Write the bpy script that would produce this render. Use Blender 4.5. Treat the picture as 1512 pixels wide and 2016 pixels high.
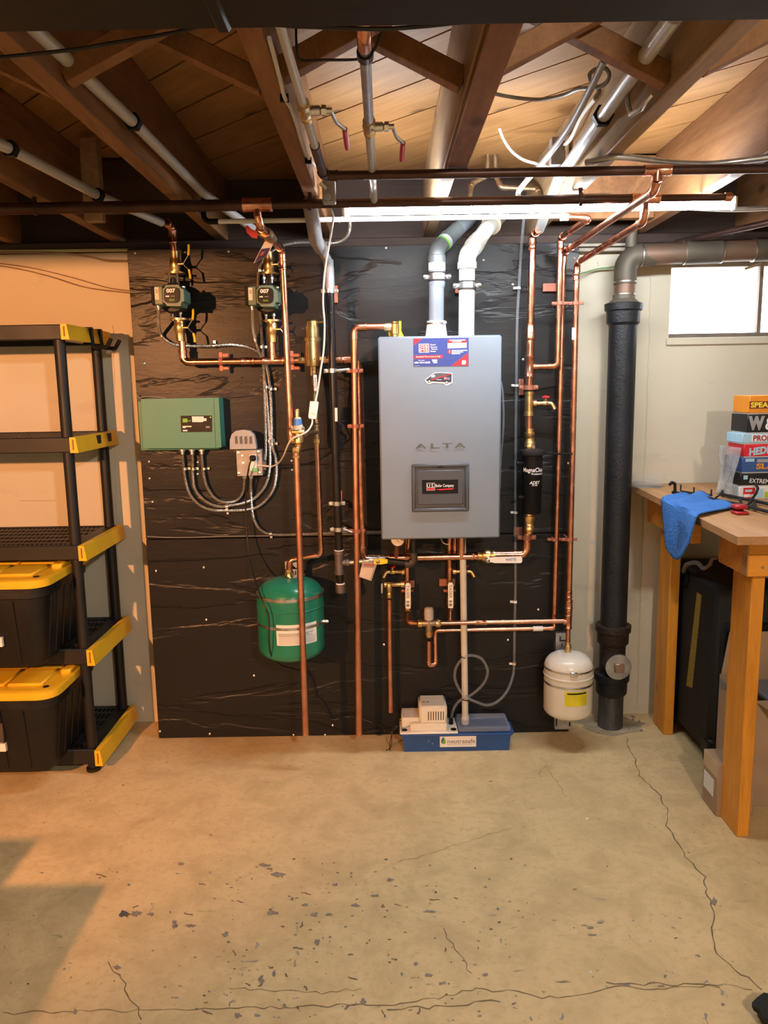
import bpy, bmesh, math, random
from mathutils import Vector, Matrix, noise as mnoise

for _o in list(bpy.data.objects):
    bpy.data.objects.remove(_o, do_unlink=True)
SC = bpy.context.scene
COL = SC.collection
V = Vector
PI = math.pi
random.seed(7)

# ------------------------------------------------------------------ camera
FOC = 1540.0                      # focal length in pixels of the 1512 x 2016 frame
CAM_H = 1.5
CAM_R = Matrix.Rotation(PI/2 - math.radians(9.2), 3, 'X') @ Matrix.Rotation(math.radians(-0.93), 3, 'Z')
CAM_P = V((0, 0, CAM_H))
cd = bpy.data.cameras.new('camera')
cd.sensor_fit = 'HORIZONTAL'
cd.sensor_width = 36.0
cd.lens = 36.0 * FOC / 1512.0
cd.clip_start = 0.02
cam = bpy.data.objects.new('camera', cd)
cam.matrix_world = Matrix.Translation(CAM_P) @ CAM_R.to_4x4()
COL.objects.link(cam)
SC.camera = cam

# ------------------------------------------------------------------ world (daylight seen through the window)
W = bpy.data.worlds.new('sky')
SC.world = W
W.use_nodes = True
bg = W.node_tree.nodes['Background']
bg.inputs['Color'].default_value = (0.95, 0.98, 1.0, 1)
bg.inputs['Strength'].default_value = 9.0

# ------------------------------------------------------------------ lamps of the basement (behind the camera) and exposure
def lamp(name, loc, power, color, size):
    l = bpy.data.lights.new(name, 'POINT')
    l.energy = power
    l.color = color
    l.shadow_soft_size = size
    o = bpy.data.objects.new(name, l)
    o.location = loc
    COL.objects.link(o)
    return o
def spot(name, loc, aim, power, color, size, angle, blend):
    l = bpy.data.lights.new(name, 'SPOT')
    l.energy = power; l.color = color; l.shadow_soft_size = size
    l.spot_size = math.radians(angle); l.spot_blend = blend
    o = bpy.data.objects.new(name, l)
    o.location = loc
    o.rotation_euler = (V(aim) - V(loc)).to_track_quat('-Z', 'Y').to_euler()
    COL.objects.link(o)
    return o
spot('clamp_lamp_left', (-1.95, -0.9, 1.92), (-1.45, 3.3, 1.05), 760, (1.0, 0.40, 0.145), 0.035, 62, 0.75)
lamp('bulb_room', (0.75, -0.9, 2.2), 150, (1.0, 0.94, 0.84), 0.06)
SC.view_settings.view_transform = 'Standard'
SC.view_settings.look = 'None'
SC.view_settings.gamma = 1.0
SC.view_settings.use_curve_mapping = False
SC.view_settings.exposure = 0.1
LED_POWER = 150.0
CY = SC.cycles                     # light-path limits that keep the render quick
CY.max_bounces = 5
CY.diffuse_bounces = 3
CY.glossy_bounces = 3
CY.transmission_bounces = 2
CY.transparent_max_bounces = 6
CY.caustics_reflective = False
CY.caustics_refractive = False
CY.use_adaptive_sampling = True
CY.adaptive_threshold = 0.07
CY.adaptive_min_samples = 16

# ------------------------------------------------------------------ picture measurements to places
def ray(px, py):
    return CAM_R @ V(((px - 756) / FOC, -(py - 1008) / FOC, -1.0))
def at(px, py, Y):                # the point at depth Y from the camera wall
    d = ray(px, py)
    return CAM_P + d * (Y / d.y)
def atz(px, py, Z):               # the point at height Z
    d = ray(px, py)
    return CAM_P + d * ((Z - CAM_H) / d.z)
def atx(px, py, X):
    d = ray(px, py)
    return CAM_P + d * (X / d.x)
def rad(w, Y, z=1.2):             # radius of a pipe w pixels wide
    return w * 0.5 * (Y * 0.987 - (z - CAM_H) * 0.16) / FOC
def rect(x0, y0, x1, y1, Y):
    xm, ym = (x0 + x1) / 2, (y0 + y1) / 2
    return at(x0, ym, Y).x, at(x1, ym, Y).x, at(xm, y1, Y).z, at(xm, y0, Y).z

# ------------------------------------------------------------------ materials
MATS = {}
def _n(nt, t, **kw):
    n = nt.nodes.new(t)
    for k, v in kw.items():
        if k in n.inputs:
            n.inputs[k].default_value = v
        else:
            setattr(n, k, v)
    return n
def _mix(nt, fac, a, b, typ='MIX'):
    m = nt.nodes.new('ShaderNodeMix')
    m.data_type = 'RGBA'
    m.blend_type = typ
    for idx, val in ((0, fac), (6, a), (7, b)):
        if hasattr(val, 'links'):
            nt.links.new(val, m.inputs[idx])
        else:
            m.inputs[idx].default_value = val if idx == 0 else (*val[:3], 1)
    return m.outputs[2]
def _ramp(nt, src, p0, p1, c0=(0, 0, 0), c1=(1, 1, 1)):
    r = nt.nodes.new('ShaderNodeValToRGB')
    r.color_ramp.elements[0].position = p0
    r.color_ramp.elements[1].position = p1
    r.color_ramp.elements[0].color = (*c0, 1)
    r.color_ramp.elements[1].color = (*c1, 1)
    nt.links.new(src, r.inputs[0])
    return r.outputs[0]
def _coords(nt, scale=(1, 1, 1), rot=(0, 0, 0)):
    tc = nt.nodes.new('ShaderNodeTexCoord')
    mp = nt.nodes.new('ShaderNodeMapping')
    mp.inputs['Scale'].default_value = scale
    mp.inputs['Rotation'].default_value = rot
    nt.links.new(tc.outputs['Object'], mp.inputs[0])
    return mp.outputs[0]
def _noise(nt, co, scale, detail=4, rough=0.55, dist=0.0):
    n = _n(nt, 'ShaderNodeTexNoise', Scale=scale, Detail=detail, Roughness=rough, Distortion=dist)
    nt.links.new(co, n.inputs['Vector'])
    return n.outputs['Fac']
def _bump(nt, h, strength, dist, pb):
    b = _n(nt, 'ShaderNodeBump', Strength=strength, Distance=dist)
    nt.links.new(h, b.inputs['Height'])
    nt.links.new(b.outputs[0], pb.inputs['Normal'])
def new_mat(name):
    m = bpy.data.materials.new(name)
    m.use_nodes = True
    MATS[name] = m
    nt = m.node_tree
    return m, nt, nt.nodes['Principled BSDF']
def mat(name, col, rough=0.5, metal=0.0, var=0.12, vscale=18.0, bump=0.0, bscale=120.0, col2=None, stretch=(1, 1, 1), rvar=0.1, coat=0.0, alpha=1.0, trans=0.0, ior=1.45, spec=0.5):
    m, nt, pb = new_mat(name)
    co = _coords(nt, stretch)
    f = _noise(nt, co, vscale, 2)
    f2 = _ramp(nt, f, 0.3, 0.7)
    c2 = col2 if col2 else tuple(max(0, c * (1 - var * 2)) for c in col)
    nt.links.new(_mix(nt, f2, c2, col), pb.inputs['Base Color'])
    mr = _n(nt, 'ShaderNodeMapRange')
    mr.inputs[3].default_value = max(0.02, rough - rvar)
    mr.inputs[4].default_value = min(1, rough + rvar)
    nt.links.new(f, mr.inputs[0])
    nt.links.new(mr.outputs[0], pb.inputs['Roughness'])
    pb.inputs['Metallic'].default_value = metal
    pb.inputs['Coat Weight'].default_value = coat
    pb.inputs['Specular IOR Level'].default_value = spec
    pb.inputs['IOR'].default_value = ior
    if trans:
        pb.inputs['Transmission Weight'].default_value = trans
    if alpha < 1:
        pb.inputs['Alpha'].default_value = alpha
    if bump:
        _bump(nt, _noise(nt, co, bscale, 3), bump, 0.01, pb)
    return m
def wood(name, c1, c2, axis='Y', scale=9.0, rough=0.65, knots=True, fine=0.5):
    m, nt, pb = new_mat(name)
    st = {'X': (0.12, 1, 1), 'Y': (1, 0.12, 1), 'Z': (1, 1, 0.12)}[axis]
    co = _coords(nt, st)
    g = _noise(nt, co, scale, 3, 0.6, 1.2)
    fine_n = _noise(nt, co, scale * 9, 2, 0.7)
    base = _mix(nt, _ramp(nt, g, 0.36, 0.64), tuple(c * .85 for c in c2), tuple(c * 1.1 for c in c1))
    base = _mix(nt, fine, base, _mix(nt, fine_n, tuple(c * 0.55 for c in c2), tuple(min(1, c * 1.15) for c in c1)))
    if knots:
        co2 = _coords(nt, {'X': (0.5, 1, 1), 'Y': (1, 0.5, 1), 'Z': (1, 1, 0.5)}[axis])
        vo = _n(nt, 'ShaderNodeTexVoronoi', Scale=4.5)
        nt.links.new(co2, vo.inputs['Vector'])
        k = _ramp(nt, vo.outputs['Distance'], 0.035, 0.11, (1, 1, 1), (0, 0, 0))
        base = _mix(nt, k, base, tuple(c * 0.32 for c in c2))
    nt.links.new(base, pb.inputs['Base Color'])
    pb.inputs['Roughness'].default_value = rough
    pb.inputs['Specular IOR Level'].default_value = 0.3
    _bump(nt, fine_n, 0.18, 0.004, pb)
    return m
def emit(name, col, strength):
    m, nt, pb = new_mat(name)
    e = _n(nt, 'ShaderNodeEmission', Strength=strength)
    e.inputs['Color'].default_value = (*col, 1)
    nt.links.new(e.outputs[0], nt.nodes['Material Output'].inputs['Surface'])
    return m

COPPER = mat('copper', (0.76, 0.395, 0.275), 0.25, 1.0, 0.10, 25, col2=(0.56, 0.265, 0.175))
COPPERW = mat('copper_worn', (0.66, 0.335, 0.23), 0.36, 1.0, 0.10, 14, col2=(0.55, 0.23, 0.14))
DARKCOP = mat('copper_aged', (0.105, 0.055, 0.042), 0.40, 0.7, 0.1, 10, col2=(0.055, 0.032, 0.027))
DWV = mat('copper_drain', (0.24, 0.13, 0.085), 0.55, 0.5, 0.1, 7, col2=(0.15, 0.105, 0.075))
COATED = mat('copper_coated', (0.38, 0.14, 0.09), 0.45, 0.25, 0.08, 20)
DWVFIT = mat('copper_drain_fitting', (0.135, 0.112, 0.082), 0.6, 0.4, 0.1, 9, col2=(0.085, 0.072, 0.055))
SOLDER = mat('solder', (0.62, 0.60, 0.56), 0.35, 1.0)
BRASS = mat('brass', (0.80, 0.60, 0.30), 0.33, 1.0, 0.12, 30, col2=(0.62, 0.42, 0.18))
BRASSD = mat('brass_dark', (0.45, 0.33, 0.20), 0.45, 0.9, 0.12, 30, col2=(0.30, 0.20, 0.12))
ZINC = mat('zinc', (0.72, 0.74, 0.76), 0.30, 1.0, 0.12, 40)
GALV = mat('galvanized', (0.62, 0.64, 0.67), 0.38, 0.9, 0.15, 30, col2=(0.42, 0.44, 0.47))
ARMOR = mat('armored_cable', (0.66, 0.64, 0.60), 0.34, 0.9, 0.1, 40)
IRON = mat('black_iron', (0.018, 0.016, 0.018), 0.30, 0.35, 0.15, 20, coat=0.25)
MALL = mat('malleable_grey', (0.19, 0.16, 0.16), 0.5, 0.7, 0.15, 30)
CAST = mat('cast_iron', (0.017, 0.019, 0.023), 0.50, 0.2, 0.2, 12, 0.25, 90)
CASTB = mat('cast_iron_rusty', (0.036, 0.023, 0.019), 0.6, 0.25, 0.2, 20, 0.5, 80)
CASTW = mat('cast_iron_stained', (0.025, 0.025, 0.027), 0.6, 0.2, 0.2, 25, 0.3, 80, col2=(0.10, 0.10, 0.105), stretch=(1, 1, .3))
PVCW = mat('pvc_white', (0.66, 0.68, 0.635), 0.35, 0, 0.05, 12)
PVCD = mat('pvc_drain', (0.66, 0.64, 0.58), 0.42, 0, 0.10, 12)
PIPEW = mat('pipe_pale', (0.56, 0.56, 0.56), 0.32, 0.2, 0.03, 6)
PIPEG = mat('pipe_grey_paint', (0.33, 0.32, 0.33), 0.42, 0.2, 0.10, 12)
CPVC = mat('cpvc_grey', (0.20, 0.235, 0.285), 0.38, 0, 0.06, 12)
CPVCD = mat('cpvc_elbow', (0.10, 0.118, 0.128), 0.35, 0, 0.06, 12)
WHITE = mat('white_plastic', (0.86, 0.86, 0.84), 0.35, 0, 0.03)
CREAMP = mat('cream_plastic', (0.80, 0.77, 0.70), 0.40, 0, 0.05, 9)
GREYP = mat('grey_plastic', (0.36, 0.37, 0.39), 0.42, 0, 0.06)
GREYM = mat('grey_metal_box', (0.34, 0.34, 0.36), 0.38, 0.25, 0.08, 30)
BOILER = mat('boiler_paint', (0.205, 0.258, 0.335), 0.36, 0.2, 0.02, 5)
BOILERD = mat('boiler_dark', (0.070, 0.080, 0.098), 0.42, 0, 0.04)
BLACKP = mat('black_plastic', (0.008, 0.008, 0.0095), 0.45, 0, 0.1, spec=0.22)
BLACKM = mat('black_matte', (0.010, 0.0095, 0.010), 0.7, 0, 0.15, 20)
RUBBER = mat('black_rubber', (0.02, 0.02, 0.022), 0.6, 0, 0.1)
TOTE = mat('tote_black', (0.008, 0.007, 0.007), 0.45, 0, 0.15, 8, 0.1, 60)
YELLOW = mat('yellow_plastic', (0.86, 0.50, 0.020), 0.42, 0, 0.06, 9)
YELLOWH = mat('yellow_grip', (0.85, 0.66, 0.03), 0.4, 0, 0.05)
REDH = mat('red_grip', (0.48, 0.02, 0.03), 0.42, 0, 0.08)
REDB = mat('red_bright', (0.78, 0.015, 0.03), 0.4, 0, 0.05)
GREENT = mat('tank_green', (0.018, 0.22, 0.135), 0.30, 0.0, 0.10, 6, coat=0.3)
GREENB = mat('control_green', (0.055, 0.235, 0.175), 0.45, 0, 0.04, 6)
GREENP = mat('pump_green', (0.115, 0.205, 0.165), 0.45, 0, 0.08, 14)
TANKW = mat('tank_white', (0.76, 0.70, 0.60), 0.30, 0, 0.04, 6, coat=0.2)
BLUET = mat('tub_blue', (0.025, 0.085, 0.30), 0.42, 0, 0.08, 9)
CLEARL = mat('lid_translucent', (0.50, 0.60, 0.75), 0.22, 0, 0.05, 9, alpha=0.30)
VINYL = mat('vinyl_tube', (0.42, 0.46, 0.50), 0.10, 0, 0.05, 9, alpha=0.20)
GLASS = mat('clear_dish', (0.70, 0.69, 0.66), 0.06, 0, 0.02, 9, alpha=0.10)
FILM = mat('plastic_film', (0.75, 0.73, 0.72), 0.12, 0, 0.25, 14, bump=0.6, bscale=18, alpha=0.42)
PAPER = mat('paper_white', (0.80, 0.78, 0.77), 0.6, 0, 0.03)
TAGG = mat('tag_grey', (0.33, 0.29, 0.26), 0.6, 0, 0.06)
TAGT = mat('tag_tan', (0.55, 0.47, 0.39), 0.6, 0, 0.06)
BLUEV = mat('blue_bonnet', (0.06, 0.23, 0.62), 0.45, 0, 0.05)
ROMEX = mat('cable_white', (0.68, 0.66, 0.60), 0.5, 0, 0.08)
ROMEXG = mat('cable_grey', (0.30, 0.285, 0.27), 0.45, 0, 0.1)
ROMEXY = mat('cable_tan', (0.60, 0.55, 0.35), 0.5, 0, 0.15, 5, col2=(0.50, 0.55, 0.18))
CORDB = mat('cord_black', (0.012, 0.012, 0.012), 0.5, 0, 0.1)
INK = mat('ink_black', (0.01, 0.01, 0.012), 0.4)
INKG = mat('ink_grey', (0.25, 0.25, 0.27), 0.5)
INKW = mat('ink_white', (0.85, 0.85, 0.86), 0.45, 0, 0.02)
INKB = mat('ink_blue', (0.03, 0.09, 0.42), 0.45)
INKNAVY = mat('ink_navy', (0.030, 0.055, 0.27), 0.4, 0, 0.03)
INKRED = mat('ink_red', (0.70, 0.02, 0.035), 0.4, 0, 0.03)
INKGREEN = mat('ink_green', (0.16, 0.48, 0.04), 0.45)
INKORANGE = mat('ink_orange', (0.88, 0.30, 0.02), 0.45, 0, 0.08)
INKYEL = mat('ink_yellow', (0.92, 0.72, 0.05), 0.45, 0, 0.04)
INKSKY = mat('ink_sky', (0.42, 0.66, 0.80), 0.45, 0, 0.08)
INKSIL = mat('ink_silver', (0.42, 0.42, 0.46), 0.35, 0.4)
CARD = mat('cardboard', (0.44, 0.29, 0.185), 0.8, 0, 0.08, 7)
CARDT = mat('cardboard_tape', (0.60, 0.46, 0.30), 0.5, 0, 0.06, 7)
TOWEL = mat('towel_blue', (0.055, 0.21, 0.62), 0.95, 0, 0.10, 12, 0.8, 160, col2=(0.04, 0.165, 0.50))
GOLDT = mat('yellow_trim', (0.38, 0.26, 0.04), 0.8, 0, 0.25, 120, 0.4, 200)
TIN = mat('ceiling_steel', (0.016, 0.012, 0.010), 0.6, 0.3, 0.2, 6)
LED = emit('led_light', (0.89, 0.95, 1.0), LED_POWER)
JOIST = wood('joist_wood', (0.30, 0.145, 0.060), (0.165, 0.070, 0.026), 'Y', 8)
JOISTP = wood('joist_pale', (0.44, 0.30, 0.17), (0.26, 0.15, 0.075), 'Y', 8)
PLANK = wood('subfloor_wood', (0.40, 0.205, 0.075), (0.26, 0.118, 0.036), 'X', 7)
SILLW = wood('sill_wood', (0.075, 0.045, 0.034), (0.040, 0.025, 0.020), 'X', 6, knots=False)
BENCHT = wood('bench_top_wood', (0.52, 0.275, 0.12), (0.40, 0.195, 0.08), 'Y', 7, 0.5)
BENCHL = wood('bench_leg_wood', (0.80, 0.33, 0.040), (0.62, 0.22, 0.020), 'Z', 7, 0.42)
BENCHA = wood('bench_apron_wood', (0.80, 0.33, 0.040), (0.62, 0.22, 0.020), 'X', 7, 0.42)
BENCHE = wood('bench_end_grain', (0.55, 0.29, 0.125), (0.42, 0.20, 0.075), 'X', 16, 0.55, knots=False)
FURR = wood('furring_wood', (0.30, 0.19, 0.11), (0.2, 0.12, 0.07), 'Z', 7)

def floor_mat():
    m, nt, pb = new_mat('floor_paint')
    co = _coords(nt)
    big = _noise(nt, co, 1.1, 2, 0.6)
    mid = _noise(nt, co, 6.0, 5, 0.7, 0.4)
    fine = _noise(nt, co, 40, 3, 0.7)
    c = _mix(nt, _ramp(nt, big, 0.35, 0.65), (0.65, 0.49, 0.262), (0.71, 0.54, 0.29))
    c = _mix(nt, _ramp(nt, mid, 0.42, 0.72), c, (0.50, 0.37, 0.19))
    c = _mix(nt, _ramp(nt, fine, 0.50, 0.78), c, (0.53, 0.395, 0.205))
    # brown specks
    sp = _noise(nt, _coords(nt, (1, 1.6, 1)), 34, 2, 0.5)
    spm = _noise(nt, co, 2.2, 2)
    k = nt.nodes.new('ShaderNodeMath'); k.operation = 'MULTIPLY'
    nt.links.new(_ramp(nt, sp, 0.70, 0.735), k.inputs[0])
    nt.links.new(_ramp(nt, spm, 0.42, 0.60), k.inputs[1])
    c = _mix(nt, k.outputs[0], c, (0.17, 0.125, 0.075))
    # worn grey chips, mostly in the foreground
    tc = nt.nodes.new('ShaderNodeTexCoord')
    sx = nt.nodes.new('ShaderNodeSeparateXYZ')
    nt.links.new(tc.outputs['Object'], sx.inputs[0])
    near = _n(nt, 'ShaderNodeMapRange')
    near.inputs[1].default_value = 2.35; near.inputs[2].default_value = 1.75
    nt.links.new(sx.outputs[1], near.inputs[0])
    ch = _noise(nt, _coords(nt, (1, 2.4, 1), (0, 0, 0.1)), 13, 3, 0.55, 0.6)
    ch2 = _noise(nt, _coords(nt, (2.2, 1, 1), (0, 0, 0.5)), 17, 3, 0.5, 0.9)
    km = nt.nodes.new('ShaderNodeMath'); km.operation = 'MAXIMUM'
    nt.links.new(_ramp(nt, ch, 0.685, 0.70), km.inputs[0])
    nt.links.new(_ramp(nt, ch2, 0.70, 0.715), km.inputs[1])
    kk = nt.nodes.new('ShaderNodeMath'); kk.operation = 'MULTIPLY'
    nt.links.new(km.outputs[0], kk.inputs[0])
    nt.links.new(near.outputs[0], kk.inputs[1])
    c = _mix(nt, kk.outputs[0], c, (0.285, 0.25, 0.205))
    nt.links.new(c, pb.inputs['Base Color'])
    pb.inputs['Roughness'].default_value = 0.62
    pb.inputs['Specular IOR Level'].default_value = 0.35
    _bump(nt, mid, 0.12, 0.01, pb)
    return m
FLOOR = floor_mat()
CHIP = mat('bare_concrete_chip', (0.285, 0.25, 0.205), 0.75, 0, 0.15, 60)
CHIPD = mat('dark_chip', (0.11, 0.105, 0.11), 0.75, 0, 0.15, 60)
CRACK = mat('crack_dark', (0.20, 0.15, 0.09), 0.9)

def wall_mat():
    m, nt, pb = new_mat('wall_paint')
    co = _coords(nt)
    big = _noise(nt, co, 1.3, 4)
    c = _mix(nt, _ramp(nt, big, 0.35, 0.65), (0.60, 0.545, 0.42), (0.65, 0.595, 0.465))
    fine = _noise(nt, co, 26, 4, 0.6)
    c = _mix(nt, _ramp(nt, fine, 0.74, 0.78), c, (0.20, 0.17, 0.13))
    st = _noise(nt, _coords(nt, (1, 1, 2.5)), 3.2, 5, 0.65)
    c = _mix(nt, _ramp(nt, st, 0.60, 0.85), c, (0.47, 0.42, 0.34))
    nt.links.new(c, pb.inputs['Base Color'])
    pb.inputs['Roughness'].default_value = 0.7
    _bump(nt, _noise(nt, co, 14, 5), 0.15, 0.01, pb)
    return m
WALL = wall_mat()

def ply_mat():
    m, nt, pb = new_mat('black_painted_plywood')
    # rotary-cut grain: a few long irregular ridges running across the sheet
    n1 = _noise(nt, _coords(nt, (0.22, 1, 1.0)), 5.2, 5, 0.55, 0.5)
    wv = nt.nodes.new('ShaderNodeMath'); wv.operation = 'MULTIPLY'; wv.inputs[1].default_value = 4.5
    nt.links.new(n1, wv.inputs[0])
    fr = nt.nodes.new('ShaderNodeMath'); fr.operation = 'FRACT'
    nt.links.new(wv.outputs[0], fr.inputs[0])
    n2 = _noise(nt, _coords(nt, (0.35, 1, 2.2)), 6, 5, 0.62, 0.8)
    c = _mix(nt, _ramp(nt, n2, 0.35, 0.7), (0.0022, 0.0022, 0.0030), (0.0045, 0.0045, 0.0058))
    nt.links.new(c, pb.inputs['Base Color'])
    r = _mix(nt, _ramp(nt, n2, 0.35, 0.65), (0.56, 0.56, 0.56), (0.70, 0.70, 0.70))
    nt.links.new(r, pb.inputs['Roughness'])
    pb.inputs['Specular IOR Level'].default_value = 0.30
    pb.inputs['Coat Weight'].default_value = 0.22
    pb.inputs['Coat Roughness'].default_value = 0.30
    ridge = _ramp(nt, fr.outputs[0], 0.0, 0.16, (0, 0, 0), (1, 1, 1))
    ad = nt.nodes.new('ShaderNodeMath'); ad.operation = 'MULTIPLY_ADD'
    nt.links.new(ridge, ad.inputs[0]); ad.inputs[1].default_value = 1.0
    lo = nt.nodes.new('ShaderNodeMath'); lo.operation = 'MULTIPLY'; lo.inputs[1].default_value = 0.35
    nt.links.new(_noise(nt, _coords(nt, (0.5, 1, 2)), 22, 5, 0.65), lo.inputs[0])
    nt.links.new(lo.outputs[0], ad.inputs[2])
    _bump(nt, ad.outputs[0], 0.42, 0.006, pb)
    nt.links.new(pb.inputs['Normal'].links[0].from_socket, pb.inputs['Coat Normal'])
    return m
PLY = ply_mat()

# ------------------------------------------------------------------ mesh building
def frame_of(d):
    d = d.normalized()
    a = V((0, 0, 1)) if abs(d.z) < 0.9 else V((1, 0, 0))
    u = d.cross(a).normalized()
    return u, d.cross(u).normalized()
def fillet(pts, R, seg=6):
    pts = [V(p) for p in pts]
    out = [pts[0]]
    for i in range(1, len(pts) - 1):
        p = pts[i]; a = (pts[i-1] - p); b = (pts[i+1] - p)
        la, lb = a.length, b.length
        a.normalize(); b.normalize()
        ang = a.angle(b, PI)
        if ang > PI - 0.03:
            out.append(p); continue
        t = min(R / math.tan(ang / 2), la * 0.49, lb * 0.49)
        r = t * math.tan(ang / 2)
        c = p + (a + b).normalized() * (r / math.sin(ang / 2))
        s = p + a * t - c; e = p + b * t - c
        w = s.angle(e)
        for k in range(seg + 1):
            f = k / seg
            out.append(c + (s * math.sin((1 - f) * w) + e * math.sin(f * w)) / math.sin(w))
    out.append(pts[-1])
    return out
def spline(pts, n=8):
    pts = [V(p) for p in pts]
    P = [pts[0] * 2 - pts[1]] + pts + [pts[-1] * 2 - pts[-2]]
    out = []
    for i in range(1, len(P) - 2):
        p0, p1, p2, p3 = P[i-1], P[i], P[i+1], P[i+2]
        for k in range(n):
            t = k / n
            out.append(0.5 * ((2 * p1) + (p2 - p0) * t + (2 * p0 - 5 * p1 + 4 * p2 - p3) * t * t + (3 * p1 - p0 - 3 * p2 + p3) * t ** 3))
    out.append(pts[-1])
    return out
def resample(pts, step):
    out = [pts[0]]; acc = 0.0
    for a, b in zip(pts[:-1], pts[1:]):
        L = (b - a).length
        if L < 1e-9: continue
        d = (b - a) / L; x = step - acc
        while x <= L:
            out.append(a + d * x); x += step
        acc = L - (x - step)
    return out

class MB:
    def __init__(s):
        s.v = []; s.f = []
    def add(s, vs, fs):
        o = len(s.v)
        s.v += [V(p) for p in vs]
        s.f += [tuple(i + o for i in f) for f in fs]
        return s
    def box(s, c, size, rot=None, bev=0.0):
        c = V(c); hx, hy, hz = (d / 2 for d in size)
        if bev <= 0:
            vs = [V((x * hx, y * hy, z * hz)) for x in (-1, 1) for y in (-1, 1) for z in (-1, 1)]
            fs = [(0, 1, 3, 2), (4, 6, 7, 5), (0, 4, 5, 1), (2, 3, 7, 6), (0, 2, 6, 4), (1, 5, 7, 3)]
        else:
            b = min(bev, hx * .95, hy * .95, hz * .95)
            H = (hx, hy, hz); idx = {}; vs = []
            for sx in (-1, 1):
                for sy in (-1, 1):
                    for sz in (-1, 1):
                        for a in range(3):
                            p = [sx * (hx - b), sy * (hy - b), sz * (hz - b)]
                            p[a] = (sx, sy, sz)[a] * H[a]
                            idx[(sx, sy, sz, a)] = len(vs); vs.append(V(p))
            fs = []
            for a in range(3):
                o1, o2 = (a + 1) % 3, (a + 2) % 3
                for sg in (-1, 1):
                    q = []
                    for s1, s2 in ((-1, -1), (1, -1), (1, 1), (-1, 1)):
                        k = [0, 0, 0]; k[a] = sg; k[o1] = s1; k[o2] = s2
                        q.append(idx[(*k, a)])
                    fs.append(tuple(q if sg > 0 else q[::-1]))
                for s1 in (-1, 1):
                    for s2 in (-1, 1):
                        k0 = [0, 0, 0]; k1 = [0, 0, 0]
                        k0[a] = -1; k1[a] = 1
                        k0[o1] = k1[o1] = s1; k0[o2] = k1[o2] = s2
                        q = [idx[(*k0, o1)], idx[(*k1, o1)], idx[(*k1, o2)], idx[(*k0, o2)]]
                        fs.append(tuple(q if s1 * s2 > 0 else q[::-1]))
            for sx in (-1, 1):
                for sy in (-1, 1):
                    for sz in (-1, 1):
                        q = [idx[(sx, sy, sz, a)] for a in range(3)]
                        fs.append(tuple(q if sx * sy * sz > 0 else q[::-1]))
        if rot is not None:
            vs = [rot @ p for p in vs]
        return s.add([p + c for p in vs], fs)
    def ext(s, x0, x1, y0, y1, z0, z1, bev=0.0):
        return s.box(((x0 + x1) / 2, (y0 + y1) / 2, (z0 + z1) / 2), (abs(x1 - x0), abs(y1 - y0), abs(z1 - z0)), None, bev)
    def tube(s, pts, r, n=12, cap=True, closed=False):
        pts = [V(p) for p in pts]
        m = len(pts)
        rs = r if isinstance(r, (list, tuple)) else [r] * m
        u = None; vs = []
        for i, p in enumerate(pts):
            if closed:
                d = pts[(i + 1) % m] - pts[i - 1]
            else:
                d = pts[min(i + 1, m - 1)] - pts[max(i - 1, 0)]
            d.normalize()
            if u is None:
                u, w = frame_of(d)
            else:
                u = (u - d * u.dot(d)).normalized(); w = d.cross(u)
            vs += [p + (u * math.cos(2 * PI * k / n) + w * math.sin(2 * PI * k / n)) * rs[i] for k in range(n)]
        fs = []
        for i in range(m if closed else m - 1):
            j = (i + 1) % m
            fs += [(i * n + k, i * n + (k + 1) % n, j * n + (k + 1) % n, j * n + k) for k in range(n)]
        if cap and not closed:
            fs.append(tuple(range(n))[::-1]); fs.append(tuple((m - 1) * n + k for k in range(n)))
        return s.add(vs, fs)
    def lathe(s, prof, o, ax=(0, 0, 1), n=20):
        o = V(o); ax = V(ax).normalized(); u, w = frame_of(ax)
        vs = []
        for r, h in prof:
            vs += [o + ax * h + (u * math.cos(2 * PI * k / n) + w * math.sin(2 * PI * k / n)) * max(r, 1e-5) for k in range(n)]
        fs = []
        for i in range(len(prof) - 1):
            fs += [(i * n + k, i * n + (k + 1) % n, (i + 1) * n + (k + 1) % n, (i + 1) * n + k) for k in range(n)]
        if prof[0][0] > 1e-4: fs.append(tuple(range(n))[::-1])
        if prof[-1][0] > 1e-4: fs.append(tuple((len(prof) - 1) * n + k for k in range(n)))
        return s.add(vs, fs)
    def prism(s, poly, vec):
        poly = [V(p) for p in poly]; vec = V(vec); n = len(poly)
        fs = [tuple(range(n)), tuple(range(2 * n - 1, n - 1, -1))]
        fs += [(k, k + n, (k + 1) % n + n, (k + 1) % n) for k in range(n)]
        return s.add(poly + [p + vec for p in poly], fs)
    def grid(s, fn, nu, nv, thick=None):
        vs = [fn(i / nu, j / nv) for i in range(nu + 1) for j in range(nv + 1)]
        fs = [(i * (nv + 1) + j, (i + 1) * (nv + 1) + j, (i + 1) * (nv + 1) + j + 1, i * (nv + 1) + j + 1) for i in range(nu) for j in range(nv)]
        return s.add(vs, fs)

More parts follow.
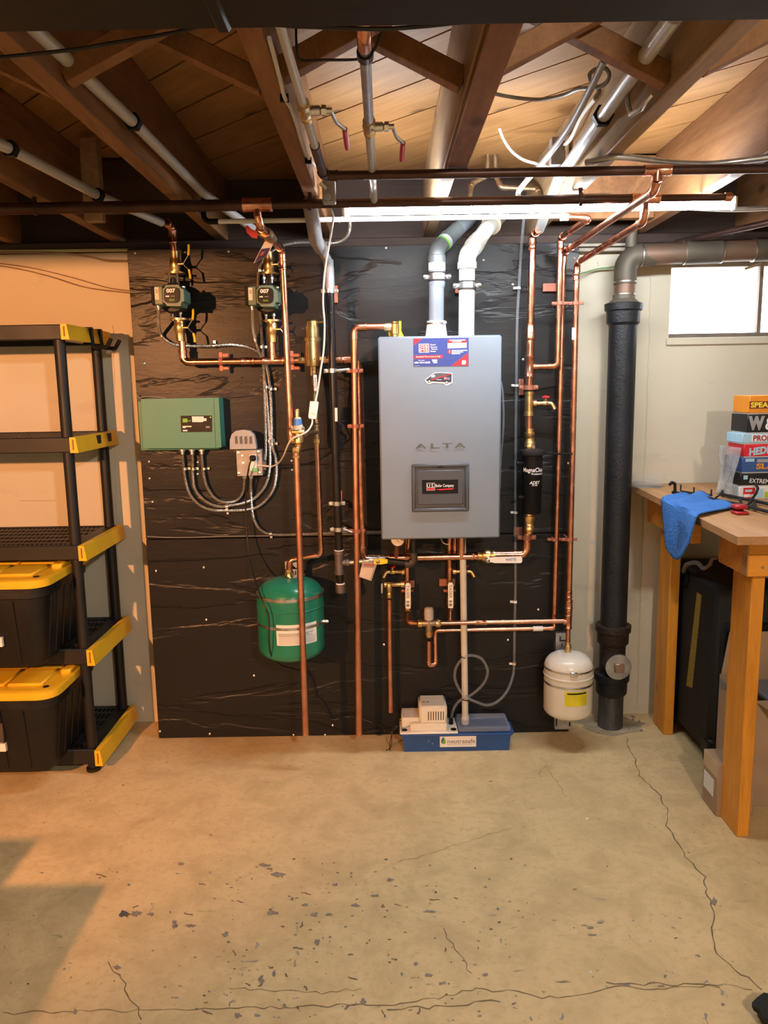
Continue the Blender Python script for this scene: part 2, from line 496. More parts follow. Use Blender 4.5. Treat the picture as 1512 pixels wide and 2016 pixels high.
def mesh_of(name, mb, material, org=V((0, 0, 0)), sharp=38):
    me = bpy.data.meshes.new(name)
    me.from_pydata([tuple(p - org) for p in mb.v], [], mb.f)
    bm = bmesh.new(); bm.from_mesh(me)
    bmesh.ops.recalc_face_normals(bm, faces=bm.faces)
    bm.to_mesh(me); bm.free()
    me.polygons.foreach_set('use_smooth', [True] * len(me.polygons))
    me.set_sharp_from_angle(angle=math.radians(sharp))
    if material: me.materials.append(material)
    return me
WPOS = {}
def put(name, mb, material, parent=None, label=None, cat=None, group=None, kind=None, sharp=38):
    """link one mesh object; a part takes its thing's place as origin, a thing its own base"""
    if parent is not None:
        org = WPOS[parent.name]
    else:
        xs = [p.x for p in mb.v]; ys = [p.y for p in mb.v]; zs = [p.z for p in mb.v]
        org = V(((min(xs) + max(xs)) / 2, (min(ys) + max(ys)) / 2, min(zs)))
    o = bpy.data.objects.new(name, mesh_of(name, mb, material, org, sharp))
    COL.objects.link(o)
    WPOS[o.name] = org
    if parent is not None:
        o.parent = parent
    else:
        o.location = org
    return tag(o, label, cat, group, kind)
def tag(o, label=None, cat=None, group=None, kind=None):
    if label: o['label'] = label
    if cat: o['category'] = cat
    if group: o['group'] = group
    if kind: o['kind'] = kind
    return o
def thing(name, label, cat, loc, group=None, kind=None):
    o = bpy.data.objects.new(name, None)
    o.empty_display_size = 0.05
    o.location = V(loc)
    COL.objects.link(o)
    WPOS[o.name] = V(loc)
    return tag(o, label, cat, group, kind)
def share(name, me, loc, parent, rot=None):
    """another copy of a small piece that shares its mesh"""
    o = bpy.data.objects.new(name, me)
    COL.objects.link(o)
    o.location = V(loc) - (WPOS[parent.name] if parent else V((0, 0, 0)))
    if rot is not None: o.rotation_euler = rot
    WPOS[o.name] = V(loc)
    if parent: o.parent = parent
    return o

# shapes drawn on a plane that faces the room
def pbox(name, r, Y0, Y1, m, parent=None, bev=0.0, **kw):
    x0, x1, z0, z1 = rect(*r, Y0)
    return put(name, MB().ext(x0, x1, Y0, Y1, z0, z1, bev), m, parent, **kw)
def ppoly(name, pts, Y, th, m, parent=None, **kw):
    return put(name, MB().prism([at(x, y, Y) for x, y in pts], (0, th, 0)), m, parent, **kw)
_TX = {}
def text_data(body, spacing=1.0, shear=0.0, bold=0.012):
    key = (body, spacing, shear, bold)
    if key not in _TX:
        c = bpy.data.curves.new('lettering', 'FONT')
        c.body = body; c.align_x = 'CENTER'; c.space_character = spacing; c.resolution_u = 3; c.shear = shear
        c.offset = bold
        o = bpy.data.objects.new('lettering', c)
        me = o.to_mesh()
        vs = [p.co.copy() for p in me.vertices]; fs = [tuple(p.vertices) for p in me.polygons]
        o.to_mesh_clear(); bpy.data.objects.remove(o); bpy.data.curves.remove(c)
        x0 = min(p.x for p in vs); x1 = max(p.x for p in vs); y0 = min(p.y for p in vs); y1 = max(p.y for p in vs)
        _TX[key] = ([((p.x - x0) / (x1 - x0), (p.y - y0) / (y1 - y0)) for p in vs], fs)
    return _TX[key]
def letters(body, o, u, v, m, parent, spacing=1.0, shear=0.0, name='lettering', warp=None, bold=0.012):
    """text that fills the parallelogram o, o+u, o+v"""
    vs, fs = text_data(body, spacing, shear, bold)
    o, u, v = V(o), V(u), V(v)
    pts = [(warp(a, b) if warp else o + u * a + v * b) for a, b in vs]
    mb = MB().add(pts, fs)
    org = WPOS[parent.name]
    me = bpy.data.meshes.new(name)
    me.from_pydata([tuple(p - org) for p in mb.v], [], mb.f)
    me.materials.append(m)
    ob = bpy.data.objects.new(name, me)
    COL.objects.link(ob); ob.parent = parent; WPOS[ob.name] = org
    return ob
def ptext(body, r, Y, m, parent, spacing=1.0, shear=0.0, bold=0.012):
    x0, x1, z0, z1 = rect(*r, Y)
    return letters(body, (x0, Y, z0), (x1 - x0, 0, 0), (0, 0, z1 - z0), m, parent, spacing, shear, bold=bold)

# plumbing pieces
def ring_prof(r, L, bead=1.12, lip=1.2):
    b = r * bead; t = r * lip
    return [(r * .98, -L / 2), (b, -L / 2), (t, -L / 2 + r * .12), (t, -L / 2 + r * .4), (b, -L / 2 + r * .55), (b, L / 2 - r * .55), (t, L / 2 - r * .4), (t, L / 2 - r * .12), (b, L / 2), (r * .98, L / 2)]
def coupling(parent, p, d, r, L=None, m=None, name='coupling'):
    return put(name, MB().lathe(ring_prof(r, L or r * 4), p, d, 16), m or COPPER, parent)
def run(parent, pts, r, m=None, R=None, fit=None, seg=6, n=14, elbows=True, mfit=None):
    """straight pipes joined by elbow fittings, each its own part"""
    pts = [V(p) for p in pts]; m = m or COPPER; R = R or r * 2.4; mfit = mfit or m
    N = len(pts); cut = [0.0] * N
    for i in range(1, N - 1):
        a = (pts[i-1] - pts[i]).normalized(); b = (pts[i+1] - pts[i]).normalized()
        ang = a.angle(b, PI)
        cut[i] = min(R / math.tan(ang / 2), 0.45 * min((pts[i-1] - pts[i]).length, (pts[i+1] - pts[i]).length)) if ang < PI - 0.05 else 0.0
    for i in range(N - 1):
        d = (pts[i+1] - pts[i]).normalized()
        a = pts[i] + d * cut[i] * 0.9; b = pts[i+1] - d * cut[i+1] * 0.9
        put('pipe', MB().tube([a, b], r, n), m, parent)
    for i in range(1, N - 1):
        if cut[i] <= 0: continue
        da = (pts[i-1] - pts[i]).normalized(); db = (pts[i+1] - pts[i]).normalized()
        e = r * (0.9 if elbows else 0)
        path = fillet([pts[i] + da * (cut[i] + e), pts[i], pts[i] + db * (cut[i] + e)], R, seg)
        mb = MB().tube(path, r * (1.12 if elbows else 1.0), n)
        if elbows:
            for q, dd in ((path[0], da), (path[-1], db)):
                mb.lathe([(r, -r * .5), (r * 1.22, -r * .45), (r * 1.22, -r * .05), (r, 0)], q, dd, n)
        put('elbow', mb, mfit, parent)
def tee(parent, p, d, b, r, rb=None, L=None, B=None, m=None):
    rb = rb or r; L = L or r * 4.6; B = B or r * 2.6; p = V(p); b = V(b).normalized()
    mb = MB().lathe(ring_prof(r, L, 1.12, 1.22), p, d, 16)
    mb.lathe([(rb * 1.12, 0), (rb * 1.12, B - rb * .5), (rb * 1.22, B - rb * .4), (rb * 1.22, B - rb * .1), (rb, B)], p, b, 16)
    return put('tee', mb, m or COPPER, parent)
def lever_strap(parent, p, w, Y, m=None, name='pipe_strap'):
    return None
def strap(parent, p, r, m=None, wide=None, axis='z', back=3.20, name='pipe_strap'):
    """two-hole hanger round a vertical (z) or horizontal (x) pipe, with its standoff to the board"""
    m = COATED if m in (None, COPPERW) else m; p = V(p); w = wide or r * 1.9; h = r * 1.05
    mb = MB()
    if axis == 'z':
        mb.lathe([(r * 1.02, -h / 2), (r * 1.25, -h / 2), (r * 1.25, h / 2), (r * 1.02, h / 2)], p, (0, 0, 1), 16)
        for sgn in (-1, 1):
            mb.box(p + V((sgn * (r * 1.15 + w * .38), 0, 0)), (w * .85, r * .45, h), None, r * .12)
            mb.lathe([(h * .22, 0), (h * .3, r * .15), (h * .05, r * .3)], p + V((sgn * (r * 1.15 + w * .5), -r * .22, 0)), (0, -1, 0), 8)
    else:
        mb.lathe([(r * 1.02, -h / 2), (r * 1.25, -h / 2), (r * 1.25, h / 2), (r * 1.02, h / 2)], p, (1, 0, 0), 16)
        for sgn in (-1, 1):
            mb.box(p + V((0, 0, sgn * (r * 1.15 + w * .38))), (h, r * .45, w * .85), None, r * .12)
    mb.tube([p + V((0, r, 0)), V((p.x, back, p.z))], r * .3, 8)
    return put(name, mb, m, parent)
def plate(parent, r, Y0=3.185, m=None, screws=True):
    """small flat mounting plate on the board"""
    o = pbox('mounting_plate', r, Y0, 3.2, m or COPPERW, parent, 0.002)
    return o
def thread_pts(pts, r, pitch=0.0065, amp=0.17):
    ps = resample(pts, pitch / 2)
    return ps, [r * (1 + (amp if i % 2 else -amp)) for i in range(len(ps))]
# ================================================================== the room
WY = 3.38          # concrete wall face
PY = 3.20          # black board face
X0, X1, YF = -3.0, 2.45, -3.0
ZJ, ZC = 2.10, 2.345
fl = put('floor', MB().ext(X0 - .2, X1 + .2, YF - .2, WY + .25, -0.1, 0.0), FLOOR, label='beige painted concrete floor with chips and a long crack', kind='structure')
# move the floor's texture origin to the world origin
fl.data.transform(Matrix.Translation(fl.location)); fl.location = (0, 0, 0); WPOS[fl.name] = V((0, 0, 0))

def ribbon(pts, w):
    pts = [V(p) for p in pts]; mb = MB(); L = []; Rr = []
    for i, p in enumerate(pts):
        d = (pts[min(i + 1, len(pts) - 1)] - pts[max(i - 1, 0)]).normalized()
        s = V((-d.y, d.x, 0)) * w * 0.5 * random.uniform(.45, 1.3)
        L.append(p + s); Rr.append(p - s)
    n = len(pts)
    top = [V((q.x, q.y, 0.0011)) for q in L + Rr]
    mb.add(top, [(i, i + 1, n + i + 1, n + i) for i in range(n - 1)])
    return mb
def jag(px, amp=0.008, step=0.02):
    p = resample([atz(x, y, 0) for x, y in px], step)
    return [q + V((random.uniform(-amp, amp), random.uniform(-amp, amp), 0)) for q in p]
for px, w in (([(1233, 1450), (1240, 1475), (1255, 1510), (1260, 1528), (1295, 1562), (1312, 1590), (1314, 1630), (1345, 1670), (1352, 1690), (1385, 1725), (1393, 1760), (1404, 1800), (1405, 1850), (1414, 1878), (1455, 1915), (1490, 1940), (1512, 1952)], 0.006),
              ([(0, 1995), (250, 1990), (480, 1986), (760, 1978), (860, 1968), (930, 1948), (1010, 1952), (1070, 1966), (1160, 1955), (1210, 1938), (1290, 1950), (1420, 1938), (1490, 1950)], 0.0042),
              ([(760, 1990), (860, 1982), (930, 1976), (990, 1970)], 0.006),
              ([(1190, 1936), (1300, 1938), (1420, 1942)], 0.006),
              ([(215, 1895), (240, 1930), (262, 1970), (280, 2010)], 0.005),
              ([(870, 1830), (900, 1875), (930, 1920)], 0.003),
              ([(450, 1945), (560, 1950), (640, 1955), (720, 1945)], 0.003),
              ([(1076, 1508), (1064, 1520), (1062, 1540)], 0.003), ([(1076, 1508), (1100, 1545), (1115, 1570)], 0.002),
              ([(785, 1697), (840, 1683), (890, 1665), (960, 1645), (1015, 1628)], 0.002)):
    put('floor_crack', ribbon(jag(px, .006), w * .55), CRACK, fl)
def blob(cx, cy, rx, ry, k=13):
    c = [(cx + rx * random.uniform(.35, 1.2) * math.cos(2 * PI * i / k), cy + ry * random.uniform(.35, 1.2) * math.sin(2 * PI * i / k)) for i in range(k)]
    P = [atz(x, y, 0) for x, y in c]
    return MB().add([V((p.x, p.y, 0.0014)) for p in P], [tuple(range(k))])
CH = [(245, 1801, 14, 8), (268, 1799, 14, 8), (297, 1800, 8, 5), (344, 1820, 7, 9), (375, 1823, 16, 4), (355, 1702, 9, 4), (518, 1703, 15, 4), (548, 1722, 14, 5), (532, 1711, 8, 3), (538, 1798, 16, 5), (600, 1782, 9, 3), (620, 1801, 10, 4), (648, 1800, 8, 4), (445, 1840, 8, 6), (740, 1764, 13, 3), (660, 1742, 6, 4), (625, 1855, 6, 8), (575, 1770, 5, 4), (768, 1733, 8, 4), (845, 1795, 14, 3), (844, 1920, 9, 5), (868, 1937, 5, 4), (818, 1898, 5, 4), (955, 1920, 6, 4), (1160, 1827, 9, 4), (1182, 1817, 10, 2), (1166, 1841, 12, 2), (714, 1972, 8, 6), (470, 2000, 10, 6), (515, 1930, 6, 14), (540, 1918, 4, 8), (1405, 1775, 6, 9), (148, 1992, 4, 8), (560, 1980, 5, 4), (1110, 1933, 16, 2), (1230, 1940, 12, 3), (1300, 1942, 10, 3), (230, 1905, 10, 5), (700, 1783, 8, 4), (980, 1790, 5, 3), (1310, 1922, 4, 4)]
for i, (x, y, a, b) in enumerate(CH):
    put('paint_chip', blob(x, y, a, b), CHIPD if i == 0 else CHIP, fl)
for i in range(150):
    x = random.gauss(640, 260); y = random.uniform(1690, 2010)
    if 10 < x < 1300:
        put('paint_chip', blob(x, y, random.uniform(1.5, 5), random.uniform(.8, 2.2), 8), CHIP if random.random() < .6 else CRACK, fl)
for i in range(26):      # short scuffs
    x = random.gauss(620, 230); y = random.uniform(1700, 2005)
    a = random.choice((.4, -.5, 1.2, .1, -1.3)); L = random.uniform(8, 30)
    put('floor_scuff', ribbon(jag([(x, y), (x + L * math.cos(a), y + L * .6 * math.sin(a))], .003, .008), .004), CRACK, fl)
for x, y in ((1155, 1612), (1163, 1914), (858, 1757)):
    put('paint_fleck', blob(x, y, 4, 2.5, 6), PAPER if x > 1000 else CHIPD, fl)

# back wall with the window opening
wx0, wx1, wz0, wz1 = at(1319, 600, WY).x, 2.02, at(1400, 664, WY).z, at(1400, 512, WY).z
mb = MB()
mb.ext(X0 - .2, wx0, WY, WY + .25, 0, 2.06); mb.ext(wx0, wx1, WY, WY + .25, 0, wz0); mb.ext(wx1, X1 + .2, WY, WY + .25, 0, 2.06)
mb.ext(wx0, wx1, WY, WY + .25, wz1, 2.06)
wall = put('wall_back', mb, WALL, label='painted concrete foundation wall behind the boiler board', kind='structure')
wall.data.transform(Matrix.Translation(wall.location)); wall.location = (0, 0, 0); WPOS[wall.name] = V((0, 0, 0))
def bead(px, w, name='form_seam'):
    p = [at(x, y, WY - .001) for x, y in px]
    q = resample(p, 0.03)
    q = [a + V((random.uniform(-.003, .003), 0, 0)) for a in q]
    put(name, MB().tube(q, w, 5), WALL, wall)
bead([(1280, 545), (1276, 700), (1270, 900), (1262, 1100), (1257, 1290), (1254, 1398)], 0.003)
bead([(222, 640), (228, 900), (236, 1200), (240, 1400)], 0.002)
bead([(40, 985), (120, 985)], 0.003)
for px in ([(1250, 1398), (1266, 1396), (1276, 1399)],):
    pass
put('wall_left', MB().ext(X0 - .2, X0, YF - .2, WY, 0, 2.4), WALL, kind='structure', label='painted side wall left of the storage rack')
put('wall_right', MB().ext(X1, X1 + .2, YF - .2, WY, 0, 2.4), WALL, kind='structure', label='painted side wall right of the workbench')
put('wall_front', MB().ext(X0, X1, YF - .2, YF, 0, 2.4), WALL, kind='structure', label='painted wall behind the viewer')
put('trim_1', MB().ext(X0, X1, WY - .03, WY + .25, 2.06, ZJ, 0.004), SILLW, kind='structure', label='dark sill plate on top of the foundation wall')
put('trim_2', MB().ext(X0, X1, WY + .02, WY + .25, ZJ, ZC + .1), SILLW, kind='structure', label='dark rim board between the joist ends')

# window
win = thing('window_1', 'small basement hopper window with bright daylight behind dusty panes', None, ((wx0 + wx1) / 2, WY, wz0), kind='structure')
mb = MB(); t = 0.018; yw = WY + .055
mb.ext(wx0, wx0 + t, yw, yw + .05, wz0, wz1); mb.ext(wx1 - t, wx1, yw, yw + .05, wz0, wz1)
mb.ext(wx0, wx1, yw, yw + .05, wz0, wz0 + .02); mb.ext(wx0, wx1, yw, yw + .05, wz1 - .02, wz1)
WINF = mat('window_frame_paint', (0.30, 0.235, 0.19), 0.6, 0.1, 0.15, 12)
put('window_frame', mb, WINF, win)
mx = at(1497, 590, yw).x
put('mullion', MB().ext(mx - .008, mx + .008, yw, yw + .04, wz0 + .02, wz1 - .02), WINF, win)
WPANE, nt, pb = new_mat('dusty_pane')
tr = _n(nt, 'ShaderNodeBsdfTranslucent'); tr.inputs['Color'].default_value = (.9, .92, .94, 1)
tp = _n(nt, 'ShaderNodeBsdfTransparent')
mxs = nt.nodes.new('ShaderNodeMixShader'); mxs.inputs[0].default_value = 0.62
nt.links.new(tr.outputs[0], mxs.inputs[1]); nt.links.new(tp.outputs[0], mxs.inputs[2])
nt.links.new(mxs.outputs[0], nt.nodes['Material Output'].inputs['Surface'])
put('pane', MB().ext(wx0 + t, mx - .008, yw + .018, yw + .022, wz0 + .02, wz1 - .02), WPANE, win)
put('pane', MB().ext(mx + .008, wx1 - t, yw + .018, yw + .022, wz0 + .02, wz1 - .02), WPANE, win)
put('window_sill', MB().ext(wx0 - .012, wx1 + .01, WY - .012, WY + .06, wz0 - .03, wz0, .003), WALL, win)
put('latch', MB().tube([at(1465, 530, yw - .03), at(1498, 519, yw - .02)], .006, 6), BRASSD, win)

# ceiling: diagonal sub-floor boards, joists, cross bridging
ceil = put('ceiling', MB().ext(X0 - .2, X1 + .2, YF - .2, WY + .25, ZC + .03, ZC + .08), PLANK, kind='structure', label='unfinished basement ceiling of diagonal boards over wooden joists')
ceil.data.transform(Matrix.Translation(ceil.location)); ceil.location = (0, 0, 0); WPOS[ceil.name] = V((0, 0, 0))
def clip(poly, ax, val, keep_less):
    out = []
    for a, b in zip(poly, poly[1:] + poly[:1]):
        ia = (a[ax] <= val) == keep_less; ib = (b[ax] <= val) == keep_less
        if ia: out.append(a)
        if ia != ib:
            t = (val - a[ax]) / (b[ax] - a[ax]); out.append(a.lerp(b, t))
    return out
dd = V((1, -1, 0)).normalized(); nn = V((1, 1, 0)).normalized()
bw = 0.185; k = -11
while k < 40:
    base = nn * (k * bw + .10)
    q = [base - dd * 6 + V((0, 0, ZC)), base + dd * 6 + V((0, 0, ZC)), base + dd * 6 + nn * (bw - .007) + V((0, 0, ZC)), base - dd * 6 + nn * (bw - .007) + V((0, 0, ZC))]
    for ax, val, less in ((0, 2.2, True), (0, -2.2, False), (1, WY + .02, True), (1, 0.9, False)):
        q = clip(q, ax, val, less) if q else q
    if len(q) >= 3:
        # board built along its own X so its grain follows it
        o = q[0].copy(); ang = math.atan2(dd.y, dd.x)
        rot = Matrix.Rotation(-ang, 3, 'Z')
        mb = MB().prism([rot @ (p - o) for p in q], (0, 0, .022 + random.uniform(-.002, .002)))
        me = mesh_of('plank', mb, PLANK)
        share('plank', me, o, ceil, (0, 0, ang))
    k += 1
JX = [-1.51, -1.08, -.652, -.217, .203, .632, 1.065, 1.5]
jm = MB(); 
for x in JX:
    m = JOISTP if x in (.203, .632) else JOIST
    put('joist', MB().ext(x - .022, x + .022, .5, WY + .02, ZJ, ZC, .003), m, ceil)
for a, b in zip(JX[:-1], JX[1:]):
    xa, xb = a + .022, b - .022
    for yb, (p, q) in ((1.70, (V((xa, 1.70, ZJ + .028)), V((xb, 1.70, ZC - .03)))), (1.765, (V((xb, 1.765, ZJ + .028)), V((xa, 1.765, ZC - .03))))):
        d = q - p; L = d.length; ang = math.atan2(d.z, d.x)
        mb = MB().box((0, 0, 0), (L, .036, .045), None, .002)
        o = put('bridging_brace', mb, JOIST, ceil)
        o.location = (p + q) / 2; o.rotation_euler = (0, -ang, 0)
# strip nailed under the third joist, short block, wooden cleat at the left
x = .215
put('nailing_strip', MB().ext(x - .030, x + .026, .9, 2.30, ZJ - .022, ZJ, .002), JOIST, ceil)
put('strip_bracket', MB().ext(x - .02, x + .02, 2.30, 2.315, ZJ - .03, ZJ - .002, .002), ZINC, ceil)
p = at(165, 350, 2.9)
put('blocking', MB().ext(-1.058, -.674, 3.05, 3.09, ZJ + .05, ZC - .01, .003), SILLW, ceil)
put('blocking', MB().ext(.655, 1.043, 3.10, 3.14, ZJ + .01, ZC - .01, .003), JOIST, ceil)
a0 = atz(145, 300, 2.26); 
put('cleat', MB().ext(-.99, -.93, 2.75, 2.79, 2.06, ZC - .02, .003), JOISTP, ceil)

# dark steel beam that crosses the top of the view
bm_ = thing('steel_beam', 'dark painted steel I-beam crossing under the joists', 'beam', (0, 1.08, 1.97))
put('bottom_flange', MB().ext(X0 - .1, X1 + .1, 1.02, 1.128, 1.97, 1.983, .003), TIN, bm_)
put('web', MB().ext(X0 - .1, X1 + .1, 1.07, 1.08, 1.983, 2.088), TIN, bm_)
put('top_flange', MB().ext(X0 - .1, X1 + .1, 1.02, 1.128, 2.088, 2.10, .003), TIN, bm_)
cx_ = atz(438, 50, 1.97).x
put('beam_clip', MB().ext(cx_ - .010, cx_ + .010, 1.015, 1.132, 1.966, 1.988, .004), TIN, bm_)
cw = [at(0, 113, 1.3), at(60, 107, 1.3), at(150, 97, 1.3), at(220, 85, 1.3), at(300, 72, 1.28), at(370, 58, 1.26), at(425, 40, 1.22)]
put('low_voltage_wire', MB().tube(spline(cw), .0028, 6), CORDB, None, 'thin dark wire drooping past the left braces to the beam', 'wire')
cw = [at(440, 36, 1.14), at(500, 42, 1.145), at(560, 50, 1.15), at(640, 54, 1.15), at(745, 57, 1.15), at(830, 52, 1.145), at(940, 40, 1.14)]
put('low_voltage_wire', MB().tube(spline(cw), .0028, 6), CORDB, None, 'thin dark wire sagging along the lower edge of the beam', 'wire')
cw = [at(583, 45, 1.6), at(584, 90, 1.6), at(592, 118, 1.62), at(640, 118, 1.63), at(710, 116, 1.63), at(735, 100, 1.62), at(752, 62, 1.6)]
put('low_voltage_wire', MB().tube(spline(cw), .0026, 6), CORDB, None, 'thin dark wire tied across the two silver ceiling pipes', 'wire')

# LED tube
LY = 2.66
la, lb = at(681, 417, LY), at(1441, 399, LY); zl = (la.z + lb.z) / 2
led = thing('led_shop_light', 'lit white LED tube light hanging under the joists above the boiler', 'light', ((la.x + lb.x) / 2, LY, zl - .02))
mb = MB()
prof = [V((0, .016 * math.cos(a), .016 * math.sin(a))) for a in [2 * PI * i / 20 for i in range(20)]]
mb.prism([V((la.x, LY, zl)) + p for p in prof], (lb.x - la.x, 0, 0))
put('diffuser', mb, LED, led)
put('housing', MB().ext(la.x - .012, lb.x + .012, LY - .007, LY + .007, zl + .0155, zl + .026, .003), WHITE, led)
for e in (la.x - .012, lb.x):
    put('end_cap', MB().ext(e, e + .012, LY - .018, LY + .018, zl - .018, zl + .022, .004), WHITE, led)
for e in (la.x + .08, lb.x - .1):
    put('hanger_wire', MB().tube([(e, LY, zl + .02), (e, LY, ZJ + .05)], .0015, 5), GALV, led)
# ================================================================== black plywood board
bx0, bx1 = -.993, .785
zs = at(600, 1057, PY).z
ply = thing('plywood_backboard', 'tall black painted plywood board carrying the boiler and pipes', 'board', ((bx0 + bx1) / 2, PY, 0))
put('plywood_sheet', MB().ext(bx0, bx1, PY, PY + .018, zs + .0015, 2.042, .0015), PLY, ply)
put('plywood_sheet', MB().ext(bx0, bx1, PY, PY + .018, 0.002, zs - .0015, .0015), PLY, ply)
for o in ply.children:      # let the grain run continuously over the sheets
    pass
for x in (bx0 + .02, -.4, .2, bx1 - .02):
    put('furring_strip', MB().ext(x - .019, x + .019, PY + .018, WY - .002, 0.001, 2.03), FURR, ply)
scm = mesh_of('screw', MB().lathe([(.0052, 0), (.0048, .002), (.002, .0032), (.0005, .0026)], (0, 0, 0), (0, -1, 0), 10), ZINC)
for x, y in ((266, 498), (364, 496), (450, 495), (760, 488), (952, 512), (1131, 508), (284, 715), (293, 909), (294, 942), (300, 988), (389, 910), (389, 933), (574, 907), (575, 925), (307, 1124), (406, 1220), (401, 1117), (315, 1440), (413, 1445), (578, 1447), (756, 1269), (700, 640), (984, 916), (1030, 708), (1119, 912), (640, 1447), (655, 1428), (1010, 560), (1060, 1200), (500, 1330), (1000, 1260)):
    share('screw', scm, at(x, y, PY), ply)

# ================================================================== boiler
BY = 2.87
b0, b1, bz0, bz1 = -.0115, .4325, .930, 1.672
boi = thing('boiler', 'grey wall-hung boiler with black control door and blue service sticker', 'boiler', ((b0 + b1) / 2, 3.03, bz0))
put('casing', MB().ext(b0 + .004, b1 - .004, BY + .05, PY, bz0 + .004, bz1 - .004, .004), BOILER, boi)
fc = put('front_cover', MB().ext(b0, b1, BY, BY + .052, bz0, bz1, .006), BOILER, boi)
put('bottom_plate', MB().ext(b0 + .02, b1 - .02, BY + .07, PY - .02, bz0 - .006, bz0 + .006), BOILERD, boi)
x0, x1, z0, z1 = rect(810.5, 912.5, 923, 1007, BY)
mb = MB(); w = .0135
for e in ((x0, x1, z1 - w, z1), (x0, x1, z0, z0 + w), (x0, x0 + w, z0 + w * .6, z1 - w * .6), (x1 - w, x1, z0 + w * .6, z1 - w * .6)):
    mb.ext(e[0], e[1], BY - .009, BY + .002, e[2], e[3], .004)
cf = put('control_frame', mb, BOILERD, boi)
cdoor = put('control_door', MB().ext(x0 + w + .0018, x1 - w - .0018, BY - .0055, BY + .002, z0 + w + .0018, z1 - w - .0018, .002), BOILERD, boi)
q = rect(821.6, 925, 911.8, 993, BY)
put('door_panel', MB().ext(q[0], q[1], BY - .0085, BY, q[2], q[3], .003), BOILERD, cdoor)
gx = (x0 + x1) / 2
put('finger_notch', MB().prism([(gx - .012, BY - .0092, z1 - w), (gx + .012, BY - .0092, z1 - w), (gx, BY - .0092, z1 - w + .006)], (0, .004, 0)), BLACKP, cf)
bl = pbox('brand_label', (831, 944.5, 902, 972), BY - .0095, BY - .007, BLACKP, boi, .001)
pbox('logo_frame', (839.5, 950.5, 856.5, 966), BY - .0099, BY - .009, INKSIL, bl)
pbox('logo_panel', (841, 952, 855, 964.5), BY - .0102, BY - .009, BLACKP, bl)
ptext('U.S.', (841, 952.5, 855, 960.5), BY - .0106, INKW, bl)
pbox('logo_band', (841, 961, 855, 964.5), BY - .0105, BY - .009, INKRED, bl)
ptext('Boiler Company', (857.5, 953, 893.5, 960.5), BY - .0106, INKW, bl)
ppoly('logo_swoosh', [(857, 963.4), (870, 962.4), (886, 961.4), (893.5, 961.2), (891, 963.8), (880, 964.2), (866, 965)], BY - .0104, .0006, INKRED, bl)
for ch, r in (('A', (817.5, 873.5, 839.3, 883)), ('L', (847.5, 873, 865, 882.6)), ('T', (870.5, 872.4, 890, 882)), ('A', (894.5, 872.2, 916.6, 881.6))):
    X0_, X1_, Z0_, Z1_ = rect(*r, BY)
    vs, fs = text_data(ch)
    vsx = [V((X0_ + a * (X1_ - X0_), BY - .0035, Z0_ + b * (Z1_ - Z0_))) for a, b in vs]
    mb = MB().add(vsx, fs)
    mb.add([p + V((0, .0035, 0)) for p in vsx], [])
    put('badge_letter', mb, mat('badge_chrome', (.20, .20, .21), .25, .9) if 'badge_chrome' not in MATS else MATS['badge_chrome'], boi)

# service sticker
SY = BY - .0012
def pp(name, pts, k, m, par):
    return ppoly(name, pts, SY - .0003 * k, .0003, m, par)
stk = ppoly('service_sticker', [(813.6, 666.6), (922.6, 665), (922.8, 720.6), (814.2, 721.6)], SY, .001, INKNAVY, boi)
def S(u, v):      # sticker position from the sticker's own fractions
    return (813.6 + 109 * u + .6 * v * (1 - u), 666.6 - 1.6 * u + 55 * v + .4 * v)
def sp(name, uv, k, m): return pp(name, [S(a, b) for a, b in uv], k, m, stk)
sp('printed_corner', [(0.01, .01), (.165, .01), (.01, .25)], 1, INKRED)
sp('printed_corner', [(.68, .99), (.99, .53), (.99, .99)], 1, INKRED)
sp('logo_border', [(.10, .19), (.285, .19), (.285, .5), (.10, .5)], 1, INKW)
sp('logo_square', [(.113, .213), (.272, .213), (.272, .477), (.113, .477)], 2, INKRED)
def stext(body, u0, v0, u1, v1, m=None):
    a, b, c = S(u0, v1), S(u1, v1), S(u0, v0)
    A, B, C = (at(*q_, SY - .0011) for q_ in (a, b, c))
    letters(body, A, B - A, C - A, m or INKW, stk)
stext('GS', .125, .235, .26, .335); stext('MS', .125, .355, .26, .455)
stext('Good', .31, .2, .40, .25); stext('Service', .31, .285, .432, .335); stext('Making', .325, .36, .432, .415); stext('Sense.', .31, .43, .41, .485)
sp('printed_banner', [(.01, .60), (.525, .595), (.54, .65), (.525, .715), (.01, .72)], 1, INKRED)
stext('Questions? We are here to help!', .045, .625, .49, .685)
stext('Call or text', .085, .76, .20, .795); stext('603-424-0255', .015, .82, .30, .89)
for i, (a, b) in enumerate(((.335, .43), (.345, .43), (.36, .43))):
    sp('printed_line', [(a, .755 + i * .05), (b, .755 + i * .05), (b, .785 + i * .05), (a, .785 + i * .05)], 1, INKW)
sp('printed_line', [(.015, .962), (.11, .962), (.11, .972), (.015, .972)], 1, INKSKY)
sp('printed_panel', [(.62, .055), (.965, .05), (.965, .165), (.62, .175)], 1, INKRED)
for a, b, c in ((.65, .94, .065), (.70, .87, .12)):
    sp('printed_line', [(a, c), (b, c - .005), (b, c + .025), (a, c + .03)], 2, INKW)
sp('printed_panel', [(.62, .185), (.965, .175), (.965, .355), (.62, .365)], 1, PAPER)
sp('printed_line', [(.66, .255), (.92, .245), (.92, .275), (.66, .285)], 2, mat('ink_pink', (.75, .45, .42), .5))
ring = [(.655 + .033 * math.cos(2 * PI * i / 16), .485 + .072 * math.sin(2 * PI * i / 16)) for i in range(16)]
sp('printed_disc', ring, 1, INKRED)
stext('!', .648, .44, .662, .53)
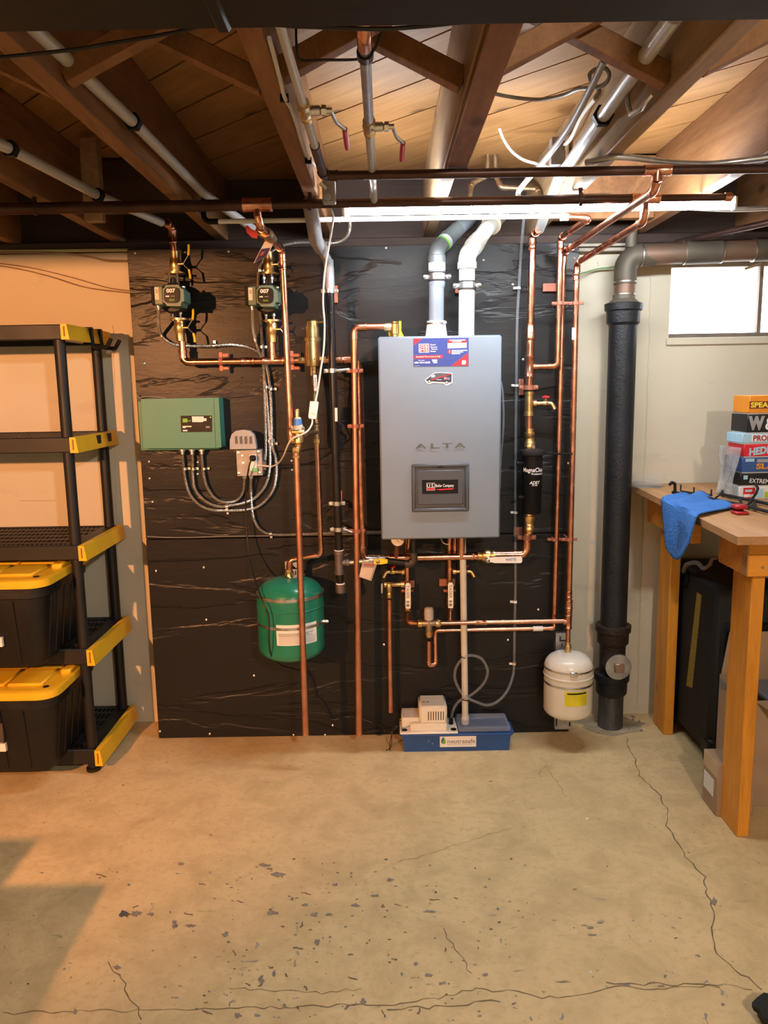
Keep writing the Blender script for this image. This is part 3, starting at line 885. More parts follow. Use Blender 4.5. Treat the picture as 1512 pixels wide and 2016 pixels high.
for a, b, c in ((.695, .975, .43), (.695, .90, .485), (.695, .85, .54)):
    sp('printed_line', [(a, c), (b, c - .003), (b, c + .03), (a, c + .033)], 1, INKW)
sp('printed_mark', [(.885, .80), (.94, .80), (.955, .86), (.945, .93), (.92, .95), (.895, .95), (.875, .93), (.88, .87)], 2, INKW)
# van sticker
def VN(x, y): return (780 + x / 8.4, 640 + y / 8.4)
van = pp('van_sticker', [VN(*q_) for q_ in ((478, 900), (520, 870), (585, 815), (640, 785), (720, 780), (900, 790), (932, 800), (928, 960), (900, 968), (875, 985), (840, 1000), (800, 985), (785, 965), (605, 955), (560, 975), (520, 970), (478, 925))], 0, INKW, boi)
def vp(name, pts, k, m): return pp(name, [VN(*q_) for q_ in pts], k, m, van)
vp('van_body', [(490, 905), (530, 878), (590, 825), (645, 795), (720, 790), (895, 800), (918, 808), (914, 945), (880, 950), (800, 945), (600, 935), (520, 925), (490, 918)], 1, mat('van_navy', (.035, .035, .06), .4))
vp('van_roof', [(592, 828), (650, 796), (880, 802), (700, 870), (560, 905)], 2, mat('van_grey', (.10, .10, .12), .4))
vp('van_stripe', [(580, 900), (700, 862), (900, 805), (912, 812), (720, 872), (600, 908)], 3, INKRED)
vp('van_window', [(570, 860), (595, 828), (640, 822), (645, 850), (610, 868)], 3, INKSKY)
vp('van_logo', [(790, 858), (842, 862), (840, 902), (788, 898)], 3, mat('van_pink', (.75, .25, .35), .4))
vp('van_logo', [(850, 865), (884, 868), (882, 905), (850, 900)], 3, mat('van_lilac', (.30, .26, .42), .4))
vp('van_line', [(662, 895), (752, 898), (752, 908), (662, 905)], 3, INKSKY)
for cx, cy in ((550, 930), (835, 948)):
    vp('van_wheel', [(cx + 27 * math.cos(2 * PI * i / 14), cy + 27 * math.sin(2 * PI * i / 14)) for i in range(14)], 3, INK)
    vp('wheel_hub', [(cx + 17 * math.cos(2 * PI * i / 14), cy + 17 * math.sin(2 * PI * i / 14)) for i in range(14)], 4, INKW)

# clear cable loop at the boiler's right side
put('clear_tube', MB().tube(spline([at(986, 750, 3.08), at(990, 775, 3.07), at(991.5, 820, 3.06), at(990, 860, 3.06), at(986, 905, 3.08), at(984, 960, 3.1)]), .004, 8), VINYL, None, 'thin clear tube bowing out along the right side of the boiler', 'tube')

# ------------------------------------------------------------------ vent pipes
def band_clamp(parent, p, r, wpx, Y):
    ear = rad(wpx, Y, p.z) - r
    mb = MB().lathe([(r * 1.0, -.011), (r * 1.09, -.011), (r * 1.09, .011), (r * 1.0, .011)], p, (0, 0, 1), 24)
    for s in (-1, 1):
        mb.box(p + V((s * (r + ear * .45), 0, 0)), (ear * .95, .012, .020), None, .004)
        mb.lathe([(.007, 0), (.007, .006), (.003, .008)], p + V((s * (r + ear * .6), -.006, 0)), (0, -1, 0), 6)
    put('band_clamp', mb, ZINC, parent)
    mb = MB()
    for s in (-.0135, .0135):
        mb.lathe([(r, s - .0025), (r * 1.14, s - .0025), (r * 1.14, s + .0025), (r, s + .0025)], p, (0, 0, 1), 24)
    put('rubber_liner', mb, RUBBER, parent)
    put('standoff_rod', MB().tube([p + V((0, r, 0)), (p.x, PY, p.z)], .005, 8), ZINC, parent)
VY = 3.03
v0, v1, v2, v3 = at(859, 662, VY), at(860, 492, VY), at(900, 452, VY + .12), at(935, 424, WY + .05)
gv = thing('exhaust_vent_pipe', 'grey plastic vent pipe with white boot rising from the boiler top', 'pipe', v0)
rg = rad(29.5, VY, 1.75)
prof = [(rad(45, VY, 1.7), 0), (rad(43, VY, 1.7), .012), (rad(40, VY, 1.7), .03), (rad(37, VY, 1.7), .052), (rad(37, VY, 1.7), .066), (rg, .067)]
bt = put('vent_boot', MB().lathe(prof, V((v0.x, VY, bz1 - .002)), (0, 0, 1), 24), WHITE, gv)
put('hose_clamp', MB().lathe([(rad(37.5, VY, 1.7), .054), (rad(39, VY, 1.7), .054), (rad(39, VY, 1.7), .060), (rad(37.5, VY, 1.7), .060)], V((v0.x, VY, bz1 - .002)), (0, 0, 1), 24).box((v0.x + .03, VY - .03, bz1 + .056), (.014, .012, .010), None, .002), ZINC, bt)
put('pipe', MB().tube([V((v0.x, VY, bz1 + .05)), V((v1.x, VY, at(860, 505, VY).z))], rg, 24), CPVC, gv)
zz = at(860, 545, VY).z
put('coupling', MB().lathe([(rg, at(860, 566, VY).z - zz), (rg * 1.1, at(860, 558, VY).z - zz), (rg * 1.1, at(860, 526, VY).z - zz), (rg, at(860, 525, VY).z - zz)], V((v1.x, VY, zz)), (0, 0, 1), 24), CPVC, gv)
zl0, zl1 = at(860, 532, VY).z, at(860, 517, VY).z
put('paper_label', MB().lathe([(rg * 1.105, 0), (rg * 1.115, 0), (rg * 1.115, zl1 - zl0), (rg * 1.105, zl1 - zl0)], V((v1.x, VY, zl0)), (0, 0, 1), 24), PAPER, gv)
pth = fillet([V((v1.x, VY, at(860, 518, VY).z)), v1, v2, v2 + (v2 - v1) * .05], .045, 8)
el = put('elbow', MB().tube(fillet([V((v1.x, VY, at(860, 512, VY).z)), V((v1.x, VY, v1.z)), v2], .06, 8), rg * 1.07, 24), CPVCD, gv)
put('hub', MB().lathe([(rg, -.014), (rg * 1.17, -.014), (rg * 1.17, .012), (rg * 1.05, .014)], V((v1.x, VY, at(860, 510, VY).z)), (0, 0, 1), 24), CPVCD, gv)
d12 = (v2 - v1).normalized()
lc = v1 + d12 * .050
put('white_wrap_label', MB().lathe([(rg * 1.08, -.014), (rg * 1.10, -.014), (rg * 1.10, .012), (rg * 1.08, .012)], v1 + d12 * .062, d12, 24), mat('label_grey', (.50, .53, .56), .5), el)
put('green_stripe', MB().lathe([(rg * 1.105, -.004), (rg * 1.11, -.004), (rg * 1.11, .004), (rg * 1.105, .004)], v1 + d12 * .046, d12, 24), INKGREEN, el)
put('hub', MB().lathe([(rg, -.016), (rg * 1.17, -.016), (rg * 1.17, .014), (rg, .016)], v1 + d12 * .088, d12, 24), CPVCD, gv)
put('pipe', MB().tube(fillet([v1 + d12 * .08, v2, v3], .05, 6), rg, 24), CPVC, gv)
band_clamp(gv, V((v1.x, VY, zz)), rg * 1.1, 57, VY)

w0, w1, w2, w3 = at(918, 662, VY), at(919.5, 503, VY), at(957, 452, VY + .13), at(990, 420, WY + .05)
wv = thing('intake_vent_pipe', 'white plastic intake pipe beside the grey vent above the boiler', 'pipe', w0)
rw = rad(31, VY, 1.75)
put('pipe', MB().tube([V((w0.x, VY, bz1 - .004)), V((w1.x, VY, at(919, 520, VY).z))], rw, 24), PVCW, wv)
put('collar', MB().lathe([(rw * 1.14, 0), (rw * 1.14, .010), (rw, .012)], V((w0.x, VY, bz1 - .002)), (0, 0, 1), 24), PVCW, wv)
put('elbow', MB().tube(fillet([V((w1.x, VY, at(919, 528, VY).z)), V((w1.x, VY, w1.z)), w1 + (w2 - w1) * .62], .06, 8), rw * 1.10, 24), PVCW, wv)
put('hub', MB().lathe([(rw, -.012), (rw * 1.2, -.012), (rw * 1.2, .012), (rw, .014)], V((w1.x, VY, at(919, 523, VY).z)), (0, 0, 1), 24), PVCW, wv)
e12 = (w2 - w1).normalized()
put('hub', MB().lathe([(rw, -.020), (rw * 1.2, -.020), (rw * 1.2, .014), (rw, .016)], w1 + e12 * .078, e12, 24), PVCW, wv)
put('pipe', MB().tube(fillet([w1 + e12 * .07, w2, w3], .05, 6), rw, 24), PVCW, wv)
put('wall_ring', MB().lathe([(rw * 1.02, -.004), (rw * 1.35, -.004), (rw * 1.35, .004), (rw * 1.02, .004)], w2 + (w3 - w2) * .30, w3 - w2, 24), mat('foam_ring', (.55, .42, .30), .8), wv)
band_clamp(wv, V((w1.x, VY, at(919, 562, VY).z)), rw, 59, VY)
pbox('mounting_plate', (896, 566, 904, 577), 3.17, PY, COATED, wv, .001)
# ================================================================== left side piping
YM = 3.12
rM = .0138
def vz(o, x0, y0, x1, y1):  # not used
    return o
# ------------------------------------------------------------------ manifold with left riser
mani = thing('copper_manifold', 'horizontal copper header joining both pump risers to the air separator', 'pipe', at(530, 712, YM))
ms = at(359, 672, YM); mc = at(361, 714, YM); me_ = at(588, 708, YM)
zM = (at(430, 713, YM).z + at(560, 709, YM).z) / 2
mc.z = zM; me_.z = zM
run(mani, [V((mc.x, YM, at(358, 672, YM).z)), mc, me_], rM, R=.04)
pt = at(537, 709, YM); pt.z = zM
tee(mani, pt, (1, 0, 0), (0, 0, 1), rM, L=.085, B=.03)
coupling(mani, V((at(487, 712, YM).x, YM, zM)), (1, 0, 0), rM, .05)
put('pipe', MB().tube([pt, at(535, 672, YM)], rM, 14), COPPER, mani)
for px in (435, 575):
    c = V((at(px, 712, YM).x, YM, zM))
    strap(mani, c, rM, axis='x', back=PY)
    pbox('mounting_plate', (px + 2, 696, px + 17, 703), 3.19, PY, COATED, mani, .001)
    pbox('mounting_plate', (px + 2, 721, px + 17, 728), 3.19, PY, COATED, mani, .001)

# ------------------------------------------------------------------ pumps and their flange valves
GRIP = YELLOWH
def flange_valve(px, yf, up, dx, label, grips=True):
    """brass isolation valve; yf is the pixel row of its flange, up = which way the neck points"""
    s = 1 if up else -1
    c = at(px, yf, YM)
    o = thing('flange_valve', label, 'valve', c)
    ax = V((0, 0, s))
    rb = rad(22, YM)
    put('flange', MB().lathe([(rad(36, YM), 0), (rad(36, YM), .007), (rb, .0075)], c, ax, 20), BRASS, o)
    put('body', MB().lathe([(rb * .95, .006), (rb * .95, .02), (rb, .022), (rb, .045), (rb * .85, .052), (rb * .8, .06), (rM * 1.25, .07), (rM * 1.25, .085), (rM, .087)], c, ax, 8), BRASS, o, sharp=50)
    h = c + ax * .036 + V((0, -.01, 0))
    put('stem', MB().tube([h, h + V((.036, -.004, 0))], .0055, 10), BRASS, o)
    e = h + V((.034, -.004, 0))
    for k, (a, b) in enumerate((((.010, .016), (.022, .030)), ((.008, -.010), (.022, -.022)))):
        p1 = e + V((a[0], 0, a[1])); p2 = e + V((b[0], -.004, b[1])); p3 = p2 + V((.004, -.002, .040 if k == 0 else -.034))
        if grips:
            put('handle_wire', MB().tube([e, p1, p2], .0022, 8), ZINC, o)
            put('handle_grip', MB().tube([p2, p2.lerp(p3, .5) + V((.001, 0, 0)), p3], .0046, 8), GRIP, o)
        else:
            put('handle_wire', MB().tube([e, p1, p1 + V((.003, 0, .006 if k == 0 else -.008))], .0022, 8), ZINC, o)
    for sx in (-1, 1):
        q = c + V((sx * .006 + (.006 if sx > 0 else -.012), -.026, 0))
        put('bolt', MB().tube([q + ax * .010, q - ax * .034], .0042, 8).lathe([(.007, 0), (.007, .007)], q - ax * .02, ax, 6), ZINC, o)
    return o
def pump(dx, dy, label):
    def R(x0, y0, x1, y1): return (x0 + dx, y0 + dy, x1 + dx, y1 + dy)
    c = at(343 + dx, 582 + dy, YM)
    o = thing('circulator_pump', label, 'pump', c)
    cz = at(338 + dx, 581 + dy, 2.98)
    # motor housing with notched corners
    out = [(326, 561), (351, 560.5), (355, 567.5), (361.5, 570.5), (362.6, 593), (357, 595), (355.5, 602.5), (329, 602.5), (325, 597), (321, 595), (320, 569), (323.5, 566)]
    put('motor_housing', MB().prism([at(x + dx, y + dy, 2.975) for x, y in out], (0, .10, 0)), GREENP, o)
    f = [(338 + 15.7 * math.copysign(abs(math.cos(a)) ** .55, math.cos(a)), 580.8 + 15.8 * math.copysign(abs(math.sin(a)) ** .55, math.sin(a))) for a in [2 * PI * i / 28 for i in range(28)]]
    fp = put('face_plate', MB().prism([at(x + dx, y + dy, 2.970) for x, y in f], (0, .008, 0)), BLACKP, o)
    ptext('007', R(327.5, 568, 345, 576.3), 2.9688, INKW, fp, bold=.04)
    pbox('printed_line', R(326, 582, 333, 584.5), 2.9690, 2.97, INKW, fp)
    pbox('printed_line', R(336, 582.2, 344, 583.8), 2.9690, 2.97, INKG, fp)
    ptext('taco', R(333, 588, 343.5, 592.5), 2.9688, INKGREEN, fp)
    bx = pbox('terminal_box', R(303, 562.5, 321, 600.5), 2.985, 3.06, GREENP, o, .004)
    pbox('box_side', R(297.5, 563, 303.5, 600.5), 2.995, 3.055, BLACKM, o, .003)
    pbox('rating_label', R(304.5, 565.5, 312.5, 590), 2.9842, 2.986, PAPER, bx)
    ptext('taco', R(306, 568, 311, 577), 2.9838, INKG, bx)
    put('volute', MB().lathe([(.050, 0), (.058, .012), (.058, .05), (.048, .062)], V((c.x + .004, 3.075, cz.z)), (0, 1, 0), 24).tube([V((c.x, YM, at(340 + dx, 548 + dy, YM).z)), V((c.x, YM, at(340 + dx, 622 + dy, YM).z))], .019, 16), mat('pump_cast', (.03, .035, .033), .55, .2) if 'pump_cast' not in MATS else MATS['pump_cast'], o)
    for x, y in ((362, 565.5), (363.4, 599), (322, 601)):
        q = at(x + dx, y + dy, 3.06)
        put('housing_screw', MB().lathe([(.006, 0), (.006, .006), (.003, .009)], q, (0, -1, 0), 8), ZINC, o)
    q = at(312.5 + dx, 602 + dy, 3.03)
    put('cable_connector', MB().lathe([(.0135, 0), (.0135, .006), (.009, .007), (.009, .014)], q, (0, 0, -1), 12), ZINC, o)
    return o
pump(0, 0, 'green circulator pump on the left riser, yellow-handled valves above and below')
pump(184.5, 1, 'green circulator pump on the right riser, beside the tall front copper pipe')
flange_valve(346, 540, True, 0, 'brass flange valve with yellow grips above the left pump')
flange_valve(353, 627, False, 0, 'brass flange valve with yellow grips below the left pump')
flange_valve(530.5, 541, True, 0, 'brass flange valve above the right pump, partly behind the hanging tag', False)
flange_valve(535, 630, False, 0, 'brass flange valve below the right pump', False)

# risers above the pumps
r1 = thing('copper_riser', 'short copper riser with elbow above the left pump', 'pipe', at(342, 500, YM))
zt = at(338, 441, YM).z
px_ = at(345, 510, YM).x
run(r1, [V((px_, YM, at(344, 505, YM).z)), V((px_ - .008, YM, zt)), at(316, 437, YM - .12)], rM, R=.03)
coupling(r1, V((px_ - .003, YM, at(341, 466, YM).z)), (0, 0, 1), rM, .05)
r2 = thing('copper_riser', 'short copper riser above the right pump valve', 'pipe', at(528, 500, YM))
pa = at(528, 507, YM); pb_ = at(520, 462, YM - .02)
run(r2, [pa, V((pa.x - .004, YM, pb_.z)), at(502, 452, YM - .14)], rM * .95, R=.03)

# ------------------------------------------------------------------ pale ceiling mains feeding the pumps
def hanger(parent, p, d, r):
    u, w = frame_of(d)
    mb = MB().lathe([(r * 1.02, -.010), (r * 1.5, -.010), (r * 1.5, .010), (r * 1.02, .010)], p, d, 6)
    put('pipe_hanger', mb, BLACKP, parent)
def long_pipe(name, label, pts, r, m, hang=(), cat='pipe', R=.05, group=None):
    pts = [V(p) for p in pts]
    o = thing(name, label, cat, pts[0], group)
    put('pipe', MB().tube(fillet(pts, R, 5), r, 14), m, o)
    for i, t in hang:
        d = pts[i + 1] - pts[i]; hanger(o, pts[i].lerp(pts[i + 1], t), d, r)
    return o
B0, B1, B2, B3 = atz(-60, 258, 2.125), atz(20, 293, 2.125), atz(190, 383, 2.125), at(318, 438, YM - .12)
long_pipe('heating_pipe', 'pale heating pipe at the far left running back to the left pump', [B0, B1, B2, B3], .0150, PIPEW, ((1, .0), (2, 0.02)))
A0, A1, A2 = atz(20, 12, 2.15), atz(262, 240, 2.15), at(498, 450, YM - .14)
A2.z = max(A2.z, 2.07)
A15 = atz(400, 380, 2.145)
long_pipe('heating_pipe', 'pale heating pipe running beside the left joist toward the right pump', [A0, A1, A15, A2], .0145, PIPEW, ((1, .0),))
C0, C1, C2, C3 = atz(1330, 28, 2.165), atz(1187, 228, 2.165), atz(1100, 352, 2.16), at(1062, 452, YM - .03)
long_pipe('heating_pipe', 'silver-white heating pipe beside the right joist running down to the return riser', [C0, C1, C2, C3], .0180, PIPEW, ((1, .0),))
# main cold pipe and upper pipe
YC = 2.58
m0, m1 = at(-40, 413.5, YC), at(1433, 386.5, YC)
zc = (m0.z + m1.z) / 2
cold = thing('cold_water_main', 'long dark aged copper pipe crossing the whole view under the joists', 'pipe', (0, YC, zc))
rC = .0180
xt1, xt2 = at(507, 409, YC).x, at(1271, 391, YC).x
put('pipe', MB().tube([(-2.6, YC, zc), (xt1 - .04, YC, zc)], rC, 16), DARKCOP, cold)
put('pipe', MB().tube([(xt1 + .04, YC, zc), (xt2 - .04, YC, zc)], rC * .78, 16), DARKCOP, cold)
put('pipe', MB().tube([(xt2 + .04, YC, zc), (m1.x, YC, zc)], rC * .62, 16), DARKCOP, cold)
tee(cold, (xt1, YC, zc), (1, 0, 0), (0, -.12, -1), rC * 1.02, rad(13, YC), L=.094, B=.036)
tee(cold, (xt2, YC, zc), (1, 0, 0), (0, 0, -1), rC * .78, rad(11, YC), L=.09, B=.035)
put('end_cap', MB().lathe([(rC * .75, 0), (rC * .75, .02), (rC * .4, .026)], (m1.x - .01, YC, zc), (1, 0, 0), 14), COPPERW, cold)
for x in (-1.08, -.217, .632):
    put('pipe_hanger', MB().lathe([(rC, -.006), (rC * 1.12, -.006), (rC * 1.12, .006), (rC, .006)], (x, YC, zc), (1, 0, 0), 14).box((x, YC, (zc + ZJ) / 2 + .012), (.012, .004, ZJ - zc - .01)), DARKCOP, cold)
YH = 2.23
h0, h1 = at(645, 346, YH), at(1540, 331, YH)
zh = (h0.z + h1.z) / 2
hot = thing('hot_water_main', 'aged copper pipe above the light running from the left ceiling valve to the right', 'pipe', (.5, YH, zh))
rH = .0125
xt3 = at(1294, 336, YH).x
hv = atz(633, 300, zh)
vx = at(625, 213, 1.78)
run(hot, [V((h0.x - .012, 1.96, zh)), V((h0.x - .010, YH, zh)), V((xt3 - .03, YH, zh))], rH, DARKCOP, R=.028)
put('pipe', MB().tube([(xt3 + .03, YH, zh), (2.4, YH, zh)], rH, 14), DARKCOP, hot)
tee(hot, (xt3, YH, zh), (1, 0, 0), (0, .1, -1), rH, rH, L=.075, B=.03)

# two ceiling pipes with red lever valves
def lever_valve(p, label, side=1):
    o = thing('ball_valve', label, 'valve', p)
    r = .0135
    put('body', MB().lathe([(r * .8, -.045), (r * 1.05, -.045), (r * 1.05, -.026), (r * .85, -.024), (r * 1.15, -.012), (r * 1.15, .012), (r * .85, .024), (r * 1.05, .026), (r * 1.05, .045), (r * .8, .045)], p, (0, 1, 0), 8), BRASS, o, sharp=50)
    st = p + V((.052, 0, 0))
    put('stem', MB().lathe([(.010, 0), (.010, .03), (.006, .034), (.006, .056)], p, (1, 0, 0), 10).lathe([(.011, .034), (.011, .044)], p, (1, 0, 0), 6), ZINC, o)
    a = st; b = st + V((.010, .05, -.008)); c = st + V((.026, .08, -.012)); d = st + V((.026, .20, -.018))
    put('lever', MB().tube([a, b, c], .0042, 8), ZINC, o)
    put('lever_grip', MB().tube([c, c.lerp(d, .5), d], [.006, .0065, .0055], 8), REDH, o)
    return o
s1 = at(625, 215, 1.78); s1 = atz(627, 218, zh)
x1_ = h0.x - .012
v1o = thing('supply_pipe', 'pale ceiling pipe left of the galvanized one, ending at a red lever valve', 'pipe', (x1_, s1.y, zh))
put('pipe', MB().tube([(x1_ - .008, .9, zh + .02), (x1_, s1.y, zh)], .0088, 14), PIPEW, v1o)
put('pipe', MB().tube([(x1_, s1.y, zh), (x1_, s1.y + .10, zh)], .0105, 14), PIPEW, v1o)
put('pipe', MB().tube([(x1_, s1.y + .10, zh), (x1_, 2.0, zh)], .0098, 14), PIPEW, v1o)
lever_valve(V((x1_, s1.y, zh)), 'brass ball valve with red lever on the left pale ceiling pipe')
s2 = atz(727, 250, zc + .01)
x2_ = s2.x
v2o = thing('supply_pipe', 'galvanized ceiling pipe in the middle with copper end and red lever valve', 'pipe', (x2_, s2.y, zc))
e2 = atz(718, 92, zc + .01)
put('pipe', MB().tube([(e2.x, e2.y - .02, zc + .01), (x2_, s2.y, zc + .01)], .0105, 14), GALV, v2o)
put('pipe', MB().tube([(x2_, s2.y, zc + .01), (x2_ + .004, YC, zc + .006)], .0108, 14), PIPEW, v2o)
put('coupling', MB().lathe([(.0105, -.012), (.015, -.012), (.015, .012), (.0105, .012)], (e2.x, e2.y + .03, zc + .01), (0, 1, 0), 12), IRON, v2o)
put('elbow', MB().tube(fillet([(e2.x, e2.y, zc + .01), (e2.x, e2.y - .06, zc + .01), (e2.x, e2.y - .06, zc + .12)], .03), .013, 14), COPPER, v2o)
put('pipe', MB().tube([(e2.x, e2.y - .06, zc + .1), (e2.x, e2.y - .06, ZC)], .0145, 14), DARKCOP, v2o)
lever_valve(V((x2_, s2.y, zc + .01)), 'brass ball valve with red lever on the galvanized ceiling pipe')

# ------------------------------------------------------------------ cold fill line in front
YA = 2.90
ra = rad(12.5, YA)
fill = thing('fill_line', 'tall copper pipe running down in front of the right pump to the fill valve', 'pipe', at(575, 855, YA))
f0, f1 = V((xt1 + .001, YC - .004, zc - .035)), V((xt1 + .006, YC + .0, at(513, 446, YC).z))
f2, f3 = at(555, 492, YA), at(573.5, 868, YA)
run(fill, [f0, f1, f2, f3], ra, R=.03)
coupling(fill, f2 + (f3 - f2).normalized() * .05, f3 - f2, ra, .04)
coupling(fill, f3 - (f3 - f2).normalized() * .035, f3 - f2, ra, .04)
vc = f1.lerp(f2, .36)
bvv = thing('ball_valve', 'bronze ball valve with red wing handle below the copper tee at upper left', 'valve', vc)
dv = (f2 - f1).normalized()
put('body', MB().lathe([(ra, -.05), (ra * 1.5, -.05), (ra * 1.5, -.028), (ra * 1.2, -.026), (ra * 1.65, -.012), (ra * 1.65, .014), (ra * 1.2, .026), (ra * 1.5, .028), (ra * 1.5, .05), (ra, .05)], vc, dv, 8), BRASSD, bvv, sharp=50)
put('stem', MB().tube([vc, vc + V((-.040, -.012, .004))], .0065, 8), BRASSD, bvv)
hx = vc + V((-.045, -.012, .004))
put('handle_grip', MB().prism([hx + V(q_) for q_ in ((.010, 0, -.016), (-.008, 0, -.012), (-.024, 0, .004), (-.028, 0, .022), (-.020, 0, .026), (-.008, 0, .014), (.012, 0, .006))], (0, -.008, 0)), REDH, bvv)
tg = thing('hanging_tag', 'printed white and purple tag hanging on the red-handled valve', 'tag', at(520, 495, 2.72))
TY = 2.74
card = put('tag_card', MB().prism([at(521, 476, TY), at(541, 471, TY), at(528, 503, TY - .03), at(499, 519, TY - .03)], (0, -.0012, .0004)), PAPER, tg)
put('printed_panel', MB().prism([at(515, 490, TY - .016), at(532, 488, TY - .016), at(524, 505, TY - .033), at(501, 517, TY - .033)], (0, -.0008, 0)), mat('tag_purple', (.075, .06, .16), .5), card)
put('printed_panel', MB().prism([at(515, 497, TY - .022), at(522, 494, TY - .022), at(518, 502, TY - .032), at(511, 504, TY - .032)], (0, -.0016, 0)), mat('tag_coral', (.55, .16, .10), .5), card)
put('tag_loop', MB().tube(spline([at(530, 474, TY), at(528, 467, TY - .02), at(531, 462, TY - .03), at(535, 468, TY)]), .0012, 5), WHITE, tg)

# pressure reducing valve
prv = thing('fill_valve', 'brass pressure-reducing valve with blue bonnet at the foot of the front copper pipe', 'valve', at(586, 880, YA))
pc = at(587, 862, YA)
put('body', MB().lathe([(.008, -.05), (.012, -.042), (.014, -.024), (.0205, -.018), (.0215, .004), (.017, .012), (.017, .018)], pc, (0, 0, 1), 12).tube([f3 + V((0, 0, .004)), pc + V((0, 0, -.012))], ra * 1.25, 12), BRASS, prv)
put('bonnet_flange', MB().ext(pc.x - .025, pc.x + .027, YA - .022, YA + .022, pc.z + .016, pc.z + .030, .004), BRASS, prv)
put('bonnet', MB().lathe([(.021, 0), (.021, .008), (.015, .022), (.0125, .042), (.009, .046)], pc + V((.001, 0, .030)), (0, 0, 1), 16), mat('cream_enamel', (.62, .56, .44), .4) if 'cream_enamel' not in MATS else MATS['cream_enamel'], prv)
put('blue_label', MB().lathe([(.0168, 0), (.0150, .024)], pc + V((0, -.001, .046)), (0, 0, 1), 16), BLUEV, prv)
put('adjusting_screw', MB().lathe([(.0078, 0), (.0078, .03), (.006, .034)], pc + V((-.001, 0, .072)), (0, 0, 1), 10), BRASS, prv)
for dx_ in (-.020, .022):
    put('cap_screw', MB().lathe([(.005, 0), (.005, .010), (.003, .012)], pc + V((dx_, -.014, .028)), (0, 0, 1), 6), ZINC, prv)
d0, d1 = at(583.5, 888, YA - .005), at(602, 1447, YA - .015)
put('drain_union', MB().lathe([(ra, -.030), (ra * 1.25, -.028), (ra * 1.1, -.012), (ra * 1.3, -.008), (ra * 1.3, .006), (ra, .012)], at(583.5, 886, YA - .004), (0, 0, 1), 8), BRASS, prv)
dp = put('drain_pipe', MB().tube([d0, d1], rad(12.8, YA, .8), 14), COPPERW, None, 'long straight copper drain pipe passing in front of the green tank', 'pipe')

# air separator
yz = lambda y: at(616, y, YM - .02).z
sep = thing('air_separator', 'tall brass air separator with small side nozzle on the copper header', 'separator', V((at(616, 708, YM).x, YM - .0, zM)))
sx_ = at(615.5, 690, YM - .01).x
def rr(w): return rad(w, YM, 1.6) * 1.12
zb = yz(721)
prof = [(rr(8), yz(726) - zb), (rr(10), yz(722) - zb), (rr(28), 0), (rr(29.5), .006), (rr(28.5), yz(700) - zb), (rr(28), yz(672) - zb), (rr(31), yz(671.5) - zb), (rr(31), yz(665) - zb), (rr(25.5), yz(664) - zb), (rr(25), yz(643) - zb), (rr(22), yz(642.5) - zb), (rr(21), yz(632) - zb), (rr(16), yz(629) - zb), (0, yz(628.5) - zb)]
put('body', MB().lathe(prof, (sx_, YM - .01, zb), (0, 0, 1), 28), BRASS, sep)
put('port', MB().lathe([(.0145, 0), (.0165, .002), (.0165, .018), (.0145, .02), (.0155, .03), (.0138, .04)], (sx_ - .018, YM, zM), (-1, 0, 0), 8), BRASS, sep)
put('port', MB().lathe([(.0145, 0), (.0165, .002), (.0165, .018), (.0145, .02), (.0155, .03), (.0138, .04)], (sx_ + .018, YM, zM), (1, 0, 0), 8), BRASS, sep)
put('nozzle', MB().tube([(sx_, YM - .01, yz(634.5)), (sx_ + .044, YM - .012, yz(634))], .0042, 8), BRASS, sep)
drop = [(618 + 4.5 * math.sin(2 * PI * i / 16), 707 + 5 * math.cos(2 * PI * i / 16)) for i in range(16)]
drop[8] = (618, 698.5)
put('drop_emblem', MB().prism([at(x, 1414 - y if False else y, YM - .0415) for x, y in [(616 + 4.4 * math.sin(2 * PI * i / 16), 704 - 4.4 * math.cos(2 * PI * i / 16)) for i in range(5, 28)][:12] + [(616, 716)]], (0, .0015, 0)), INKG, sep)
hm = thing('header_outlet_pipe', 'copper pipe from the air separator turning down behind the relief pipe to the boiler', 'pipe', at(712, 1080, YM))
g0 = V((sx_ + .05, YM, zM)); g1 = V((at(703.5, 708, YM).x, YM, zM)); g2 = at(714.5, 1098, YM); zS = at(800, 1098, YM).z
g2.z = zS
run(hm, [g0, g1, V((g2.x, YM, zS)), V((at(752, 1098, YM).x, YM, zS))], .0158, R=.036)
coupling(hm, V((at(680, 707, YM).x, YM, zM)), (1, 0, 0), .0145, .035)
# feed pipe below separator, bronze tee, valve with white lever
fd = thing('separator_feed_pipe', 'brown nipple and bronze tee feeding the bottom of the air separator', 'pipe', at(622, 850, 3.06))
q0 = V((sx_, YM - .01, yz(722))); q1 = at(619, 780, 3.09); q2 = at(623, 835, 3.06); q3 = at(624, 866, 3.06)
put('pipe', MB().tube([q0, q1, q2], .0095, 12), BRASSD, fd)
put('tee', MB().lathe([(.012, -.03), (.0145, -.03), (.0145, -.02), (.0125, -.018), (.0125, .018), (.0145, .020), (.0145, .03), (.012, .03)], q2.lerp(q3, .5), (0, 0, 1), 10).tube([q2.lerp(q3, .5), pc + V((.012, .03, .006))], .0105, 10), BRASSD, fd)
put('adapter', MB().lathe([(.013, -.01), (.015, -.01), (.015, .006), (.0115, .008), (.0115, .028), (.010, .03)], q3 + V((0, 0, -.006)), (0, 0, -1), 8), BRASS, fd)
sv = thing('isolation_valve', 'small valve with upright white lever under the air separator', 'valve', at(620, 740, 3.07))
put('body', MB().lathe([(.010, -.02), (.014, -.018), (.014, .018), (.010, .02)], V((sx_ + .001, YM - .012, yz(730))), (0, 0, 1), 8).tube([V((sx_, YM - .012, yz(730))), V((sx_ + .006, YM - .05, yz(732)))], .005, 8), BRASS, sv)
hdl = pbox('lever_grip', (616.8, 738, 624, 770.5), 3.055, 3.062, WHITE, sv, .003)
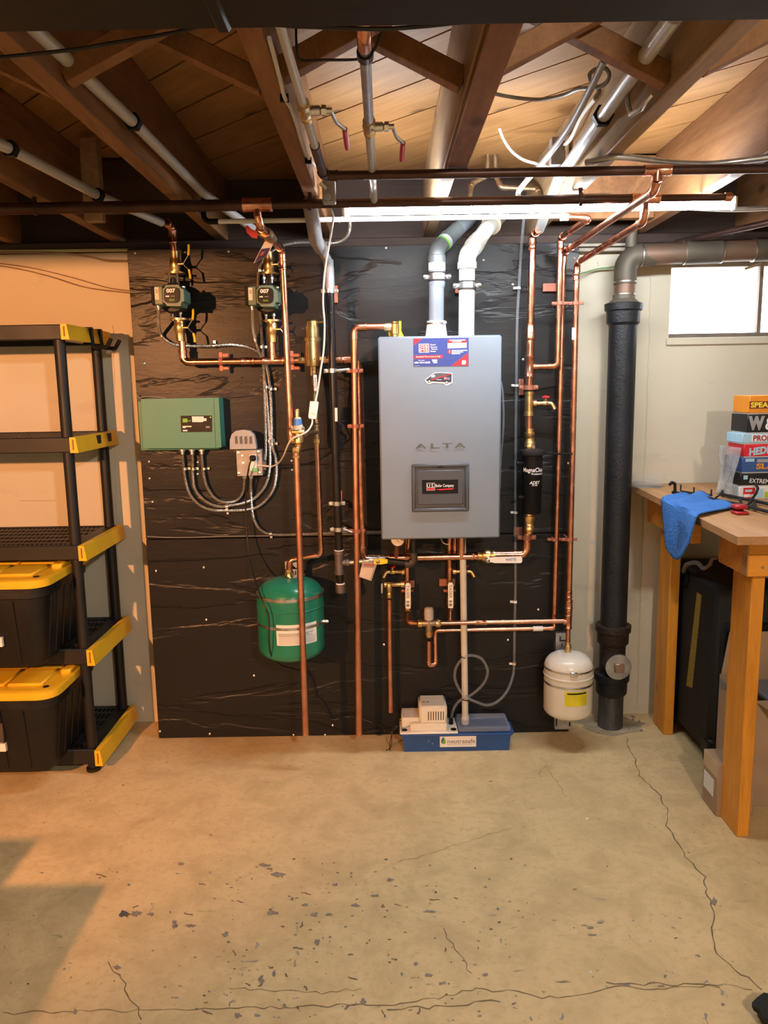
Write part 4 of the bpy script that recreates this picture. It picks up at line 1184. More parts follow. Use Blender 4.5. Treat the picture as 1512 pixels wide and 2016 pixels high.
qx0, qx1, qz0, qz1 = rect(618.6, 742, 622.5, 764, 3.0545)
letters('WATTS', (qx0, 3.0545, qz1), (0, 0, qz0 - qz1), (qx1 - qx0, 0, 0), INKB, hdl)
tp_ = thing('tank_feed_pipe', 'thin copper pipe dropping from the bronze tee to the green tank', 'pipe', at(630, 1090, 3.05))
t0, t1, t2, t3 = at(624.5, 876, 3.06), at(632, 1092, 3.05), at(570.5, 1103, 3.045), at(569, 1138, 3.045)
run(tp_, [t0, t1, t2, t3], rad(10.8, 3.05, 1.0), R=.026)

# relief pipe
rl = thing('relief_discharge_pipe', 'long copper relief pipe from the boiler top elbow down to near the floor', 'pipe', at(707, 1447, 3.03))
l0, l1, l2 = at(763, 643, 3.03), at(697, 644, 3.03), at(707, 1447, 3.03)
run(rl, [l0, l1, l2], rad(14, 3.03, 1.2), COPPERW, R=.034, mfit=COPPER)
for y, px in ((730, 698.6), (839, 700.4), (1045, 703)):
    c = at(px, y, 3.03)
    strap(rl, c, rad(14, 3.03), COPPERW, wide=.02, back=YM + .015)
rv = thing('relief_valve', 'brass pressure relief valve with yellow tag on top of the boiler', 'valve', V((at(777, 643, 3.03).x, 3.03, bz1)))
vx_ = at(777, 643, 3.03).x; vz_ = at(777, 644, 3.03).z
put('body', MB().lathe([(.011, 0), (.013, .004), (.013, .018), (.017, .022), (.017, vz_ - bz1 + .012), (.012, vz_ - bz1 + .018), (.012, vz_ - bz1 + .022)], (vx_, 3.03, bz1 - .002), (0, 0, 1), 16).lathe([(.013, 0), (.017, .004), (.017, .018), (.0145, .03)], (vx_ - .01, 3.03, vz_), (-1, 0, 0), 8), BRASS, rv)
put('warning_tag', MB().prism([at(785, 632, 3.04), at(790, 632, 3.04), at(790, 652, 3.04), at(796, 664, 3.04), at(784, 664, 3.04), at(786, 650, 3.04)], (0, .001, 0)), mat('tag_yellow', (.72, .70, .04), .5), rv)
put('warning_tag', MB().prism([at(764, 648, 3.04), at(769, 648, 3.04), at(769, 664, 3.04), at(765, 660, 3.04)], (0, .001, 0)), MATS['tag_yellow'], rv)

# ------------------------------------------------------------------ gas line
YG = 3.04
rG = rad(15.5, YG, 1.4)
gas = thing('gas_pipe', 'black iron gas pipe dropping between the separator and the boiler to a drip leg', 'pipe', at(667, 1085, YG))
k0, k1 = at(649, 552, YG), at(667.5, 1092, YG)
put('pipe', MB().tube([k0, k1], rG, 16), IRON, gas)
put('union', MB().lathe([(rG, -.045), (rG * 1.25, -.045), (rG * 1.2, .03), (rG * 1.12, .032), (rG * 1.1, .06), (rG, .062)], at(648.5, 545, YG), at(647, 500, YG) - at(648.5, 545, YG), 16), PIPEG, gas)
gu0, gu1, gu2, gu3 = at(648, 540, YG), at(646, 515, YG - .01), at(622, 472, YG - .18), at(610, 400, YG - .40)
put('elbow', MB().tube(fillet([gu0, gu1, gu2, gu3, atz(590, 388, 2.16)], .035, 6), [rG * 1.05] * 1 + [rG * 1.1] * 21, 14) if False else MB().tube(fillet([gu0, gu1, gu2, gu3], .045, 6), rG * 1.15, 14), PIPEG, gas)
put('insulation_sleeve', MB().tube(fillet([at(632, 489, YG - .10), gu2, gu3], .05, 8), rG * 1.62, 16), PIPEG, gas)
zt_ = at(668, 1108, YG)
put('tee', MB().lathe([(rG, .052), (rG * 1.35, .05), (rG * 1.35, .034), (rG * 1.22, .032), (rG * 1.22, -.028), (rG * 1.35, -.03), (rG * 1.35, -.046), (rG, -.048)], zt_, (0, 0, 1), 16).lathe([(rG * .9, 0), (rG * .9, .026), (rG * 1.05, .028), (rG * 1.05, .04)], zt_, (1, 0, 0), 14), MALL, gas)
put('tape_band', MB().lathe([(rG * 1.05, 0), (rG * 1.28, .001), (rG * 1.28, .006), (rG * 1.05, .007)], zt_ + V((0, 0, .046)), (0, 0, 1), 16), PAPER, gas)
put('drip_leg', MB().tube([zt_ - V((0, 0, .04)), at(670, 1158, YG)], rG * .92, 14), IRON, gas)
cp = at(670.5, 1160, YG)
put('cap', MB().lathe([(rG * 1.0, .020), (rG * 1.36, .019), (rG * 1.36, -.012), (rG * .9, -.018), (0, -.020)], cp, (0, 0, 1), 12), MALL, gas)
put('tape_band', MB().lathe([(rG, 0), (rG * 1.2, .001), (rG * 1.2, .005), (rG, .006)], cp + V((0, 0, .02)), (0, 0, 1), 16), PAPER, gas)
for px, py in ((649, 573), (654.5, 730), (663.5, 991), (666, 1042)):
    strap(gas, at(px, py, YG), rG, ZINC, wide=.020, back=PY)
put('support_rod', MB().tube([at(671.5, 966, 3.07), at(672, 990, 3.06)], .0042, 8), COPPERW, gas)
pbox('mounting_plate', (657, 562, 665, 596), 3.185, PY, COATED, gas, .001)
put('support_rod', MB().tube([at(660, 730, YG - .01), at(688, 727, 3.03)], .006, 8), ZINC, gas)
put('support_rod', MB().tube([at(676, 1041, YG - .015), at(694, 1048, 3.025)], .005, 8), ZINC, gas)
pbox('pipe_label', (659, 803, 664.5, 830), YG - rG - .003, YG - rG + .002, PAPER, gas, .001)
nz = zt_ + V((.035, 0, 0))
gv0, gv1, gv2 = nz, V((at(812, 1102, YG - .12).x, YG - .10, zt_.z)), None
gvx = at(746, 1102, YG - .03)
put('nipple', MB().tube([nz, gvx], rG * .62, 12), GALV, gas)
put('branch_pipe', MB().tube(fillet([gvx, V((at(815, 1102, YG - .06).x, YG - .04, zt_.z)), V((at(815, 1102, YG - .06).x, YG - .04, bz0 + .01))], .03, 8), rG * .78, 14), IRON, gas)
el_p = V((at(815, 1102, YG - .06).x, YG - .04, zt_.z))
put('elbow', MB().tube(fillet([el_p + V((-.035, 0, 0)), el_p, el_p + V((0, 0, .045))], .022, 8), rG * 1.02, 14), mat('iron_brown', (.07, .055, .05), .5, .4), gas)
gvv = thing('gas_valve', 'yellow-handled gas shutoff valve below the left corner of the boiler', 'valve', gvx)
put('body', MB().lathe([(rG * .8, -.02), (rG * 1.1, -.02), (rG * 1.1, .0), (rG * .9, .02), (rG * 1.1, .022), (rG * 1.1, .045), (rG * .7, .046)], gvx + V((-.02, 0, 0)), (1, 0, 0), 8), GALV, gvv, sharp=50)
hp = gvx + V((.0, -.03, 0))
put('handle', MB().prism([hp + V(q_) for q_ in ((-.020, 0, -.010), (.010, 0, -.012), (.034, 0, -.008), (.034, 0, .007), (.010, 0, .011), (-.020, 0, .010))], (0, .008, 0)), YELLOWH, gvv)
put('handle_nut', MB().lathe([(.008, 0), (.008, .004), (.004, .006)], hp + V((-.004, 0, 0)), (0, -1, 0), 6).tube([hp + V((-.004, .0, 0)), gvx], .005, 8), BRASSD, gvv)
gt = thing('hanging_tag', 'grey and tan paper tag hanging below the yellow gas valve', 'tag', at(724, 1120, YG - .05))
put('tag_card', MB().prism([at(714, 1104, YG - .045), at(743, 1108, YG - .045), at(731, 1144, YG - .055), at(707, 1136, YG - .055)], (0, .001, 0)), TAGG, gt)
put('printed_panel', MB().prism([at(711, 1117, YG - .05), at(736, 1118, YG - .05), at(729, 1142, YG - .057), at(707.5, 1135, YG - .057)], (0, -.001, 0)), TAGT, gt)
put('printed_panel', MB().prism([at(717, 1109, YG - .049), at(736, 1111, YG - .049), at(735, 1115, YG - .05), at(716, 1114, YG - .05)], (0, -.001, 0)), mat('tag_red', (.40, .12, .08), .6), gt)

# ------------------------------------------------------------------ electrical
gb = thing('zone_control_box', 'green zone control box with black label at the left edge of the board', 'control box', at(357, 884, 3.12))
GY = 3.115
body = put('box_cover', MB().prism([at(277.5, 785.5, GY), at(421, 783, GY), at(424, 882, GY), at(282, 883, GY)], (0, PY - GY, 0)), GREENB, gb)
put('side_cover', MB().prism([at(421.6, 783.2, GY), at(430.5, 783.2, GY), at(435.8, 881, GY), at(424.6, 882, GY)], (0, PY - GY, 0)), GREENB, gb)
put('back_box', MB().ext(at(280, 830, PY).x, at(434, 830, PY).x, GY + .04, PY, at(350, 884.5, PY).z, at(350, 788, PY).z, .002), GREENB, gb)
lab = ppoly('display_label', [(355.6, 818.5), (417, 818), (417.6, 850.2), (357, 850.8)], GY - .0015, .002, BLACKP, gb)
pbox('logo_mark', (359.5, 824, 369, 831.5), GY - .002, GY, INKGREEN, lab)
ptext('taco', (369.5, 826.5, 376, 829.8), GY - .0024, INKGREEN, lab)
ppoly('white_sticker', [(377.5, 819.8), (401, 819.8), (401, 823.5), (406.5, 823.5), (406.5, 828.8), (400, 829), (399.5, 831), (378.5, 831)], GY - .0025, .001, PAPER, lab)
pbox('printed_line', (359.5, 838.5, 377, 840.8), GY - .0022, GY, INKSIL, lab)
pbox('printed_line', (359.5, 841, 366, 842.6), GY - .0022, GY, INKSIL, lab)
pbox('printed_line', (360, 846.5, 369, 849), GY - .0022, GY, INKW, lab)
pbox('printed_line', (405, 839, 413, 842.5), GY - .0022, GY, INKG, lab)
put('status_light', MB().lathe([(.003, 0), (.003, .002), (.001, .003)], at(414.5, 821.5, GY - .001), (0, -1, 0), 8), mat('status_led', (.55, .75, .12), .4), lab)
for x in (359, 378, 397):
    put('cable_connector', MB().lathe([(.0135, 0), (.0135, .008), (.0085, .009), (.0085, .02)], at(x, 884.5, 3.165), (0, 0, -1), 10), GALV, gb)

ob = thing('outlet_box', 'grey weatherproof outlet box with open cover and black plug', 'outlet', at(490, 937, 3.16))
OY = 3.135
ppoly('box', [(464.8, 887), (514.5, 885.5), (517, 935.5), (467.5, 937.5)], OY, PY - OY, GREYM, ob)
fp = ppoly('face_plate', [(466, 888.2), (505, 886.8), (507, 936), (468.6, 937)], OY - .004, .004, GREYM, ob)
for x, y in ((469.5, 892), (509, 890), (470.5, 932), (512, 931)):
    put('corner_screw', MB().lathe([(.006, 0), (.006, .003), (.002, .004)], at(x, y, OY - .003), (0, -1, 0), 8), ZINC, fp)
for x, y, r_ in ((477.5, 897.5, .005), (479, 912, .006)):
    put('knockout', MB().lathe([(r_, 0), (r_, .0015), (.001, .002)], at(x, y, OY - .004), (0, -1, 0), 10), GALV, fp)
rc = pbox('receptacle', (491, 895, 505.5, 928), OY - .009, OY, WHITE, ob, .003)
pbox('receptacle', (497, 922, 507.5, 928.5), OY - .012, OY - .006, mat('led_green', (.15, .6, .25), .4), rc, .001)
pl = pbox('plug', (491, 897, 502.5, 908), OY - .032, OY - .008, BLACKP, ob, .004)
cv = [(452.5, 884.5), (452.5, 866), (456, 855), (464, 848.5), (478, 846.3), (492, 848.5), (499.5, 856), (502, 866), (504.5, 882), (503, 884)]
cov = put('cover_lid', MB().prism([at(x, y, OY - .03) for x, y in cv], (0, .035, 0)), GREYP, ob)
for i in range(4):
    x = 462 + i * 9.5
    put('lid_rib', MB().prism([at(x, 860, OY - .032), at(x + 5, 858, OY - .032), at(x + 6, 873, OY - .032), at(x + 1, 874, OY - .032)], (0, .003, 0)), BOILERD, cov)
for y in (912, 921):
    put('cable_connector', MB().lathe([(.011, 0), (.011, .014), (.008, .016)], at(517, y, 3.165), (1, 0, 0), 8), ZINC, ob)
for x in (481.5, 494.5):
    put('cable_connector', MB().lathe([(.010, 0), (.010, .006), (.008, .012)], at(x, 936.5, 3.165), (0, 0, -1), 8), GALV, ob)

YE = 3.178
def conduit(label, px, clips, r=.0062, Ys=None):
    pts = [at(x, y, (Ys[i] if Ys else YE)) for i, (x, y) in enumerate(px)]
    ps, rs = thread_pts(spline(pts, 10), r)
    o = put('armored_cable', MB().tube(ps, rs, 8), ARMOR, None, label, 'cable', 'armored cables on the board')
    for x, y, hz in clips:
        c = at(x, y, YE)
        mb = MB().lathe([(r * 1.1, -.005), (r * 1.5, -.005), (r * 1.5, .005), (r * 1.1, .005)], c, (0, 0, 1) if not hz else (1, 0, 0), 10)
        mb.box(c + (V((.013, .012, 0)) if not hz else V((0, .012, -.013 if hz == 1 else .013))), (.016, .006, .012) if not hz else (.012, .006, .016), None, .0015)
        put('cable_strap', mb, ZINC, o)
    return o
conduit('armored cable from the left pump looping to the left port of the green control box', [(312, 606), (312, 640), (318, 660), (333, 674), (352, 680), (385, 681.5), (420, 681), (455, 679), (485, 683), (505, 692), (518, 706), (527, 730), (533, 780), (535, 830), (536, 876), (543, 902), (544.5, 935), (536, 968), (512, 995), (484, 1004), (446, 1005.5), (417, 1004), (393, 993.6), (374, 973), (365, 945), (361, 915), (359, 890)], ((421.5, 680.5, 2), (534, 766, 0), (536, 874, 0), (364, 923, 0), (447, 1004, 1)), Ys=[3.04, 3.12] + [YE] * 25)
conduit('armored cable from the right pump looping to the middle port of the green control box', [(497, 607), (497.5, 640), (503, 672), (511, 695), (518, 720), (523, 760), (527, 810), (531, 873), (531.5, 916), (525.5, 949), (510, 973), (488.6, 987.6), (450.5, 996), (426.7, 996), (403, 985), (386, 966), (380.5, 945), (379, 890)], ((525, 762, 0), (530, 868, 0), (380.5, 923, 0), (447, 997, 2)), Ys=[3.04, 3.12] + [YE] * 16)
conduit('armored cable curving from the ceiling past the right pump to the outlet box', [(667, 436), (684, 425), (689, 445), (682, 466), (660, 478), (620, 477), (585, 477.5), (557, 483), (535, 495), (518, 513), (509.5, 535), (508, 565), (512, 610), (515, 660), (518, 700), (519, 745), (521, 800), (523, 860), (523, 893), (521, 911)], ((511, 533, 0), (515.5, 683, 0)), Ys=[3.0, 3.05, 3.1, 3.14] + [YE] * 16)
conduit('short looped armored cable from the control box right port to the outlet box', [(397, 890), (398.5, 910), (400.5, 930), (407.6, 958), (424, 981), (446, 989), (467, 984), (479, 966), (481.5, 938)], ((402, 923, 0),))
conduit('armored cable dropping from the outlet box and running right behind the pipes to the boiler', [(494.5, 938), (494.5, 978), (498, 1014), (507.6, 1037), (524, 1049.5), (546, 1053), (593, 1052), (640, 1050), (700, 1048), (760, 1047)], ((533, 1051, 1),))
put('communication_cable', MB().tube(spline([at(x, y, 3.19) for x, y in ((290, 1056), (330, 1058), (380, 1058), (440, 1056), (520, 1055), (600, 1054), (700, 1052), (760, 1050))]), .0018, 6), ROMEXG, None, 'thin brown wire stretched across the board at the sheet seam', 'wire')
put('communication_cable', MB().tube(spline([at(x, y, 3.18) for x, y in ((270, 777), (273, 783), (290, 781), (320, 783), (340, 788))]), .0022, 6), ROMEXG, None, 'short brown wire along the top of the green control box', 'wire')
# black cord down past the green tank
ck = [(497, 903, 3.10), (491, 916, 3.09), (486, 950, 3.12), (484, 1000, 3.14), (487, 1060, 3.13), (495, 1110, 3.08), (505, 1150, 2.98), (518, 1185, 2.895), (529, 1215, 2.885), (530, 1260, 2.885), (534, 1290, 2.92), (552, 1309, 3.0), (580, 1317, 3.1), (604, 1325, 3.17), (614, 1340, 3.18), (622, 1372, 3.18), (632, 1380, 3.18), (645, 1400, 3.18), (655, 1417, 3.18), (690, 1411, 3.18), (740, 1425, 3.17), (768, 1440, 3.10), (781, 1430, 2.96)]
put('power_cord', MB().tube(spline([at(*q_) for q_ in ck], 8), .0032, 7), CORDB, None, 'black power cord from the outlet box past the green tank to the floor pump', 'cord')
# white cord with in-line switch
wc = [(652, 412, 2.64), (656, 430, 2.70), (650, 470, 2.86), (640, 530, 2.95), (636, 590, 2.98), (639, 640, 2.985), (637, 690, 2.98), (631, 730, 2.97), (626, 765, 2.96), (621, 792, 2.95)]
put('light_cord', MB().tube(spline([at(*q_) for q_ in wc], 8), .0036, 8), ROMEX, None, 'white cord hanging from the ceiling light down to the in-line switch', 'cord')
sw = thing('inline_switch', 'small white in-line rocker switch hanging on the light cord', 'switch', at(617, 825, 2.95))
swb = put('switch_body', MB().prism([at(x, y, 2.94) for x, y in ((610.5, 790), (625, 790.5), (627, 793), (623, 822), (621, 825), (608.5, 824), (607, 820))], (0, .018, 0)), WHITE, sw)
put('rocker', MB().prism([at(x, y, 2.937) for x, y in ((616, 804), (621.5, 805), (620.5, 814), (615, 813))], (0, .006, 0)), WHITE, sw)
wc = [(615, 823, 2.95), (614, 835, 2.93), (606, 848, 2.88), (593, 856, 2.865), (575, 864, 2.86), (566, 878, 2.88), (558, 898, 2.95), (548, 912, 3.05), (535, 918, 3.1), (520, 917, 3.11), (505, 916, 3.12)]
put('light_cord', MB().tube(spline([at(*q_) for q_ in wc], 8), .0034, 8), ROMEX, None, 'lower white cord from the in-line switch across the fill valve to the outlet', 'cord')
# ================================================================== right side piping
YR = 3.12
ret = thing('return_riser', 'thick copper return riser at the right of the boiler with crossover tee', 'pipe', at(1042, 770, YR))
zT = at(1043, 722, YR).z
ra0, ra1 = at(1048.5, 462, YR), at(1044, 655, YR)
run(ret, [at(1060, 453, YR - .06), ra0, ra1], .0138, R=.022)
coupling(ret, at(1047.5, 487, YR), (0, 0, 1), .0138, .03)
rb0, rb1 = at(1043.5, 660, YR), at(1040.5, 768, YR)
put('pipe', MB().tube([rb0, rb1], .0165, 16), COPPER, ret)
put('reducer', MB().lathe([(.0138, .05), (.016, .048), (.016, .036), (.0178, .032), (.0178, .0), (.019, -.004), (.019, -.012), (.0165, -.016)], at(1043.6, 662, YR), (0, 0, 1), 16), COPPER, ret)
pT = V((at(1042, 722, YR).x, YR, zT))
tee(ret, pT, (0, 0, 1), (1, 0, 0), .0168, .0105, L=.085, B=.026)
xb = at(1098.5, 722, YR - .02)
for (px, py), pl in (((1040.5, 763), (1021, 746, 1031, 778)), ((1036.5, 1058), (1011, 1038, 1028, 1054))):
    strap(ret, at(px, py, YR), .0168, COPPERW, wide=.024, back=PY)
    pbox('mounting_plate', pl, 3.19, PY, COATED, ret, .001)
put('pipe', MB().tube([at(1040.5, 816, YR), at(1040.5, 846, YR)], .0160, 16), COPPER, ret)
zB = at(1000, 1092, YR).z
lo = [at(1038, 1036, YR), V((at(1036.5, 1092, YR).x, YR, zB)), V((at(968, 1093, YR).x, YR, zB))]
run(ret, lo, .0165, R=.038)

bt_ = thing('brass_tee', 'brass tee with small drain outlet above the black filter', 'fitting', at(1041, 818, YR))
c0 = at(1041, 794.5, YR)
put('body', MB().lathe([(.016, .048), (.0195, .047), (.0195, .034), (.0175, .032), (.0175, -.030), (.0195, -.032), (.0195, -.048), (.016, -.05)], c0, (0, 0, 1), 16), BRASS, bt_)
def boiler_drain(c, d, label, red=REDB, L=.085):
    """hose-bib style drain pointing along d (+1 right / -1 left)"""
    o = thing('boiler_drain', label, 'valve', c)
    put('body', MB().lathe([(.010, 0), (.0135, .002), (.0135, .014), (.009, .016), (.009, L * .45), (.012, L * .5), (.012, L * .68), (.009, L * .72)], c, (d, 0, 0), 8).tube(fillet([c + V((d * L * .6, 0, 0)), c + V((d * L * .9, 0, 0)), c + V((d * L * 1.05, -.004, -.024))], .014, 6), .009, 10), BRASS, o, sharp=50)
    h = c + V((d * L * .6, -.004, .008))
    put('stem', MB().tube([h, h + V((0, -.004, .014))], .005, 8), BRASS, o)
    mb = MB()
    hc = h + V((0, -.005, .016))
    for i in range(6):
        a = 2 * PI * i / 6
        mb.box(hc + V((.010 * math.cos(a), .010 * math.sin(a), 0)), (.010, .010, .008), Matrix.Rotation(a, 3, 'Z'), .003)
    mb.lathe([(.009, -.003), (.009, .004), (.004, .006)], hc, (0, 0, 1), 10)
    put('hand_wheel', mb, red, o)
    return o
boiler_drain(c0 + V((.016, 0, 0)), 1, 'brass drain with bright red wheel beside the return riser', L=.082)

# crossover from the tee to the second pipe, up to the white plastic line
YX = 3.09
crs = thing('crossover_pipe', 'copper pipe rising beside the return riser to the ceiling elbow', 'pipe', xb)
x0_ = pT + V((.024, 0, 0)); x1c = V((at(1097.5, 722, YX).x, YX, zT))
xt_ = at(1104, 468, YX)
PX_Y = 2.75
xz = at(1160, 430, PX_Y)
run(crs, [x0_, x1c, xt_, xz, at(1120, 428, PX_Y)], .0112, R=.022)
coupling(crs, at(1103.6, 487, YX), (0, 0, 1), .0112, .03)
pex = thing('white_plastic_pipe', 'thin white plastic water pipe running level behind the light', 'pipe', at(780, 432, PX_Y))
e0, e1 = at(430, 433, PX_Y), at(1112, 428, PX_Y)
zp = (e0.z + e1.z) / 2
put('pipe', MB().tube([(e0.x, PX_Y, zp), (e1.x, PX_Y, zp + .0)], .0082, 12), WHITE, pex)
put('coupling', MB().lathe([(.008, 0), (.012, .001), (.012, .026), (.008, .027)], at(1103, 428, PX_Y), (1, 0, 0), 12), WHITE, pex)
put('elbow', MB().tube(fillet([(e0.x, PX_Y, zp), (e0.x - .05, PX_Y, zp), (e0.x - .05, PX_Y + .03, zp + .1)], .03), .0095, 10), BLACKP, pex)

# hot riser R3 (behind) and cold riser R4
Y3, Y4 = 3.145, 3.10
hr = thing('hot_riser', 'long copper riser behind the crossover, linked to the upper ceiling pipe', 'pipe', at(1090, 1220, Y3))
k_t = V((xt3, YH + .004, zh - .03)); k_e = V((xt3 - .004, YH + .012, at(1290, 375, YH).z))
run(hr, [k_t, k_e, at(1110, 497, Y3), at(1091, 1232, Y3)], .0112, R=.026)
coupling(hr, k_e.lerp(at(1110, 497, Y3), .90), k_e - at(1110, 497, Y3), .0112, .04)
cr = thing('cold_riser', 'rightmost long copper riser at the board edge feeding the white tank', 'pipe', at(1118, 1190, Y4))
n_t = V((xt2, YC, zc - .03)); n_e = V((xt2 - .002, YC + .01, at(1269, 436, YC).z))
n_b = at(1119, 1224, Y4)
run(cr, [n_t, n_e, at(1136, 518, Y4), n_b], .0118, R=.026)
coupling(cr, at(1134, 545, Y4), (0, 0, 1), .0118, .028)
for y, L, k in ((1170, .03, 1.0), (1190, .04, 1.12), (1207, .03, 1.0)):
    coupling(cr, at(1120, y, Y4), (0, 0, 1), .0118 * k, L)
tee(cr, n_b, (0, 0, 1), (-1, 0, 0), .0125, .0105, L=.06, B=.022)
put('pipe', MB().tube([n_b, at(1118, 1266, Y4 - .01)], .0095, 12), COPPER, cr)
# straps
for o, px, py, Y, r_ in ((crs, 1102, 597, YX, .0112), (cr, 1133, 597, Y4, .0118), (hr, 1092, 1062, Y3, .0112), (cr, 1121, 1062, Y4, .0118)):
    strap(o, at(px, py, Y), r_, COPPERW, wide=.022, back=PY)
pbox('mounting_plate', (1069, 557.5, 1095, 574), 3.185, PY, COATED, crs, .001)
pbox('pipe_label', (1126, 645, 1133, 669), Y4 - .0135, Y4 - .0115, PAPER, cr, .001)

# horizontal domestic pipes
YD = 3.10
h1p = thing('cold_branch_pipe', 'upper of two level copper pipes from the mixing valve to the right', 'pipe', at(960, 1224, YD))
zH1 = (at(880, 1226, YD).z + at(1100, 1223, YD).z) / 2
put('pipe', MB().tube([V((at(868, 1227, YD).x, YD, zH1)), V((n_b.x - .02, Y4, zH1))], .0100, 14), COPPER, h1p)
coupling(h1p, V((at(947, 1225, YD).x, YD, zH1)), (1, 0, 0), .0100, .045)
n_fix = zH1
h2p = thing('mixed_water_pipe', 'lower of two level copper pipes with white label near its right elbow', 'pipe', at(960, 1240, YD + .03))
Y2 = YD + .035
zH2 = (at(880, 1240, Y2).z + at(1080, 1238, Y2).z) / 2
u0 = at(844.5, 1262, YD); u1 = at(844.5, 1310, YD); u2 = at(857.5, 1308, YD + .01); u3 = V((at(856.5, 1240, Y2).x, Y2, zH2))
run(h2p, [u0, u1, u2, u3, V((at(1091, 1238, Y2).x, Y2, zH2)), at(1091, 1225, Y3)], .0092, R=.016)
mb = MB().lathe([(.0094, 0), (.0104, .0005), (.0104, .041), (.0094, .0415)], V((at(1049, 1238, Y2).x, Y2, zH2)), (1, 0, 0), 14)
put('pipe_label', mb, PAPER, h2p)

# ------------------------------------------------------------------ pipes below the boiler
YV = 3.155
sup = thing('supply_pipe', 'level copper supply pipe below the boiler between the two corner elbows', 'pipe', at(850, 1097, YM))
zS_ = zS
put('pipe', MB().tube([V((at(752, 1098, YM).x, YM, zS_)), V((at(944, 1096, YM).x, YM, zS_ + .002))], .0150, 16), COPPER, sup)
for px, L in ((760, .03),):
    coupling(sup, V((at(px, 1098, YM).x, YM, zS_)), (1, 0, 0), .0150, L, BRASS)
coupling(sup, V((at(935, 1097, YM).x, YM, zS_ + .002)), (1, 0, 0), .0150, .03)
q = V((at(908, 1097, YM).x, YM, zS_))
put('riser', MB().tube([q, V((q.x, YM, bz0))], .0160, 14), COPPER, sup)
put('riser', MB().tube([V((q.x - .022, YM + .03, zS_)), V((q.x - .022, YM + .03, bz0))], .011, 14), COPPER, sup)
g_ = thing('pressure_gauge', 'round white pressure gauge half hidden below the boiler', 'gauge', at(781, 1085, 3.06))
gc = at(783, 1062.5, 3.04)
put('case', MB().lathe([(.027, .02), (.0285, .018), (.0285, .002), (.027, 0), (.025, .0015)], gc, (0, 1, 0), 24), mat('gauge_case', (.20, .19, .19), .4, .5), g_)
dial = put('dial', MB().lathe([(.0255, .002), (.0255, .0005), (0, .0004)], gc, (0, 1, 0), 24), PAPER, g_)
put('needle', MB().prism([gc + V(q_) for q_ in ((-.012, -.0003, .004), (-.001, -.0003, -.003), (.008, -.0003, -.014), (.001, -.0003, -.002))], (0, -.0005, 0)), INK, dial)
put('stem', MB().tube([gc + V((-.004, .01, -.024)), V((gc.x - .006, YM, zS_))], .010, 12), COPPERW, g_)

wvv = thing('ball_valve', 'large brass ball valve with white lever right of the supply pipe below the boiler', 'valve', at(957, 1097, YM))
wc_ = V((at(957, 1096, YM).x, YM, zS_ + .004))
put('body', MB().lathe([(.016, -.036), (.021, -.034), (.021, -.018), (.026, -.014), (.027, .0), (.026, .014), (.020, .018), (.022, .02), (.022, .034), (.016, .036)], wc_, (1, 0, 0), 8), BRASS, wvv, sharp=50)
put('hub', MB().lathe([(.013, 0), (.013, .012), (.009, .016), (.006, .018)], wc_ + V((.004, -.024, -.012)), (0, -1, 0), 12), GALV, wvv)
lvr = put('lever', MB().prism([at(x, y, 3.078) for x, y in ((962, 1099), (974, 1097), (1025, 1095.8), (1028, 1098), (1028, 1106), (1025, 1108.6), (974, 1108.6), (962, 1106))], (0, .006, 0)), WHITE, wvv)
ptext('WATTS', (995, 1099, 1016, 1104.3), 3.0775, INKB, lvr)

def lever_ball(px, ylev, yb, label, gname):
    o = thing('ball_valve', label, 'valve', at(px, yb, YV))
    b = at(px, yb, YV)
    put('body', MB().lathe([(.0115, .045), (.013, .044), (.0155, .03), (.019, .018), (.019, -.008), (.0145, -.022), (.0145, -.04), (.0105, -.042)], b, (0, 0, 1), 8), BRASS, o, sharp=50)
    put('stem', MB().lathe([(.007, 0), (.007, .024)], b + V((.002, 0, .008)), (0, -1, 0), 8), ZINC, o)
    lv = put('lever', MB().prism([at(x, y, YV - .032) for x, y in ((px - 3, ylev), (px + 3, ylev), (px + 5.4, ylev + 4), (px + 5.2, ylev + 50), (px - 4.2, ylev + 50), (px - 5, ylev + 4))], (0, .005, 0)), WHITE, o)
    qx0, qx1, qz0, qz1 = rect(px - 3, ylev + 4, px + 3, ylev + 31, YV - .0325)
    letters('TASER', (qx0, YV - .0325, qz1), (0, 0, qz0 - qz1), (qx1 - qx0, 0, 0), INKG, lv)
    for a, bb in ((35, 39), (41, 47)):
        pbox('printed_mark', (px - 3, ylev + a, px + 3, ylev + bb), YV - .0324, YV - .031, INKG, lv)
    return o
lever_ball(803, 1148, 1186, 'left ball valve with upright white lever below the boiler', '')
lever_ball(887, 1147, 1185, 'right ball valve with upright white lever below the boiler', '')
dl = thing('hot_outlet_pipe', 'copper drop on the left below the boiler down to the mixing valve', 'pipe', at(802, 1120, YV))
put('pipe', MB().tube([V((at(801.5, 1170, YV).x, YV, bz0 + .01)), at(802.5, 1178, YV)], .0108, 14), COPPER, dl)
run(dl, [at(802.5, 1200, YV), V((at(803.5, 1227, YV - .04).x, YV - .04, zH1)), V((at(823, 1227, YD).x, YD, zH1))], .0092, R=.022)
dr = thing('cold_inlet_pipe', 'copper drop on the right below the boiler joining the upper level pipe', 'pipe', at(885, 1120, YV))
put('pipe', MB().tube([V((at(884.5, 1170, YV).x, YV, bz0 + .01)), at(885.5, 1178, YV)], .0108, 14), COPPER, dr)
put('pipe', MB().tube([at(886, 1196, YV), V((at(885, 1226, YD + .01).x, YD + .01, zH1))], [.0115, .0085], 14), COPPER, dr)
put('flow_sensor', MB().tube([V((at(806, 1080, YV).x, YV - .03, bz0)), V((at(803, 1090, YV).x, YV - .005, at(803, 1088, YV).z))], .008, 10), COPPER, dl)
